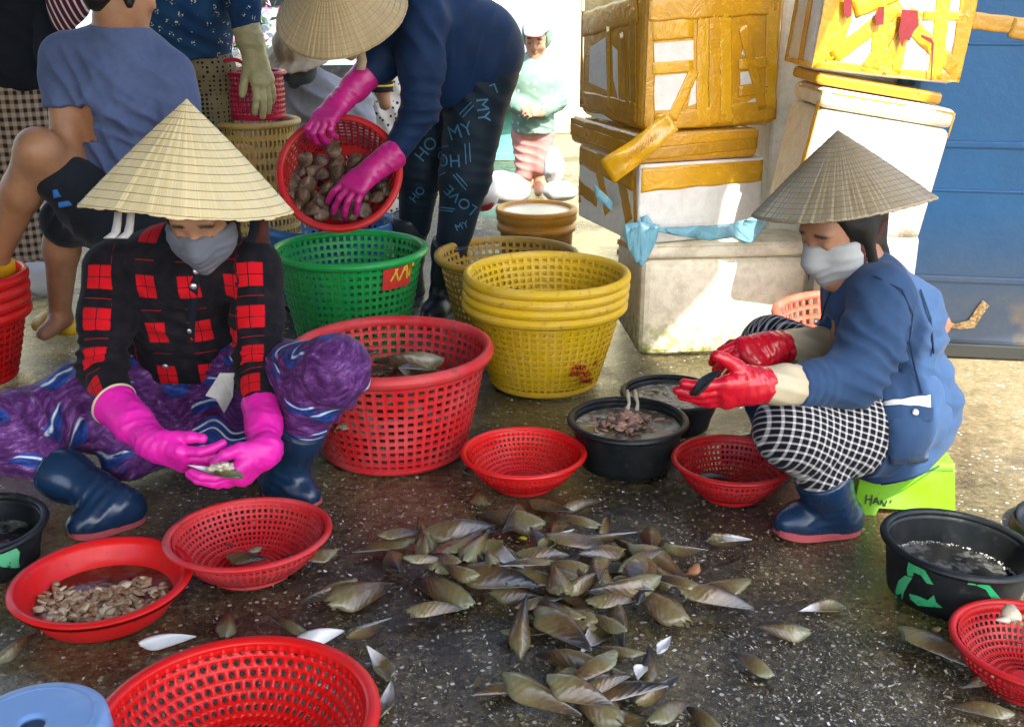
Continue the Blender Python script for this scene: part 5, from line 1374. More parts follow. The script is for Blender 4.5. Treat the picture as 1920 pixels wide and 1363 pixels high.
clothe(bw, 'leggings', B, M['navy_print'], [(kA_, aA - kA_, .04, .006, .12), (kB_, aB - kB_, .04, .006, .12), (hB + Vector((-.05, -.1, 0)), (1, 0, 1), .06, .007, .14)], (.004, 7), 14)
B = Body(.008); B.cone(hipC + Vector((.0, 0, -.01)), chest, .172, .150, .06); B.cone(chest, neck, .150, .075, .05); B.ell(hipC + Vector((.0, -.01, -.03)), (.165, .165, .15), .05)
B.cone(s1, s2, .075, .085, .05); B.chain([s1, e1, w1], [.070, .058, .046], .03); B.chain([s2, s2.lerp(e2, .5), e2, w2], [.082, .074, .060, .046], .03); B.cone(chest + Vector((.0, -.02, -.1)), hipC + Vector((-.08, -.06, -.12)), .10, .10, .06)
B.cut(A(880, 232, 3.86), Vector((-.45, 0, -1)), .006) if False else None
B.cut(A(905, 205, 3.86), Vector((.55, 0, -1)), .006, .30) if False else None
clothe(bw, 'top', B, M['navy'], [(e2, e2 - s2, .045, .008, .10), (s2 + Vector((.06, -.06, -.05)), (1, 0, .6), .07, .009, .13), (hipC + Vector((-.06, -.15, .0)), (1, 0, -.5), .08, .010, .16)], (.005, 6), 15)
boot(bw, aA, aA + Vector((-.10, -.14, -aA.z)), A(768, 405, 4.08), M['boot_grey'], M['boot_grey'], .068, .048, sc=1.02); boot(bw, aB, aB + Vector((-.06, -.15, -aB.z)), A(846, 452, 3.92), M['boot_grey'], M['boot_grey'], .066, .048, sc=1.02)
g1w = A(640, 190, 3.66); glove(bw, A(688, 140, 3.72), g1w, A(610, 222, 3.60) - g1w, Vector((-.35, -.75, .55)), [(20, 60, 35), (25, 65, 35), (25, 65, 35), (25, 65, 35)], M['magenta_rubber'], 1, .052, .036, 1.12, vox=.004, thumb=(35, 20, 20), hem=False)
g2w = A(702, 316, 3.58); glove(bw, A(744, 286, 3.63), g2w, A(648, 366, 3.53) - g2w, Vector((-.3, -.80, .45)), [(15, 22, 15), (18, 22, 15), (18, 24, 15), (20, 26, 15)], M['magenta_rubber'], 1, .050, .036, 1.12, vox=.004, thumb=(40, 20, 20), spread=(16, 5, -6, -18), hem=False)
bc = A(640, 22, 3.58); conical_hat(bw, bc + Vector((-.02, -.115, .135)), bc, .21, M['straw_tan'], 70, .006, 15, .002, .01, 12)
ribbon(bw, [A(676, 95, 3.66), A(680, 115, 3.66), A(676, 132, 3.65)], .014, M['beige_cloth'], 'hat_strap')
lt_tree = bvh_world([o for o in bw.children if o.name.startswith('leggings')])
def print_on(root, tree, txt, px, py, y, size, ang, mat):
    p, n_ = on_surf(tree, px, py, y, .0); xd = Vector((math.cos(R(ang)), 0, math.sin(R(ang)))); yd = Vector((-math.sin(R(ang)), 0, math.cos(R(ang))))
    lay_on(text_mesh(txt, size), 'printed_word', mat, root, p, xd, yd, tree, .003, 1)
for txt, px, py, sz, an in (('MY', 863, 247, .066, 18), ('OH', 840, 303, .060, 4), ('HO', 800, 280, .062, 50), ('LO', 808, 228, .046, 60), ('LOVE', 864, 376, .056, 138), ('MY', 905, 207, .060, -84), ('HO', 783, 365, .045, 50), ('MY', 866, 424, .036, 20), ('L', 926, 166, .05, 200)):
    print_on(bw, lt_tree, txt, px, py, 3.9, sz, an, M['print'])
for x0, y0, x1, y1 in ((862, 215, 884, 192), (868, 220, 888, 198), (872, 270, 874, 308), (880, 268, 882, 304), (850, 328, 874, 356), (856, 326, 876, 348), (820, 388, 854, 392), (822, 394, 850, 396), (822, 278, 842, 274), (824, 330, 836, 324)):
    px_stroke(bw, lt_tree, [(x0, y0), (x1, y1)], 2.0, M['print'], 3.9, .003, 'printed_line')

# ---- person in the floral blouse
fo_ = Vector((-1.17, 4.1, 0)); fw_ = person(fo_, 'person in navy floral blouse and dotted trousers lowering an olive glove into a basket')
chest = A(345, -50, 4.1); pel = A(352, 100, 4.12); sh1, el1, wr1 = A(436, -85, 4.05), A(455, 5, 4.02), A(463, 70, 4.0)
lgA, lgB = (A(335, 130, 4.14), A(335, 330, 4.14), A(335, 560, 4.16)), (A(395, 130, 4.12), A(398, 300, 4.10), A(395, 500, 4.14))
B = Body(.010); add_head(B, A(345, -190, 4.08), (.2, -.9, -.3), (0, -.2, 1), 1.0, chest + Vector((0, 0, .08)), .05)
B.chain([chest, pel], [.12, .11], .06); B.chain([chest + Vector((0, 0, .05)), sh1, el1, wr1], [.06, .05, .04, .028])
B.chain([pel] + list(lgA), [.10, .08, .055, .035]); B.chain([pel] + list(lgB), [.10, .08, .055, .035])
for q in (lgA, lgB): B.cone(q[2] + Vector((0, 0, -.03)), q[2] + Vector((0, -.13, -.05)), .035, .028, .03)
clothe(fw_, 'body', B, M['skin'], crump=None)
B = Body(.009); B.chain([chest + Vector((0, 0, .05)), chest.lerp(pel, .5), pel + Vector((0, 0, -.02))], [.14, .150, .155], .06); B.cone(chest + Vector((0, 0, .05)), sh1, .10, .07, .05); B.chain([sh1, el1, wr1 + Vector((0, 0, .03))], [.068, .058, .050], .03)
B.cut(A(352, 112, 4.1), (0.1, 0, -1), .006, .25); clothe(fw_, 'blouse', B, M['floral'], [(pel + Vector((.05, -.12, .1)), (.5, 0, 1), .06, .008, .14)], (.004, 7), 21)
B = Body(.009); B.ell(pel + Vector((0, 0, -.05)), (.150, .13, .12), .05)
for q in (lgA, lgB): B.chain([q[0], q[1], q[2] + Vector((0, 0, .08))], [.088, .078, .070], .04)
clothe(fw_, 'trousers', B, M['dots_olive'], [(lgB[0], (0, 0, 1), .06, .007, .2)], (.004, 7), 22)
glove(fw_, A(461, 48, 4.0), A(478, 105, 4.0), A(494, 160, 3.98) - A(478, 105, 4.0), Vector((.7, -.6, .2)), [(10, 15, 10), (10, 15, 10), (12, 15, 10), (12, 18, 10)], M['olive_rubber'], 1, .052, .038, 1.15, vox=.004, thumb=(28, 5, 10), hem=False)

# ---- person at the edge in black with a brown check cloth
eo = Vector((-1.95, 4.45, 0)); ep = person(eo, 'standing person in black top with brown checked skirt and striped scarf')
top_, waist, hem_ = A(45, -60, 4.5), A(35, 105, 4.5), A(38, 490, 4.5)
B = Body(.011); add_head(B, A(60, -190, 4.45), (.6, -.5, -.3), (0, 0, 1), 1.0, top_ + Vector((0, 0, .05))); B.chain([top_, waist, A(20, 300, 4.5), Vector((A(20, 300, 4.5).x, 4.5, .06))], [.12, .09, .075, .05], .03); B.chain([waist, A(60, 300, 4.5), Vector((A(60, 300, 4.5).x, 4.5, .06))], [.09, .075, .05], .03)
clothe(ep, 'body', B, M['skin_tan'], crump=None)
B = Body(.010); B.chain([top_, waist + Vector((0, 0, -.01))], [.18, .165], .05); B.chain([A(95, -30, 4.4), A(105, 70, 4.36), A(95, 110, 4.35)], [.075, .06, .055], .05); clothe(ep, 'top', B, M['black_cloth'], [(waist + Vector((0, -.15, .1)), (.5, 0, 1), .08, .01, .2)], (.006, 5), 23)
B = Body(.010); B.chain([waist + Vector((0, 0, .06)), A(30, 300, 4.5), hem_], [.155, .15, .150], .05, ((0, 1, 0), .8)); B.cut(hem_, (0, 0, -1), .004); clothe(ep, 'skirt', B, M['brown_check'], [(A(30, 300, 4.4), (1, 0, .1), .07, .012, .3), (A(30, 430, 4.4), (1, 0, -.1), .06, .012, .2)], (.004, 5), 24)
t = NT('striped_scarf'); a = t.sep(t.obj()); t.base(t.mix(tri_band(t, t.math('ADD', a[0], t.math('MULTIPLY', a[2], .35)), .024, .0035, .001), (.07, .012, .035), (.62, .55, .50))); weave_bump(t); M['scarf'] = t.m
B = Body(.008); B.chain([A(125, -40, 4.3), A(128, 5, 4.28), A(118, 38, 4.28)], [.075, .07, .045], .04, ((0, 1, 0), .5)); clothe(ep, 'scarf', B, M['scarf'], [], (.004, 9), 25)
# tassels under the checked cloth
m = MB(); rng = random.Random(6)
for q in range(70):
    p = A(12 + rng.uniform(0, 62), 488, 4.38); m.tube([p - eo, p - eo + Vector((rng.uniform(-.01, .01), 0, -.02)), p - eo + Vector((rng.uniform(-.015, .015), 0, -.04))], [.003, .003, .0015], 4)
fr_ = m.build('fringe', M['brown_check'], ep, True); fr_['kind'] = 'stuff'

# ---- crouching person in grey behind the tilted basket
go_ = Vector((-.95, 5.0, 0)); gp = person(go_, 'crouching person in beige sun hat and grey jacket behind the tilted basket')
pel = A(640, 330, 5.05); chest = A(608, 215, 5.0); neck = A(575, 150, 4.95); hd = A(560, 108, 4.9); sa, ea = A(545, 185, 4.95), A(535, 260, 4.85); sb, eb = A(665, 190, 5.0), A(680, 270, 4.9)
B = Body(.010); Pg, frg = add_head(B, hd, (-.35, -.75, -.35), (0, -.2, 1), 1.0, neck, .048); B.chain([neck, chest, pel, Vector((pel.x, pel.y, .12))], [.055, .12, .13, .12], .06); B.chain([chest, sa, ea, A(560, 300, 4.7)], [.06, .055, .04, .03]); B.chain([chest, sb, eb, A(640, 310, 4.7)], [.06, .055, .04, .03])
B.chain([pel, A(590, 300, 4.75), Vector((A(590, 300, 4.75).x, 4.85, .05))], [.10, .07, .045], .04); B.chain([pel, A(680, 300, 4.8), Vector((A(680, 300, 4.8).x, 4.9, .05))], [.10, .07, .045], .04)
clothe(gp, 'body', B, M['skin'], crump=None, pat=lambda V: face_pat(V, Pg, frg))
B = Body(.009); B.chain([neck + Vector((0, 0, -.02)), chest, pel], [.09, .17, .17], .06); B.chain([sa, ea], [.085, .07], .05); B.chain([sb, eb], [.085, .07], .05); clothe(gp, 'jacket', B, M['grey_cloth'], [(chest + Vector((0, -.15, 0)), (.7, 0, .8), .07, .012, .2), (sb, (.6, 0, 1), .06, .01, .12)], (.006, 6), 31)
B = Body(.009); B.chain([pel, A(590, 300, 4.75), Vector((A(590, 300, 4.75).x, 4.85, .06))], [.13, .09, .06], .05); B.chain([pel, A(680, 300, 4.8), Vector((A(680, 300, 4.8).x, 4.9, .06))], [.13, .09, .06], .05); clothe(gp, 'trousers', B, M['black_cloth'], [], (.005, 6), 33)
mask_part(gp, Pg, frg, M['hood_grey'], 1.0, .088, .0, -.06, .10)
B = Body(.008); r_, f_, u_ = frg; Rm = np.array([[r_[i], f_[i], u_[i]] for i in range(3)]); B.ell(Pg(0, -.01, .055), (.098, .112, .105), .02, Rm); B.ell(Pg(0, .0, .012), (.165, .17, .022), .03, Rm); B.cut(Pg(0, 0, -.004), -u_, .004); clothe(gp, 'sun_hat', B, M['beige_cloth'], [(Pg(0, .1, .02), r_, .05, .010, .2)], (.006, 14), 32)

# ---- person in dotted trousers further back
do = Vector((-.65, 5.5, 0)); dp = person(do, 'person in white dotted trousers and black sleeve with yellow bands further back')
hp_ = A(728, 90, 5.5)
B = Body(.011); add_head(B, A(730, -130, 5.5), (-.5, -.8, -.2), (0, 0, 1), 1.0, A(730, -60, 5.5)); B.chain([A(730, -60, 5.5), A(728, 10, 5.5), hp_], [.09, .13, .12], .06); la = A(708, 200, 5.48); lb = A(745, 200, 5.52)
B.chain([hp_, la, Vector((la.x, 5.48, .06))], [.11, .08, .045]); B.chain([hp_, lb, Vector((lb.x, 5.52, .06))], [.11, .08, .045]); B.chain([A(728, -20, 5.4), A(712, 110, 5.28), A(716, 165, 5.24), A(722, 196, 5.22)], [.06, .045, .035, .03])
clothe(dp, 'body', B, M['skin_tan'], crump=None)
B = Body(.010); B.chain([hp_, la, Vector((la.x, 5.48, .1))], [.14, .11, .09], .05); B.chain([hp_, lb, Vector((lb.x, 5.52, .1))], [.14, .11, .09], .05); clothe(dp, 'trousers', B, M['dots_white'], [(la, (1, 0, .4), .07, .01, .25)], (.005, 6), 41)
B = Body(.009); B.chain([A(730, -50, 5.5), A(728, 60, 5.5)], [.15, .16], .05); B.chain([A(722, -20, 5.4), A(712, 110, 5.28), A(715, 172, 5.24)], [.09, .062, .055], .05); B.cut(A(715, 172, 5.24), (0, 0, -1), .004, .09); clothe(dp, 'top', B, M['sleeve_stripe'], [], (.005, 6), 42)
for py in (133, 142, 150, 160):
    q = A(713, py, 5.25); m = MB(); m.tube([q - do + Vector((.0615 * math.cos(a), .0615 * math.sin(a), 0)) for a in [2 * math.pi * j / 24 for j in range(25)]], .005, 5, False); m.build('sleeve_band', M['stripe_yellow'], dp, True)

# ---- child in the bright yard
co = G(1000, 362); ch = person(co, 'small child in mint dotted hoodie, white cap and pink trousers in the bright yard'); Y = co.y
hd = A(1006, 70, Y - .03); neck = A(1000, 118, Y); chest = A(1000, 150, Y); pel = A(1000, 235, Y); sc_ = .90
s1, e1, h1 = A(968, 138, Y), A(955, 190, Y - .02), A(984, 205, Y - .16); s2, e2, h2 = A(1033, 138, Y), A(1046, 190, Y - .02), A(1014, 212, Y - .16)
f1, f2 = A(985, 340, Y), A(1012, 345, Y - .02); f1.z = .06; f2.z = .06
B = Body(.0065); Pc, frc = add_head(B, hd, (-.18, -.90, -.36), (.0, -.32, 1), sc_, neck, .04)
B.chain([neck, chest, pel], [.045, .085, .085], .05); B.chain([chest + Vector((0, 0, .02)), s1, e1, h1], [.05, .038, .03, .022]); B.chain([chest + Vector((0, 0, .02)), s2, e2, h2], [.05, .038, .03, .022])
add_hand(B, h1, Vector((.85, -.4, .1)), Vector((0, -.8, .5)), [(30, 40, 20)] * 4, .68, (35, 15, 15), -1, fat=1.1); add_hand(B, h2, Vector((-.8, -.5, .1)), Vector((0, -.8, .5)), [(30, 40, 20)] * 4, .68, (35, 15, 15), 1, fat=1.1)
B.chain([pel, A(985, 285, Y), f1], [.08, .055, .032]); B.chain([pel, A(1014, 285, Y), f2], [.08, .055, .032])
for q in (f1, f2): B.cone(q + Vector((0, 0, -.025)), q + Vector((-.01, -.10, -.035)), .03, .024, .03)
clothe(ch, 'body', B, M['skin_child'], crump=None, pat=lambda V: face_pat(V, Pc, frc, sc_))
B = Body(.007); r_, f_, u_ = frc; Rm = np.array([[r_[i], f_[i], u_[i]] for i in range(3)])
B.chain([neck + Vector((0, 0, -.01)), chest, pel + Vector((0, 0, -.02))], [.075, .115, .125], .05); B.chain([s1, e1, h1.lerp(e1, .25)], [.062, .050, .042], .03); B.chain([s2, e2, h2.lerp(e2, .25)], [.062, .050, .042], .03)
B.ell(Pc(0, -.03, .02), (.098 * sc_, .105 * sc_, .128 * sc_), .03, Rm); B.ell(Pc(0, .07, -.01), (.070 * sc_, .10 * sc_, .098 * sc_), .012, Rm, True); B.cut(A(1000, 248, Y), (0, 0, -1), .005)
clothe(ch, 'hoodie', B, M['dots_mint'], [(e1, e1 - s1, .03, .006, .06), (e2, e2 - s2, .03, .006, .06), (pel + Vector((0, -.1, .05)), (.6, 0, 1), .05, .008, .12)], (.004, 10), 51)
B = Body(.007); B.ell(pel + Vector((0, 0, -.02)), (.115, .10, .08), .04); B.chain([A(986, 250, Y), f1 + Vector((0, 0, .07))], [.085, .062], .03); B.chain([A(1014, 250, Y), f2 + Vector((0, 0, .10))], [.085, .06], .03); clothe(ch, 'trousers', B, M['pink_cloth'], [(A(985, 300, Y), (.3, 0, 1), .05, .007, .15)], (.004, 9), 52)
B = Body(.006); B.ell(Pc(0, .0, .066), (.086 * sc_, .100 * sc_, .080 * sc_), .02, Rm); B.cut(Pc(0, 0, .060), -u_, .004); B.ell(Pc(0, .085, .070), (.066 * sc_, .050 * sc_, .010), .012, Rm); cp_ = clothe(ch, 'cap', B, M['white_cloth'], crump=(.002, 20))
B = Body(.005); B.ell(Pc(0, .105, .068), (.060 * sc_, .042 * sc_, .010), .01, Rm); clothe(ch, 'cap_visor', B, M['pink_cloth'], crump=None)

# ---- half hidden person with a pale straw hat behind the crimson basket
ho_ = Vector((-1.25, 5.6, 0)); hpn = person(ho_, 'stooping person under a pale straw hat behind the crimson basket'); hc = A(480, 135, 5.6)
B = Body(.011); Ph, frh = add_head(B, hc, (-.3, -.8, -.5), (0, -.4, 1), 1.0, A(480, 175, 5.65)); B.chain([A(480, 175, 5.65), A(480, 230, 5.7), Vector((hc.x, 5.75, .25))], [.06, .12, .12], .05); B.chain([Vector((hc.x, 5.7, .25)), Vector((hc.x - .12, 5.4, .38)), Vector((hc.x - .12, 5.5, .05))], [.1, .07, .045]); B.chain([Vector((hc.x, 5.7, .25)), Vector((hc.x + .12, 5.4, .38)), Vector((hc.x + .12, 5.5, .05))], [.1, .07, .045])
clothe(hpn, 'body', B, M['skin'], crump=None)
B = Body(.011); B.chain([A(480, 180, 5.66), A(480, 230, 5.7), Vector((hc.x, 5.75, .25))], [.10, .17, .16], .06); clothe(hpn, 'shirt', B, M['grey_cloth'], [], (.006, 6), 61)
conical_hat(hpn, A(470, 84, 5.62), A(478, 128, 5.6), .17, M['straw'], 40, .006, 10, .003, .01, 9)
# ------------------------------------------------------------------ foam boxes, tape, tank
SIZES = {}
def frame_box(name, label, org, ex, ez, size, mat, cat='box', group=None, bevel=.018, lid=None, hollow=False, lid_out=.006):
    """org = near left bottom corner; ex along the front to the right; ez up; the box goes back along ey"""
    ex = Vector(ex).normalized(); ez = Vector(ez); ez = (ez - ex * ez.dot(ex)).normalized(); ey = ez.cross(ex)
    e = empty(name, org); Mx = Matrix((ex, ey, ez)).transposed().to_4x4(); e.rotation_euler = Mx.to_euler(); tag(e, label, cat, group)
    w, d, h = size
    m = MB(); hb = h if lid is None else h - lid - .003
    m.box((0, 0, 0), (w, d, hb))
    if hollow:
        m = MB(); t_ = .028
        V = [(0, 0, 0), (w, 0, 0), (w, d, 0), (0, d, 0), (0, 0, hb), (w, 0, hb), (w, d, hb), (0, d, hb), (t_, t_, hb), (w - t_, t_, hb), (w - t_, d - t_, hb), (t_, d - t_, hb), (t_, t_, .03), (w - t_, t_, .03), (w - t_, d - t_, .03), (t_, d - t_, .03)]
        m.add(V, [(3, 2, 1, 0), (0, 1, 5, 4), (1, 2, 6, 5), (2, 3, 7, 6), (3, 0, 4, 7), (4, 5, 9, 8), (5, 6, 10, 9), (6, 7, 11, 10), (7, 4, 8, 11), (8, 9, 13, 12), (9, 10, 14, 13), (10, 11, 15, 14), (11, 8, 12, 15), (12, 13, 14, 15)])
    bo_ = m.build('box_body', mat, e, False)
    def soften(o, b):
        md = o.modifiers.new('bev', 'BEVEL'); md.width = b; md.segments = 3; md.limit_method = 'ANGLE'
    soften(bo_, bevel if not hollow else .008)
    if lid:
        m = MB(); q = lid_out; m.box((-q, -q, h - lid), (w + q, d + q, h)); soften(m.build('lid', mat, e), min(bevel, lid * .4))
    bpy.context.view_layer.update(); SIZES[e.name] = (w, d, h)
    return e
TAPE_N = {}
def on_face(e, face, px, py, size):
    """pixel on to a face of the box, in the box's own axes"""
    Mi = e.matrix_world.inverted(); o = Mi @ Vector((0, 0, CAMH)); d = (Mi.to_3x3() @ Vector(ray(px, py)))
    if face == 'front': t = -o.y / d.y
    elif face == 'left': t = -o.x / d.x
    return o + d * t
def strip(e, face, a, b, wpx, mat, size=None, n=14, wr=.0012, name='tape_strip', seed=None, local=False, w2=None):
    """a strip of tape between two pixels (or local points) on a face; each one lies proud of the last"""
    k = TAPE_N.get(e.name, 0) + 1; TAPE_N[e.name] = k; off = .0005 + .00007 * k
    if local: p, q = Vector(a), Vector(b)
    else: p, q = on_face(e, face, *a, None), on_face(e, face, *b, None)
    nrm = Vector((0, -1, 0)) if face == 'front' else Vector((-1, 0, 0))
    L = (q - p).length; ax = (q - p).normalized(); sd = ax.cross(nrm); zc = 3.4; w = wpx / FPX * zc * .5 if not local else wpx * .5
    w_end = (w2 / FPX * zc * .5) if w2 else w
    rng = random.Random(seed if seed is not None else k * 31 + hash(face) % 7); ph = rng.uniform(0, 9); n = max(6, int(L / .02)); nw = 8; rows = []
    for i in range(n + 1):
        t = i / n; row = []; ww = w + (w_end - w) * t
        for j in range(nw + 1):
            s_ = j / nw * 2 - 1; edge = 1 + .05 * math.sin(t * 23 + ph + s_)
            h = wr * (math.sin(s_ * 7 + ph + 2.2 * math.sin(t * 5 + ph)) * .6 + math.sin(t * L * 90 + s_ * 3 + ph) * .25 + rng.uniform(-.3, .3)) * (1 - .75 * abs(s_) ** 3)
            q_ = p + ax * (L * t) + sd * (s_ * ww * edge); W_, D_, H_ = SIZES[e.name]
            q_.z = min(max(q_.z, .008), H_ - .008)
            if face == 'front': q_.x = min(max(q_.x, .006), W_ - .006)
            else: q_.y = min(max(q_.y, .006), D_ - .006)
            row.append(q_ + nrm * (off + abs(h)))
        rows.append(row)
    m = MB(); m.grid(rows); o = m.build(name, mat, e, True)
    md = o.modifiers.new('th', 'SOLIDIFY'); md.thickness = .0003; md.offset = -1
    return o
up = Vector((0, 0, 1)); rot2 = lambda a: Vector((math.cos(R(a)), math.sin(R(a)), 0))
# lowest box, dirty
b4 = frame_box('foam_box', 'big dirty white foam box with mossy foot under the taped boxes', G(1196, 671), rot2(5), up, (.56, .44, .385), M['foam_dirty'], group='foam boxes', bevel=.03, lid=.05, lid_out=.004)
ZT = .386
strip(b4, 'front', (1232, 462), (1500, 466), 13, M['tape_y']); strip(b4, 'left', (1130, 440), (1192, 468), 12, M['tape_d']); strip(b4, 'left', (1128, 455), (1172, 540), 16, M['tape']); strip(b4, 'left', (1160, 470), (1130, 520), 12, M['tape_d']); strip(b4, 'left', (1120, 420), (1125, 520), 10, M['tape_d'])
# open white box with a wide band of tape
nb = A(1196, 420, 3.43); nb.z = ZT + .002
yw = rot2(20)
b3 = frame_box('foam_box', 'open white foam box with a yellow tape band, standing on the dirty box', nb, yw, up, (.45, .48, .255), M['foam'], group='foam boxes', bevel=.01, hollow=True)
strip(b3, 'front', (1197, 340), (1443, 318), 44, M['tape_y']); strip(b3, 'front', (1197, 326), (1443, 304), 20, M['tape'])
for a, b, w, mt in (((1062, 270), (1190, 330), 60, 'tape'), ((1075, 240), (1085, 380), 26, 'tape_d'), ((1115, 285), (1140, 400), 30, 'tape'), ((1160, 310), (1180, 415), 34, 'tape_d'), ((1190, 320), (1192, 418), 14, 'tape'), ((1060, 330), (1120, 375), 30, 'tape_d')): strip(b3, 'left', a, b, w, M[mt])
# slab-like taped lid box
b2 = frame_box('foam_box', 'flat amber taped box lying across the open white box', Vector((nb.x - .015, nb.y - .01, nb.z + .257)), yw, up, (.44, .53, .095), M['tape'], group='foam boxes', bevel=.02)
for a, b, w, mt in (((1206, 268), (1428, 246), 24, 'tape'), ((1206, 290), (1424, 268), 22, 'tape_d')): strip(b2, 'front', a, b, w, M[mt])
for a, b, w, mt in (((1046, 210), (1206, 262), 28, 'tape_d'), ((1046, 232), (1206, 290), 26, 'tape'), ((1094, 222), (1100, 256), 22, 'tape_d')): strip(b2, 'left', a, b, w, M[mt])
# big box wrapped in amber tape
nb1 = Vector((nb.x + .002, nb.y + .004, nb.z + .355))
b1 = frame_box('foam_box', 'tall foam box wrapped all over in crinkled amber tape', nb1, yw, up, (.485, .49, .50), M['tape'], group='foam boxes', bevel=.03)
def window(e, face, pix):
    nrm = Vector((0, -1, 0)) if face == 'front' else Vector((-1, 0, 0)); TAPE_N[e.name] = TAPE_N.get(e.name, 0) + 1
    pts = [on_face(e, face, x, y, None) + nrm * .0004 for x, y in pix]; link('bare_foam_patch', pyd('bare_foam_patch', pts, [tuple(range(len(pts)))]), M['foam'], e)
for q in ([(1225, 82), (1300, 76), (1300, 116), (1225, 120)], [(1226, 143), (1288, 138), (1266, 206), (1226, 208)], [(1300, 150), (1312, 140), (1312, 192), (1290, 200)], [(1390, 104), (1398, 70), (1410, 106)], [(1388, 136), (1420, 132), (1421, 156), (1388, 160)], [(1384, 200), (1420, 182), (1424, 202), (1384, 206)]): window(b1, 'front', q)
for q in ([(1106, 90), (1136, 70), (1138, 170), (1104, 155)], [(1148, 85), (1158, 95), (1160, 190), (1150, 150)], [(1105, 212), (1130, 214), (1150, 228), (1110, 220)]): window(b1, 'left', q)
S1 = [((1214, 246), (1212, -60), 30, 'tape_d'), ((1228, 234), (1456, 205), 40, 'tape'), ((1222, 129), (1300, 124), 22, 'tape_y'), ((1222, 58), (1300, 52), 38, 'tape_y'), ((1316, 240), (1320, -60), 26, 'tape_y'), ((1340, 236), (1342, -60), 26, 'tape'), ((1362, 234), (1358, -60), 26, 'tape_y'),
      ((1302, 132), (1258, 226), 22, 'tape_y'), ((1384, 122), (1440, 116), 20, 'tape_y'), ((1384, 172), (1440, 166), 20, 'tape'), ((1392, 50), (1430, 205), 20, 'tape'), ((1444, 205), (1450, -60), 26, 'tape_y'), ((1216, 20), (1458, 6), 40, 'tape'), ((1216, -20), (1458, -36), 36, 'tape_y')]
for a, b, w, mt in S1: strip(b1, 'front', a, b, w, M[mt], wr=.0016)
S1L = [((1074, 205), (1072, -60), 18, 'tape_d'), ((1188, 236), (1186, -60), 30, 'tape_d'), ((1084, 50), (1196, 16), 50, 'tape'), ((1074, 182), (1194, 212), 36, 'tape_d'), ((1143, 210), (1141, 50), 14, 'tape_y'), ((1166, 62), (1180, 215), 18, 'tape_d'), ((1092, 195), (1090, -60), 18, 'tape_d')]
for a, b, w, mt in S1L: strip(b1, 'left', a, b, w, M[mt], wr=.0012)
# loose flap of tape hanging across the corner, with raised lettering
m = MB(); P0 = A(1262, 228, 3.36); P1 = A(1138, 325, 3.34); sd = (A(1150, 345, 3.34) - A(1122, 302, 3.34)) * .5; rows = []
for i in range(17):
    t_ = i / 16; c_ = P0.lerp(P1, t_) + Vector((0, -.012 * math.sin(t_ * 3.1) + .004 * math.sin(t_ * 14), .004 * math.sin(t_ * 9)))
    rows.append([c_ + sd * (s_ * (.75 + .25 * t_)) + Vector((0, .004 * math.sin(3 * s_ + t_ * 9), 0)) - Vector(b1.location) for s_ in (-1, -.5, 0, .5, 1)])
m.grid([[Mv for Mv in r_] for r_ in rows])
inv = b1.matrix_world.to_3x3().inverted(); m.v = [tuple(inv @ Vector(v)) for v in m.v]
fl = m.build('loose_tape_flap', M['tape_y'], b1, True); md = fl.modifiers.new('th', 'SOLIDIFY'); md.thickness = .0004
xd = (P0 - P1).normalized(); yd = -sd.normalized(); m = MB()        # stretched ridges along the flap
for q in range(22):
    u_ = -.055 + q * .0058; c_ = P0.lerp(P1, .5) + xd * u_ + Vector((0, -.0155 - .004 * math.sin(3.1 * (.5 + u_ * 4)), 0)); l_ = .008 + .004 * math.sin(q * 2.3)
    m.tube([inv @ (c_ - yd * l_ - xd * .003 - Vector(b1.location)), inv @ (c_ + Vector((0, -.002, 0)) - Vector(b1.location)), inv @ (c_ + yd * l_ + xd * .003 - Vector(b1.location))], [.0006, .0016, .0006], 5)
rd = m.build('stretch_ridges', M['tape_y'], fl, True); rd['kind'] = 'stuff'
# pale blue plastic sheeting between the boxes
def sheet(name, label, pix, mat, y, seed=0, amp=.006):
    m = MB(); c0 = A(sum(p[0] for p in pix) / len(pix), sum(p[1] for p in pix) / len(pix), y)
    bm = bmesh.new(); vs_ = [bm.verts.new(A(px, py, y) - c0) for px, py in pix]; bm.faces.new(vs_); bmesh.ops.triangulate(bm, faces=bm.faces)
    for _ in range(4): bmesh.ops.subdivide_edges(bm, edges=[e_ for e_ in bm.edges if e_.calc_length() > .012], cuts=1)
    bm.verts.ensure_lookup_table(); V = np.array([v.co[:] for v in bm.verts]); d = fbm(V * 22 + 5, seed, 3) * amp + amp * .8 * (1 - 2 * np.abs(noise3(V * 14 + seed, seed + 3)))
    for v, q in zip(bm.verts, d): v.co.y += q
    bmesh.ops.recalc_face_normals(bm, faces=bm.faces); me = bpy.data.meshes.new(name); bm.to_mesh(me); bm.free(); o = link(name, me, mat, None, True); o.location = c0
    md = o.modifiers.new('th', 'SOLIDIFY'); md.thickness = .0012; tag(o, label, 'plastic sheet'); return o
sheet('plastic_sheet', 'pale blue plastic sheet hanging over the corner of the dirty box', [(1172, 420), (1200, 415), (1238, 424), (1230, 455), (1212, 490), (1203, 500), (1192, 492), (1180, 470), (1168, 440)], M['sheet_blue'], 3.40, 1, .008)
sheet('plastic_sheet', 'pale blue plastic sheet lying under the open white box', [(1200, 408), (1214, 402), (1230, 428), (1300, 424), (1372, 420), (1440, 400), (1448, 392), (1440, 420), (1412, 456), (1395, 458), (1380, 446), (1330, 452), (1290, 446), (1272, 432), (1236, 436), (1208, 434)], M['sheet_blue'], 3.405, 4, .007)
sheet('plastic_sheet', 'strip of pale blue sheet showing below the taped left side', [(1112, 345), (1128, 358), (1150, 380), (1148, 398), (1118, 372)], M['sheet_blue'], 3.52, 6, .004)

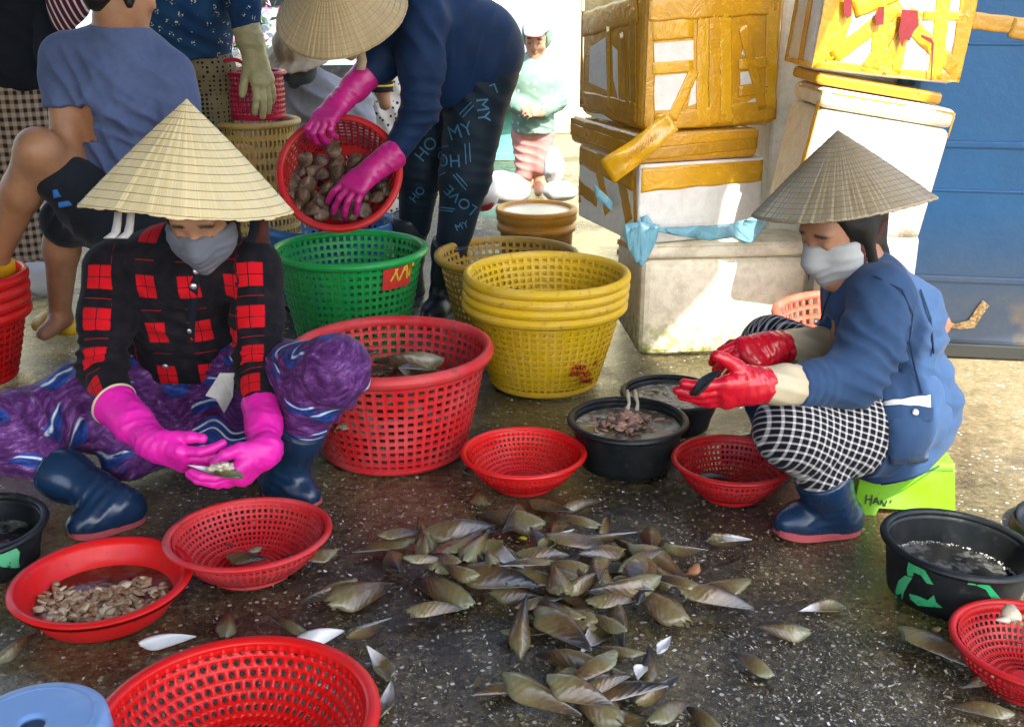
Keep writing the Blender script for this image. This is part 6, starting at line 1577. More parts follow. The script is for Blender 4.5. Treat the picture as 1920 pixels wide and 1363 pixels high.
# leaning pair of boxes by the blue tank
TL, TR, BL = A(1547, 166, 3.21), A(1797, 208, 3.25), A(1503, 315, 3.21)
ex = (TR - TL); wR = ex.length; ez = TL - BL; ezn = (ez - ex.normalized() * ez.dot(ex.normalized())).normalized(); hR = .40
r2 = frame_box('foam_box', 'leaning grimy white foam box behind the grey pointed hat', TL - ezn * hR, ex, ez, (wR, .25, hR), M['foam_grey'], group='foam boxes', bevel=.022, lid=.055, lid_out=.003)
strip(r2, 'front', (1560, 174), (1700, 196), 10, M['tape_y']); strip(r2, 'front', (1700, 184), (1796, 212), 14, M['tape_y']); strip(r2, 'left', (1540, 175), (1498, 330), 16, M['tape_y']); strip(r2, 'left', (1500, 160), (1545, 172), 14, M['tape_d'])
strip(r2, 'front', (1794, 210), (1782, 260), 12, M['tape_y'])
TL1, TR1 = A(1517, 132, 3.24), A(1793, 160, 3.27); T1 = A(1546, -10, 3.24)
ex1 = TR1 - TL1; ez1 = T1 - TL1
r1 = frame_box('foam_box', 'foam box crossed with yellow tape and red stains above the leaning white box', TL1, ex1, ez1, (ex1.length + .012, .24, .36), M['foam'], group='foam boxes', bevel=.03)
for a, b, w, mt in (((1528, 132), (1556, -60), 38, 'tape_y'), ((1552, 120), (1600, -60), 40, 'tape_y'), ((1640, 135), (1668, -60), 26, 'tape_y'), ((1560, 110), (1690, 10), 26, 'tape'), ((1650, 140), (1720, 20), 26, 'tape_d'), ((1690, 30), (1790, 130), 26, 'tape_y'), ((1618, 135), (1700, 20), 20, 'tape_d'), ((1752, 150), (1776, -60), 26, 'tape_y'), ((1792, 150), (1826, -60), 30, 'tape_y'), ((1530, 124), (1800, 152), 22, 'tape_y'), ((1680, 140), (1700, 20), 18, 'tape_y'), ((1730, 30), (1830, 30), 16, 'tape_y'), ((1600, 20), (1740, -40), 30, 'tape')): strip(r1, 'front', a, b, w, M[mt], wr=.002)
for a, b, w, mt in (((1470, 110), (1500, -60), 50, 'tape_d'), ((1500, 122), (1530, -60), 26, 'tape_d'), ((1462, 116), (1520, 128), 20, 'tape')): strip(r1, 'left', a, b, w, M[mt])
slab_o = TL + Vector((.0, .055, .0)); frame_box('foam_slab', 'squashed taped slab between the two leaning boxes', TL + (TL1 - TL) * .42 + Vector((.0, .03, -.012)), ex, ez, (wR - .02, .21, .034), M['tape_d'], 'slab', bevel=.01)
# red stains on the taped front
def stain(px_list, seed):
    V = []; me = None; pts = [on_face(r1, 'front', x, y, None) + Vector((0, -.018, 0)) for x, y in px_list]
    me = pyd('stain', pts, [tuple(range(len(pts)))]); link('stain', me, M['stain'], r1)
t = NT('dark_red_stain'); n = t.noise(60, 4); t.base(t.mix(n, (.12, .003, .010), (.26, .012, .022))); t.rough(.35); M['stain'] = t.m
stain([(1686, 18), (1716, 20), (1718, 48), (1708, 60), (1700, 78), (1692, 70), (1686, 90), (1680, 60), (1684, 40)], 1); stain([(1578, -10), (1594, -10), (1592, 30), (1584, 36), (1578, 26)], 2); stain([(1642, 14), (1654, 12), (1652, 46), (1640, 48), (1636, 34)], 3); stain([(1722, 64), (1742, 72), (1748, 84), (1742, 82), (1722, 70)], 4); stain([(1741, 82), (1746, 82), (1744, 118), (1742, 150), (1739, 150), (1741, 116)], 5)
frame_box('foam_box', 'shaded grey foam box seen between the two stacks', Vector((.86, 3.68, 0)), rot2(3), up, (.42, .4, 1.22), M['foam_grey'], group='foam boxes', bevel=.02)
# what the leaning boxes stand on
frame_box('foam_box', 'foam box behind the blue jacket shoulder, under the leaning boxes', Vector((1.0, 3.24, 0)), rot2(2), up, (.24, .25, .46), M['foam_grey'], group='foam boxes', bevel=.02)

# ------------------------------------------------------------------ blue tank
def tank_mat():
    t = NT('scuffed_blue_plastic'); n1 = t.noise(3, 5, .6); n2 = t.noise(22, 5, .7); z = t.sep(t.world())[2]; sc = t.noise(30, 4, .7, t.vmath('MULTIPLY', t.obj(), (1, 1, 6)))
    c = t.mix(t.step(n1, .35, .7), (.006, .070, .19), (.009, .092, .235)); c = t.mix(t.math('MULTIPLY', t.step(sc, .58, .72), .45), c, (.02, .065, .125))
    grime = t.math('MULTIPLY', t.step(t.math('ADD', t.math('SUBTRACT', .75, t.math('MULTIPLY', z, 1.5)), t.math('MULTIPLY', n1, .4)), .25, .65), .72)
    c = t.mix(grime, c, t.mix(n2, (.05, .065, .09), (.11, .11, .10)))
    mud = t.math('MULTIPLY', t.step(n1, .52, .62), t.math('SUBTRACT', 1.0, t.step(z, .10, .26)))
    c = t.mix(t.math('MULTIPLY', mud, .8), c, (.26, .19, .09))
    t.base(c); t.rough(t.math('ADD', .32, t.math('MULTIPLY', n2, .25))); t.spec(.4); t.bump(t.math('ADD', n2, t.math('MULTIPLY', n1, 3)), .25, .006); return t.m
M['tank'] = tank_mat()
tk = frame_box('water_tank', 'tall blue plastic tank with ridged sides and a brown gash', Vector((1.24, 3.50, .03)), rot2(-9), up, (1.5, .9, 1.55), M['tank'], 'tank', bevel=.03)
for i, zz in enumerate((.225, .52, .66, .97)):
    m = MB(); hgt = .010 if i % 2 else .022; m.box((.004, -.005 if i % 2 else -.008, zz), (1.496, .02, zz + hgt)); o = m.build('rib', M['tank'], tk); md = o.modifiers.new('b', 'BEVEL'); md.width = .004; md.segments = 2
m = MB(); m.box((-.012, -.012, -.03), (1.51, .9, .018)); t = NT('dark_skid'); t.base((.02, .022, .02)); t.rough(.6); m.build('skid', t.m, tk, bevel=.005)
strip(tk, 'front', (1815, 38), (1990, 58), 30, M['tape_d'], wr=.002); strip(tk, 'front', (1895, 52), (1960, 66), 34, M['tape_d'], wr=.005)
gash = []
for x, y in ((1772, 598), (1790, 606), (1815, 600), (1830, 578), (1842, 562), (1854, 572), (1840, 592), (1826, 614), (1800, 616), (1776, 612)): gash.append(on_face(tk, 'front', x, y, None) + Vector((0, -.007, 0)))
t = NT('torn_foam'); n = t.noise(90, 4); t.base(t.ramp(n, [(.3, (.10, .045, .015)), (.55, (.40, .26, .10)), (.75, (.60, .50, .30))])); t.bump(n, .8, .01); link('gash', pyd('gash', gash, [tuple(range(len(gash)))]), t.m, tk)
# ------------------------------------------------------------------ clams in the tilted basket
tb_c = A(636, 322, 3.60); tb_n = Vector((.04, -.86, .50)).normalized(); zc = tb_c.y * CP - (tb_c.z - CAMH) * SP; tb_R = 113 / FPX * zc; tb_H = .17
q = tb_n.to_track_quat('Z', 'Y')
tb = basket('plastic_basket', 'tilted crimson basket full of brown clams between magenta gloves', tb_c - tb_n * tb_H, tb_R, tb_R * .74, tb_H, 50, 8, M['red_dark'], .013, .010, q.to_euler(), hb=.36, vb=.36)
def clam_mesh(seed):
    rng = random.Random(seed); m = MB(); nu, nv = 18, 10
    for side in (1, -1):
        rows = []
        for i in range(nv + 1):
            t_ = i / nv; row = []
            for j in range(nu):
                a = 2 * math.pi * j / nu; rr = math.sin(t_ * math.pi / 2); ox = .032 * math.cos(a) * (1 + .10 * math.cos(a)); oy = .026 * math.sin(a) * (1 - .12 * math.sin(a))
                hgt = .0185 * (1 - rr ** 2.2) + .0008 * math.sin(t_ * 34) * (t_ < .97); cx = -.006 * (1 - t_); cy = .012 * (1 - t_)
                row.append((ox * rr + cx, oy * rr + cy, side * hgt))
            rows.append(row)
        m.grid(rows, closed_v=True)
    return fix_normals(pyd('clam', m.v, m.f))
def clam_mat():
    t = NT('brown_clam_shell'); p = t.sep(t.node('ShaderNodeTexCoord').outputs['Object']); oi = t.node('ShaderNodeObjectInfo').outputs['Random']
    d = t.math('SQRT', t.math('ADD', t.math('POWER', p[0], 2.0), t.math('POWER', t.math('SUBTRACT', p[1], .012), 2.0)))
    w = t.math('SINE', t.math('MULTIPLY', t.math('ADD', d, t.math('MULTIPLY', t.noise(60, 3), .004)), 1500)); n = t.noise(45, 4)
    c = t.ramp(t.math('ADD', n, t.math('MULTIPLY', oi, .25)), [(.3, (.028, .016, .010)), (.55, (.075, .042, .024)), (.75, (.15, .09, .05)), (.9, (.26, .18, .10))]); c = t.mix(t.math('MULTIPLY', t.step(w, .2, .9), .4), c, (.02, .012, .008))
    t.base(c); t.rough(.38); t.spec(.5); t.bump(t.math('ADD', w, n), .4, .002); return t.m
M['clam'] = clam_mat(); CL = [clam_mesh(i) for i in range(3)]
for cm in CL: cm.materials.append(M['clam']); cm.polygons.foreach_set('use_smooth', np.ones(len(cm.polygons), bool))
def on_plane(px, py, c, n):
    o = Vector((0, 0, CAMH)); d = Vector(ray(px, py)); return o + d * ((c - o).dot(n) / d.dot(n))
clam_px = [(625, 282), (571, 300), (600, 303), (665, 300), (632, 305), (562, 322), (603, 328), (632, 325), (658, 324), (576, 347), (613, 351), (548, 342), (566, 369), (591, 372), (630, 373), (631, 396), (585, 392), (659, 402), (683, 394), (708, 370), (714, 346), (694, 303), (606, 400), (556, 385), (650, 345), (690, 335), (680, 365), (655, 375), (610, 385), (700, 322), (640, 350), (590, 322), (725, 358), (540, 362)]
rng = random.Random(3)
for i, (px, py) in enumerate(clam_px):
    dep = .085 if py < 340 else .060 if py < 385 else .040
    dep += (i % 3) * .012
    p = on_plane(px, py, tb_c - tb_n * dep, tb_n); o = link('clam', CL[i % 3]); o.location = p
    o.rotation_euler = (tb_n.to_track_quat('Z', 'Y') @ Euler((rng.uniform(-.7, .7), rng.uniform(-.7, .7), rng.uniform(0, 6.28))).to_quaternion()).to_euler(); s_ = rng.uniform(.92, 1.12); o.scale = (s_, s_, s_)
    tag(o, 'brown ridged clam piled in the tilted red basket', 'clam', 'clams in the tilted basket')
clam_pale = bpy.data.objects.get('clam.015'); clam_pale['label'] = 'lowest clam at the front edge of the tilted basket, below the glove fingers'; del clam_pale['group']

# ------------------------------------------------------------------ pen shells
def pen_mesh(seed, L=.15, W=.072, hgt=.020, broken=.3, fat=1.0):
    """one valve: pointed at x=0, wide and ragged at x=L; convex side up"""
    rng = random.Random(seed); nu, nv = 20, 12; top = []; bot = []; PT = []
    jag = [rng.uniform(-1, 1) for _ in range(nv + 1)]; bend = rng.uniform(-.010, .010); wv = rng.uniform(.75, 1.05)
    for i in range(nu + 1):
        s_ = i / nu; w = W * .5 * (math.sin(min(1, s_ * 1.02 + .02) * math.pi / 2) ** 1.05) * (1 - .60 * max(0, (s_ - .66) / .34) ** 2.4); ra = []; rb = []
        for j in range(nv + 1):
            t_ = j / nv * 2 - 1
            x = L * s_ * (1 - .10 * (abs(t_) ** 2.5) * max(0, s_ - .5) * 2) + (jag[j] * .004 * broken * (s_ > .93) * (1 + abs(jag[j])))
            y = w * t_ * (wv if t_ > 0 else 1) + bend * math.sin(s_ * 2.6)
            z = hgt * (1 - abs(t_) ** 1.8) * math.sin(min(1, s_ * 1.4 + .06) * math.pi / 2) * (1 - .55 * s_ ** 3) + .0005 * math.sin(s_ * 30 + 3 * t_ * t_) * (1 - .5 * abs(t_)) * min(1, s_ * 3) + .0004 * math.sin(t_ * 22)
            ra.append((x, y, z + .0008)); rb.append((x, y, z - .0012))
        top.append(ra); bot.append(rb)
    m = MB(); m.grid(top); n0 = len(m.v); m.grid(bot); k = nv + 1
    for i in range(nu):
        for j in (0, nv): a = i * k + j; b = (i + 1) * k + j; m.f.append((a, b, n0 + b, n0 + a) if j == 0 else (b, a, n0 + a, n0 + b))
    for j in range(nv):
        for i in (0, nu): a = i * k + j; b = i * k + j + 1; m.f.append((a, b, n0 + b, n0 + a))
    me = fix_normals(pyd('pen_shell', m.v, m.f))
    at = me.attributes.new('pat', 'FLOAT_VECTOR', 'POINT'); sd_ = rng.random()
    pat = [(i / nu, (j / nv * 2 - 1), 0.0) for i in range(nu + 1) for j in range(nv + 1)] + [(i / nu, (j / nv * 2 - 1), 1.0) for i in range(nu + 1) for j in range(nv + 1)]
    at.data.foreach_set('vector', np.array(pat, np.float32).ravel()); me.polygons.foreach_set('use_smooth', np.ones(len(me.polygons), bool))
    return me
def pen_mat(name='pen_shell', warm=0.0):
    t = NT(name); a = t.sep(t.attr('pat')); oi = t.node('ShaderNodeObjectInfo').outputs['Random']; n = t.noise(26, 4, .65); n2 = t.noise(90, 3)
    s_ = t.math('ADD', a[0], t.math('MULTIPLY', t.math('SUBTRACT', n, .5), .5)); s_ = t.math('ADD', s_, t.math('MULTIPLY', t.math('SUBTRACT', oi, .5), .35))
    c = t.ramp(s_, [(.02, (.010, .014, .018)), (.22, (.034, .024, .017)), (.40, (.080, .046, .021)), (.64, (.120, .086, .034)), (.88, (.165, .145, .066)), (1.0, (.15, .155, .085))])
    rings = t.math('SINE', t.math('ADD', t.math('MULTIPLY', a[0], 60), t.math('ADD', t.math('MULTIPLY', t.math('POWER', a[1], 2.0), -14), t.math('MULTIPLY', n, 9))))
    c = t.mix(t.math('MULTIPLY', t.step(rings, .3, 1), .10), c, (.05, .035, .015)); c = t.mix(t.math('MULTIPLY', t.step(n2, .6, .75), .35), c, (.30, .28, .18))
    nac = t.math('MULTIPLY', a[2], t.math('SUBTRACT', 1.0, t.step(s_, .35, .62))); c = t.mix(nac, c, t.mix(n, (.45, .47, .50), (.75, .74, .72)))
    t.base(c); t.rough(t.math('ADD', .16, t.math('MULTIPLY', n2, .3))); t.spec(.55); t.b.inputs['Coat Weight'].default_value = .35; t.b.inputs['Coat Roughness'].default_value = .15
    t.bump(t.math('ADD', t.math('MULTIPLY', rings, .25), t.math('MULTIPLY', n2, 1.2)), .35, .002); return t.m
M['pen'] = pen_mat()
PEN = [pen_mesh(i, .150, .056 + .010 * (i % 3), .018 + .006 * (i % 4), .3 + .35 * (i % 3)) for i in range(9)]
for pm_ in PEN: pm_.materials.append(M['pen'])
def shell(px, py, ang, ln, variant, z=.006, tilt=None, flip=False, roll=None, label=None, group='heap of pen shells', rng=random.Random(9)):
    c = G(px, py, z + .01); d = (c - Vector((0, 0, CAMH))); th = math.asin(-d.normalized().z); zc = c.y * CP - (c.z - CAMH) * SP
    dx = math.cos(R(ang)); dy = math.sin(R(ang)) / math.sin(th) * .62; L = ln / FPX * zc * math.hypot(dx, dy); L = min(max(L * 1.22, .10), .19)
    yaw = math.atan2(dy, dx)                      # direction of the tip
    o = link('pen_shell', PEN[variant % 9]); s_ = L / .150; o.scale = (s_, s_ * rng.uniform(.9, 1.15), s_ * rng.uniform(.9, 1.3))
    tl = rng.uniform(-10, 14) if tilt is None else tilt; rl = rng.uniform(-28, 28) if roll is None else roll
    rt = Matrix.Rotation(yaw + math.pi, 4, 'Z') @ Matrix.Rotation(R(tl), 4, 'Y') @ Matrix.Rotation(R(rl + (180 if flip else 0)), 4, 'X')
    o.rotation_euler = rt.to_euler(); ctr = rt.to_3x3() @ Vector((L * .52, 0, .004))
    # lowest point just on the floor or the layer below
    Vz = [(rt.to_3x3() @ Vector((v.co.x * s_, v.co.y * o.scale.y, v.co.z * o.scale.z))).z for v in PEN[variant % 9].vertices]
    o.location = Vector((c.x, c.y, 0)) - Vector((ctr.x, ctr.y, 0)); o.location.z = z - min(Vz)
    tag(o, label or 'olive brown pen shell lying in the heap on the wet floor', 'shell', group); return o
heap = [(960, 980, 165, 112), (1043, 998, 255, 66), (1029, 951, -35, 78), (1090, 946, 20, 64), (1087, 980, 170, 68), (1134, 981, 65, 55), (1117, 1009, 5, 125), (1090, 1032, -5, 112), (1015, 1039, 0, 84), (1066, 1066, 175, 84), (1122, 1071, 265, 76), (1083, 1122, -55, 78),
        (1172, 1100, 195, 118), (1219, 1012, 265, 62), (1172, 1046, -50, 62), (1233, 1070, -40, 118), (1341, 1107, 185, 108), (1338, 1131, -5, 120), (1277, 1036, 0, 68), (1229, 1144, 150, 112), (1134, 1165, 135, 88), (1049, 1148, 140, 104), (1053, 1185, -45, 118), (1070, 1238, 160, 112), (1161, 1216, 170, 84),
        (1107, 1260, 215, 104), (1182, 1280, -45, 84), (1012, 1307, -28, 138), (1158, 1307, -5, 148), (1104, 1328, 140, 132), (1161, 1352, 140, 104), (1253, 1338, 40, 92), (1321, 1348, 120, 74), (723, 1022, 195, 98), (748, 1000, 20, 54), (794, 1026, 100, 66), (859, 998, 10, 122), (740, 1053, 290, 60), (832, 1049, 140, 72), (866, 1070, 150, 60),
        (893, 1029, 60, 70), (920, 1049, 100, 60), (944, 1039, -45, 86), (930, 1088, -20, 132), (621, 1110, 200, 88), (832, 1117, 140, 128), (866, 1019, 30, 50), (798, 1049, 10, 50), (1200, 1060, 30, 80), (1150, 1125, 10, 90), (1095, 1095, 30, 80), (990, 1062, 200, 90), (1270, 1095, 165, 80), (1185, 1030, 140, 70), (1040, 1020, 30, 70), (1130, 1040, 200, 80), (1215, 1245, 80, 80), (1130, 1290, 20, 90), (1085, 1300, -20, 110), (1230, 1300, 30, 80), (1010, 1130, 20, 60)]
rng = random.Random(21)
for q in range(34):
    cx, cy = rng.choice(((1100, 1050), (1090, 1080), (1180, 1090), (880, 1030), (1120, 1270), (1060, 1190), (960, 1040)))
    heap.insert(0, (cx + rng.gauss(0, 48), cy + rng.gauss(0, 24), rng.uniform(0, 360), rng.uniform(60, 110)))
for i, (px, py, an, ln) in enumerate(heap):
    dens = sum(1 for q in heap[:i] if math.hypot((q[0] - px), (q[1] - py) * 1.6) < 62)
    shell(px, py, an, ln, i, .003 + .013 * min(4, dens), flip=(i % 12 == 4))
shell(1032, 1085, -8, 138, 2, .030, 4, roll=8, label='pen shell with a small dark hole on top of the heap', group=None)
shell(983, 1200, 84, 92, 4, .008, 40, roll=0, label='pen shell propped upright with its tip pointing up', group=None)
shell(811, 1144, 10, 90, 7, .012, 0, roll=15, label='amber brown pen shell beside the small puddle, nearest the red colander side', group=None)
shell(679, 1117, 35, 116, 5, .006, -4, roll=-18, label='pale olive pen shell with a silvery tip at the left end of the heap', group=None)
w1 = shell(1206, 1260, 250, 70, 1, .03, 12, flip=True, roll=6, label='broken white inner shell with its point hanging down, low in the heap', group=None)
w2 = shell(1240, 1222, 60, 72, 3, .03, -10, flip=True, roll=-8, label='broken white inner shell with its point up, low in the heap', group=None)
t = NT('white_nacre'); n = t.noise(40, 4); t.base(t.mix(n, (.55, .57, .60), (.80, .80, .78))); t.rough(.3); t.b.inputs['Coat Weight'].default_value = .5; t.bump(n, .4, .003); M['nacre'] = t.m
for w_ in (w1, w2):
    w_.data = w_.data.copy(); w_.data.materials.clear(); w_.data.materials.append(M['nacre']); w_.scale = tuple(x * .72 for x in w_.scale)
# loose shells and pieces off the heap
for i, (px, py, an, ln, lb) in enumerate([(1750, 1225, -40, 118, 'dark flat pen shell on wet floor before the green-marked tub'), (1845, 1332, 160, 90, 'pen shell lying under the corner colander'), (1545, 1140, 190, 70, 'dark broken shell on bare floor left of the green-marked tub'), (1470, 1182, 175, 60, 'small pale shell on the bare floor right of the heap'), (1412, 1248, 130, 60, 'thin dark shell on the sandy floor right of the heap'), (1365, 1022, 0, 56, 'flat shell piece below the dark red colander'), (425, 1168, 100, 64, 'upright shell piece between the red basin and the round-holed colander'), (545, 1178, 150, 60, 'green shell piece behind the round-holed colander'), (705, 1248, 120, 64, 'shell scrap beside the rim of the round-holed colander'), (596, 1196, 20, 56, 'silver shell scrap behind the round-holed colander'), (312, 1200, 20, 84, 'white ribbed shell fragment between basin and round-holed colander'), (720, 1310, 80, 70, 'olive shell beside the round-holed colander, lowest in view'), (900, 930, 100, 50, 'brown shell beside the bright red colander'), (30, 1215, 60, 70, 'dark shell in the corner before the black bucket'), (690, 1185, 30, 64, 'grey scrap of shell on the puddle'), (935, 1290, 200, 70, 'broken shell edge left of the heap foot')]):
    o = shell(px, py, an, ln, i + 2, .003, rng.uniform(-4, 8), flip=(i % 3 == 2), label=lb, group=None)
    if 'white' in lb or 'silver' in lb: o.data = o.data.copy(); o.data.materials.clear(); o.data.materials.append(M['nacre'])
# in hands, basket and colanders
def free_shell(p, yaw, L, v, label, tilt=0, roll=0, scale=(1, 1), mat=None):
    o = link('pen_shell', PEN[v]); s_ = L / .15; o.scale = (s_, s_ * scale[0], s_ * scale[1]); o.location = p
    o.rotation_euler = (Matrix.Rotation(R(yaw), 4, 'Z') @ Matrix.Rotation(R(tilt), 4, 'Y') @ Matrix.Rotation(R(roll), 4, 'X')).to_euler(); tag(o, label, 'shell')
    if mat: o.data = o.data.copy(); o.data.materials.clear(); o.data.materials.append(mat)
    return o
free_shell(A(352, 872, 2.12), -6, .125, 0, 'half shell with meat held between the pink gloves', 8, 190, (.8, .8))
free_shell(A(1352, 694, 2.03), 180, .080, 3, 'dark shell held between the fingers of the nearer red glove', 48, 60, (.6, 1.3), M['black'])
rc = Vector((RB_C.x, RB_C.y, 0))
for i, (px, py, z, yw_, tl, rl, lb) in enumerate([(705, 660, .21, 150, 22, 20, 'long brown shell rising at the back of the big red basket'), (748, 690, .20, 60, 28, -30, 'upright pale shell in the big red basket'), (700, 680, .19, 10, 5, 20, 'grey shell lying near the knee in the big red basket'), (735, 695, .17, 170, 8, -10, 'silvery shell low in the big red basket'), (765, 680, .18, 120, 30, 0, 'rightmost shell in the big red basket')]):
    p = G(px, py, z + .035); free_shell(p, yw_, .19, i + 1, lb, tl, rl)
for i in range(14):                      # the load below them
    a = rng.uniform(0, 6.28); r_ = rng.uniform(0, .12); free_shell(rc + Vector((r_ * math.cos(a), r_ * math.sin(a), rng.uniform(.05, .14))), rng.uniform(0, 360), .15, i % 9, 'shell in the load of the big red basket', rng.uniform(-20, 20), rng.uniform(-30, 30))['group'] = 'shells heaped in the big red basket'
for i, (px, py, z, L, lb, mt) in enumerate([(428, 1020, .03, .06, 'thin shell scrap standing in the colander of scraps', None), (535, 1042, .035, .11, 'half round grey shell in the colander of scraps', None), (500, 1048, .03, .09, 'olive shell lying in the colander of scraps', None), (452, 1040, .03, .05, 'small shell scrap flat in the colander of scraps', None)]):
    free_shell(G(px, py, z), [95, 20, 170, 40][i], L, i, lb, [35, 5, 4, 2][i], [10, 10, -8, 0][i], (1.2, .8), mt)
free_shell(G(1370, 895, .02), 160, .10, 5, 'dark shell in the dark red colander', 2, 5, (1.3, .5)); free_shell(G(1800, 1290, .03), 30, .09, 6, 'dark shell in the corner colander', 3, 5, (1, .6))
# hole in the holed shell
hs_ = [o for o in bpy.data.objects if o.get('label', '').startswith('pen shell with a small dark hole')][0]; m = MB(); m.lathe([(.0001, .0), (.004, .0), (.0055, -.002)], 14); ho = m.build('hole', M['ink'], hs_, True); ho.location = (.085, -.004, PEN[2].vertices[int(11.3) * 13 + 5].co.z + .0022)

# ------------------------------------------------------------------ shucked meat
def meat_mat(name, a, b, c):
    t = NT(name); n = t.noise(70, 4); r_ = t.sep(t.attr('pat'))[0]; t.base(t.mix(r_, t.mix(n, a, b), c)); t.rough(.22); t.spec(.6); t.b.inputs['Subsurface Weight'].default_value = .1; t.b.inputs['Subsurface Radius'].default_value = (.006, .003, .002); t.bump(n, .5, .003); return t.m
def lumps(name, label, pts, size, mat, seed, flat=.6, long=1.6):
    rng = random.Random(seed); V = []; Q = []; PT = []; nu, nv = 8, 6
    for (p, s0) in pts:
        e = Euler((rng.uniform(-.5, .5), rng.uniform(-.5, .5), rng.uniform(0, 6.28))).to_matrix(); s_ = size * s0 * rng.uniform(.7, 1.3); n = len(V); r0 = rng.random() ** 2; bn = rng.uniform(-.8, .8); lo = rng.uniform(1, long)
        for i in range(nv + 1):
            for j in range(nu):
                f_ = math.pi * i / nv; a = 2 * math.pi * j / nu; v = Vector((math.cos(f_) * lo, math.sin(f_) * math.cos(a), math.sin(f_) * math.sin(a) * flat)); v.y += bn * v.x * v.x * .5; v *= 1 + rng.uniform(-.16, .16)
                V.append(Vector(p) + e @ (v * s_)); PT.append((r0, 0, 0))
        for i in range(nv):
            for j in range(nu): Q.append((n + i * nu + j, n + (i + 1) * nu + j, n + (i + 1) * nu + (j + 1) % nu, n + i * nu + (j + 1) % nu))
    me = quads_mesh(name, np.array([v[:] for v in V]), np.array(Q)); at = me.attributes.new('pat', 'FLOAT_VECTOR', 'POINT'); at.data.foreach_set('vector', np.array(PT, np.float32).ravel())
    o = link(name, me, mat, None, True); tag(o, label, 'meat', kind='stuff'); return o
M['meat_tan'] = meat_mat('tan_meat', (.16, .07, .025), (.34, .20, .09), (.62, .52, .34)); M['meat_pink'] = meat_mat('pink_meat', (.34, .16, .11), (.56, .36, .26), (.06, .035, .025)); M['meat_pale'] = meat_mat('pale_meat', (.50, .44, .32), (.62, .56, .44), (.35, .28, .18))
rng = random.Random(2); pts = []
for q in range(520):
    a = rng.uniform(0, 6.28); r_ = BAS_R * .74 * math.sqrt(rng.random()); x, y = r_ * math.cos(a), r_ * math.sin(a)
    if y > .05 + .03 * math.sin(x * 30): continue
    pts.append(((BAS.x + x, BAS.y + y, BAS_H * .36 + rng.uniform(-.004, .006) + max(0, -y) * .06), 1))
lumps('shucked_meat', 'tan shucked meat in the red basin', pts, .0066, M['meat_tan'], 1, .55, 2.3)
pts = []
for q in range(150):
    a = rng.uniform(0, 6.28); r_ = abs(rng.gauss(0, .042)); x, y = r_ * math.cos(a) * 1.15, r_ * math.sin(a); pts.append(((BM.x + .0 + x, BM.y + .01 + y, BM_H * .80 + max(0, .030 * (1 - r_ / .07)) + rng.uniform(-.002, .004)), 1))
lumps('shucked_meat', 'pink shucked meat heaped in the full black bucket', pts, .0075, M['meat_pink'], 2, .6, 2.2)
pts = []
for q in range(60):
    a = rng.uniform(0, 6.28); r_ = BBK_R * .85 * math.sqrt(rng.random()); pts.append(((BBK.x + r_ * math.cos(a), BBK.y + r_ * math.sin(a), BBK_H * .76 + rng.uniform(-.003, .002)), 1))
lumps('shucked_meat', 'pale meat floating in the black bucket below the red gloves', pts, .009, M['meat_pale'], 3, .4)
pts = [((A(416 + rng.uniform(-22, 20), 876 + rng.uniform(-5, 4), 2.11)), 1) for q in range(22)]
lumps('shucked_meat', 'pale meat on the half shell between the pink gloves', pts, .009, M['meat_pale'], 4)
lumps('meat_scrap', 'curl of pale meat on the inside of the corner colander', [((G(1893, 1150, .10)), 1.5), ((G(1885, 1162, .095)), 1.4)], .010, M['meat_pale'], 5)
# strands hanging from bucket to bucket
m = MB()
for dx in (0, 14):
    p0 = A(1176 + dx, 733, 2.735); p1 = A(1178 + dx, 745, 2.70); p2 = A(1176 + dx * 1.3, 768, 2.64); m.tube([p0, p1, p1.lerp(p2, .5) + Vector((.004, 0, 0)), p2], [.005, .006, .004, .006], 7)
tag(m.build('meat_strand', M['meat_pale'], None, True), 'pale strands of meat hanging over the back rim of the full black bucket', 'meat', kind='stuff')
m = MB(); cl_ = A(876, 872, 2.52); 
free_shell(G(868, 884, .01), 70, .07, 3, 'brown clam shell leaning behind the bright red colander', 30, 20, (1.4, 2))
# small odd things on the floor
def pebble(name, px, py, r, col, label, cat, flat=.6):
    t = NT(name + '_skin'); n = t.noise(40, 3); t.base(t.mix(n, col, tuple(c * .6 for c in col))); t.rough(.4)
    lumps(name, label, [(G(px, py, r * .4), 1)], r, t.m, px, flat, 1.5); o = bpy.data.objects[name] if name in bpy.data.objects else None
    for o in bpy.data.objects:
        if o.get('label') == label: o['kind'] = 'thing'; o['category'] = cat
pebble('lime_peel', 980, 1009, .013, (.62, .60, .03), 'bright yellow green lime peel above the heap of shells', 'peel', .5); pebble('orange_pebble', 1303, 1070, .011, (.48, .22, .10), 'orange brown pebble at the right of the heap', 'pebble'); 
pebble('pale_scrap', 1755, 1180, .011, (.5, .4, .22), 'pale scrap at the foot of the green-marked tub', 'scrap')

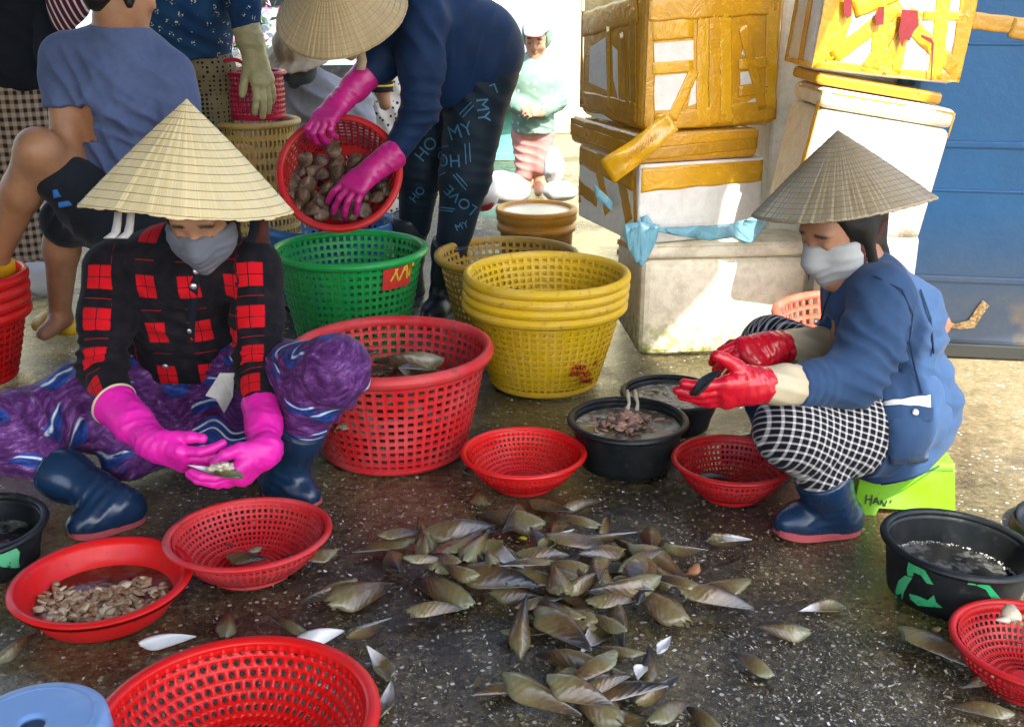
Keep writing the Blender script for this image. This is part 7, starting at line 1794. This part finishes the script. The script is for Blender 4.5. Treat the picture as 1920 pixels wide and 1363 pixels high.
# ------------------------------------------------------------------ crushed shell and grit over the floor
def grit(name, label, n, boxes, seed, smin, smax, mat):
    r = np.random.default_rng(seed); V = []; Q = []; PT = []; k = 0
    for (px0, px1, py0, py1, cnt) in boxes:
        for _ in range(cnt):
            p = G(r.uniform(px0, px1), r.uniform(py0, py1)); s_ = r.uniform(smin, smax) * (.5 + r.random() ** 3); a = r.uniform(0, 6.28); t_ = r.uniform(-.5, .5, 2); c_, d_ = math.cos(a), math.sin(a); ar = r.uniform(.35, .9); col = (r.random(), r.random(), 0)
            for (x, y) in ((-1, -.2), (-.1, -1 * r.uniform(.3, 1)), (1, .1), (.1, r.uniform(.2, 1))):
                x *= s_ * r.uniform(.6, 1.2); y *= s_ * ar * r.uniform(.6, 1.2); V.append((p.x + x * c_ - y * d_, p.y + x * d_ + y * c_, max(.0002, .0012 + s_ * .25 + x * t_[0] + y * t_[1]))); PT.append(col)
            Q.append((k, k + 1, k + 2, k + 3)); k += 4
    me = quads_mesh(name, np.array(V), np.array(Q)); at = me.attributes.new('pat', 'FLOAT_VECTOR', 'POINT'); at.data.foreach_set('vector', np.array(PT, np.float32).ravel())
    o = link(name, me, mat); tag(o, label, 'debris', kind='stuff'); return o
t = NT('crushed_shell'); a = t.sep(t.attr('pat')); t.base(t.ramp(a[0], [(0, (.02, .017, .012)), (.35, (.07, .055, .03)), (.6, (.17, .15, .09)), (.8, (.30, .28, .22)), (.93, (.55, .54, .50)), (1, (.75, .75, .73))])); t.rough(.3); t.spec(.5); M['grit'] = t.m
grit('shell_debris', 'crushed shell and grit scattered over the wet floor, thickened at right in place of glare', 0, [(560, 1450, 920, 1363, 7500), (0, 700, 900, 1363, 3200), (1350, 1920, 1020, 1363, 5200), (560, 1300, 640, 960, 3000), (1450, 1820, 1180, 1363, 3800), (900, 1350, 1000, 1363, 2600), (60, 700, 620, 960, 1400), (1250, 1500, 940, 1100, 900)], 4, .0012, .0050, M['grit'])  # lower right box is thickened so pale grit stands in for wet glare
t = NT('broken_shell'); a = t.sep(t.attr('pat')); t.base(t.ramp(a[0], [(0, (.025, .02, .015)), (.5, (.09, .075, .04)), (.85, (.19, .175, .10)), (1, (.45, .45, .42))])); t.rough(.25); t.spec(.6); M['flake'] = t.m
grit('shell_flakes', 'larger flakes of broken shell among the debris', 0, [(640, 1400, 960, 1363, 260), (700, 1000, 1240, 1363, 130), (200, 760, 1100, 1363, 90), (1400, 1900, 1100, 1363, 60), (560, 900, 900, 1060, 140), (1200, 1500, 940, 1060, 70)], 8, .004, .011, M['flake'])

# ------------------------------------------------------------------ bags and a parked car in the yard
def bag(px, py, y, w, h, label, mat, seed):
    B = Body(.012); c = A(px, py, y); c.z = max(c.z, h * .5); B.ell(c, (w, w * .7, h * .55), .05); B.ell(c + Vector((w * .4, -.03, -h * .15)), (w * .7, w * .6, h * .4), .05); B.cut(Vector((0, 0, .004)), (0, 0, -1), .006)
    V, Q = B.mesh(1); V = crumple(V, normals_of(V, Q), .022, 9, seed); V[:, 2] = np.maximum(V[:, 2], .002); V = V - np.array((c.x, c.y, 0)); me = quads_mesh('plastic_bag', V, Q); o = link('plastic_bag', me, mat, None, True); o.location = (c.x, c.y, 0); tag(o, label, 'bag'); return o
t = NT('white_red_bag'); n = t.noise(7, 2); t.base(t.mix(t.step(n, .58, .62), (.50, .49, .47), (.50, .02, .02))); t.rough(.35); M['bag'] = t.m
t = NT('white_bag'); t.base((.50, .49, .47)); t.rough(.35); M['bag2'] = t.m
bag(940, 352, 5.7, .13, .14, 'crumpled white bag with red print by the leggings', M['bag'], 1); bag(1045, 356, 5.6, .08, .07, 'crumpled white bag beside the taped boxes', M['bag2'], 2); bag(1036, 310, 6.15, .055, .2, 'white carrier bag hanging beside the child', M['bag2'], 3); bag(898, 345, 5.2, .07, .22, 'white bag printed with red between leggings and screen', M['bag'], 4)
bag(62, 520, 4.15, .09, .12, 'small white bag at the feet of the checked skirt', M['bag2'], 5)
car = empty('parked_car', (-1.75, 8.0, 0)); tag(car, 'pale silver blue car parked in the yard behind the floral blouse', 'car'); t = NT('silver_blue_paint'); t.base((.42, .52, .60)); t.rough(.25); t.b.inputs['Metallic'].default_value = .4; M['car'] = t.m
t = NT('dark_glass'); t.base((.015, .02, .025)); t.rough(.06); M['glass'] = t.m
prof = [(-1.9, .35), (-1.95, .62), (-1.85, .86), (-1.0, .98), (-.45, 1.42), (.95, 1.46), (1.55, 1.05), (1.85, 1.0), (1.92, .6), (1.88, .35)]; m = MB(); m.v = [(x, -.8, z) for x, z in prof] + [(x, .8, z) for x, z in prof]; k = len(prof); m.f = [tuple(range(k))[::-1], tuple(range(k, 2 * k))] + [(i, (i + 1) % k, k + (i + 1) % k, k + i) for i in range(k)]; m.build('car_body', M['car'], car, bevel=.04)
m = MB(); m.add([(-.92, -.806, 1.0), (-.42, -.806, 1.38), (.88, -.806, 1.40), (1.38, -.806, 1.04), (-.92, -.80, 1.0), (-.42, -.80, 1.38), (.88, -.80, 1.40), (1.38, -.80, 1.04)], [(0, 1, 2, 3), (7, 6, 5, 4), (0, 4, 5, 1), (1, 5, 6, 2), (2, 6, 7, 3), (3, 7, 4, 0)]); m.build('window', M['glass'], car)
m = MB(); m.box((-1.9, -.815, .58), (1.88, -.80, .66)); m.build('side_moulding', M['black'], car)
for x in (-1.2, 1.2):
    for y in (-.82, .66):
        m = MB(); m.lathe([(.0001, -.08), (.17, -.08), (.29, -.07), (.31, -.04), (.31, .04), (.29, .07), (.17, .08), (.0001, .08)], 28); w_ = m.build('wheel', M['black'], car, True); w_.location = (x, y + .08, .31); w_.rotation_euler = (R(90), 0, 0)
car.rotation_euler = (0, 0, R(8))
pl_ = empty('flowering_shrub', (-1.66, 7.0, 0)); tag(pl_, 'pink flowering shrub beside the parked car', 'shrub'); m = MB(); rng = random.Random(8); m.tube([(0, 0, 0), (.02, .0, .4), (0, .02, .75)], [.02, .015, .01], 6); m.build('stem', M['brown_strap'], pl_)
for nm, cnt, col in (('leaves', 260, (.05, .12, .03)), ('blossom', 160, (.65, .22, .38))):
    m = MB()
    for q in range(cnt):
        d = Vector((rng.gauss(0, .16), rng.gauss(0, .16), .95 + rng.gauss(0, .2))); e = Euler((rng.uniform(0, 6), rng.uniform(0, 6), 0)).to_matrix(); s_ = .03; m.add([d + e @ (Vector(v) * s_) for v in ((-1, 0, 0), (0, -.5, .1), (1, 0, 0), (0, .5, .1))], [(0, 1, 2, 3)])
    t = NT(nm + '_skin'); t.base(col); t.rough(.6); o = m.build(nm, t.m, pl_, norm=False); o['kind'] = 'stuff'
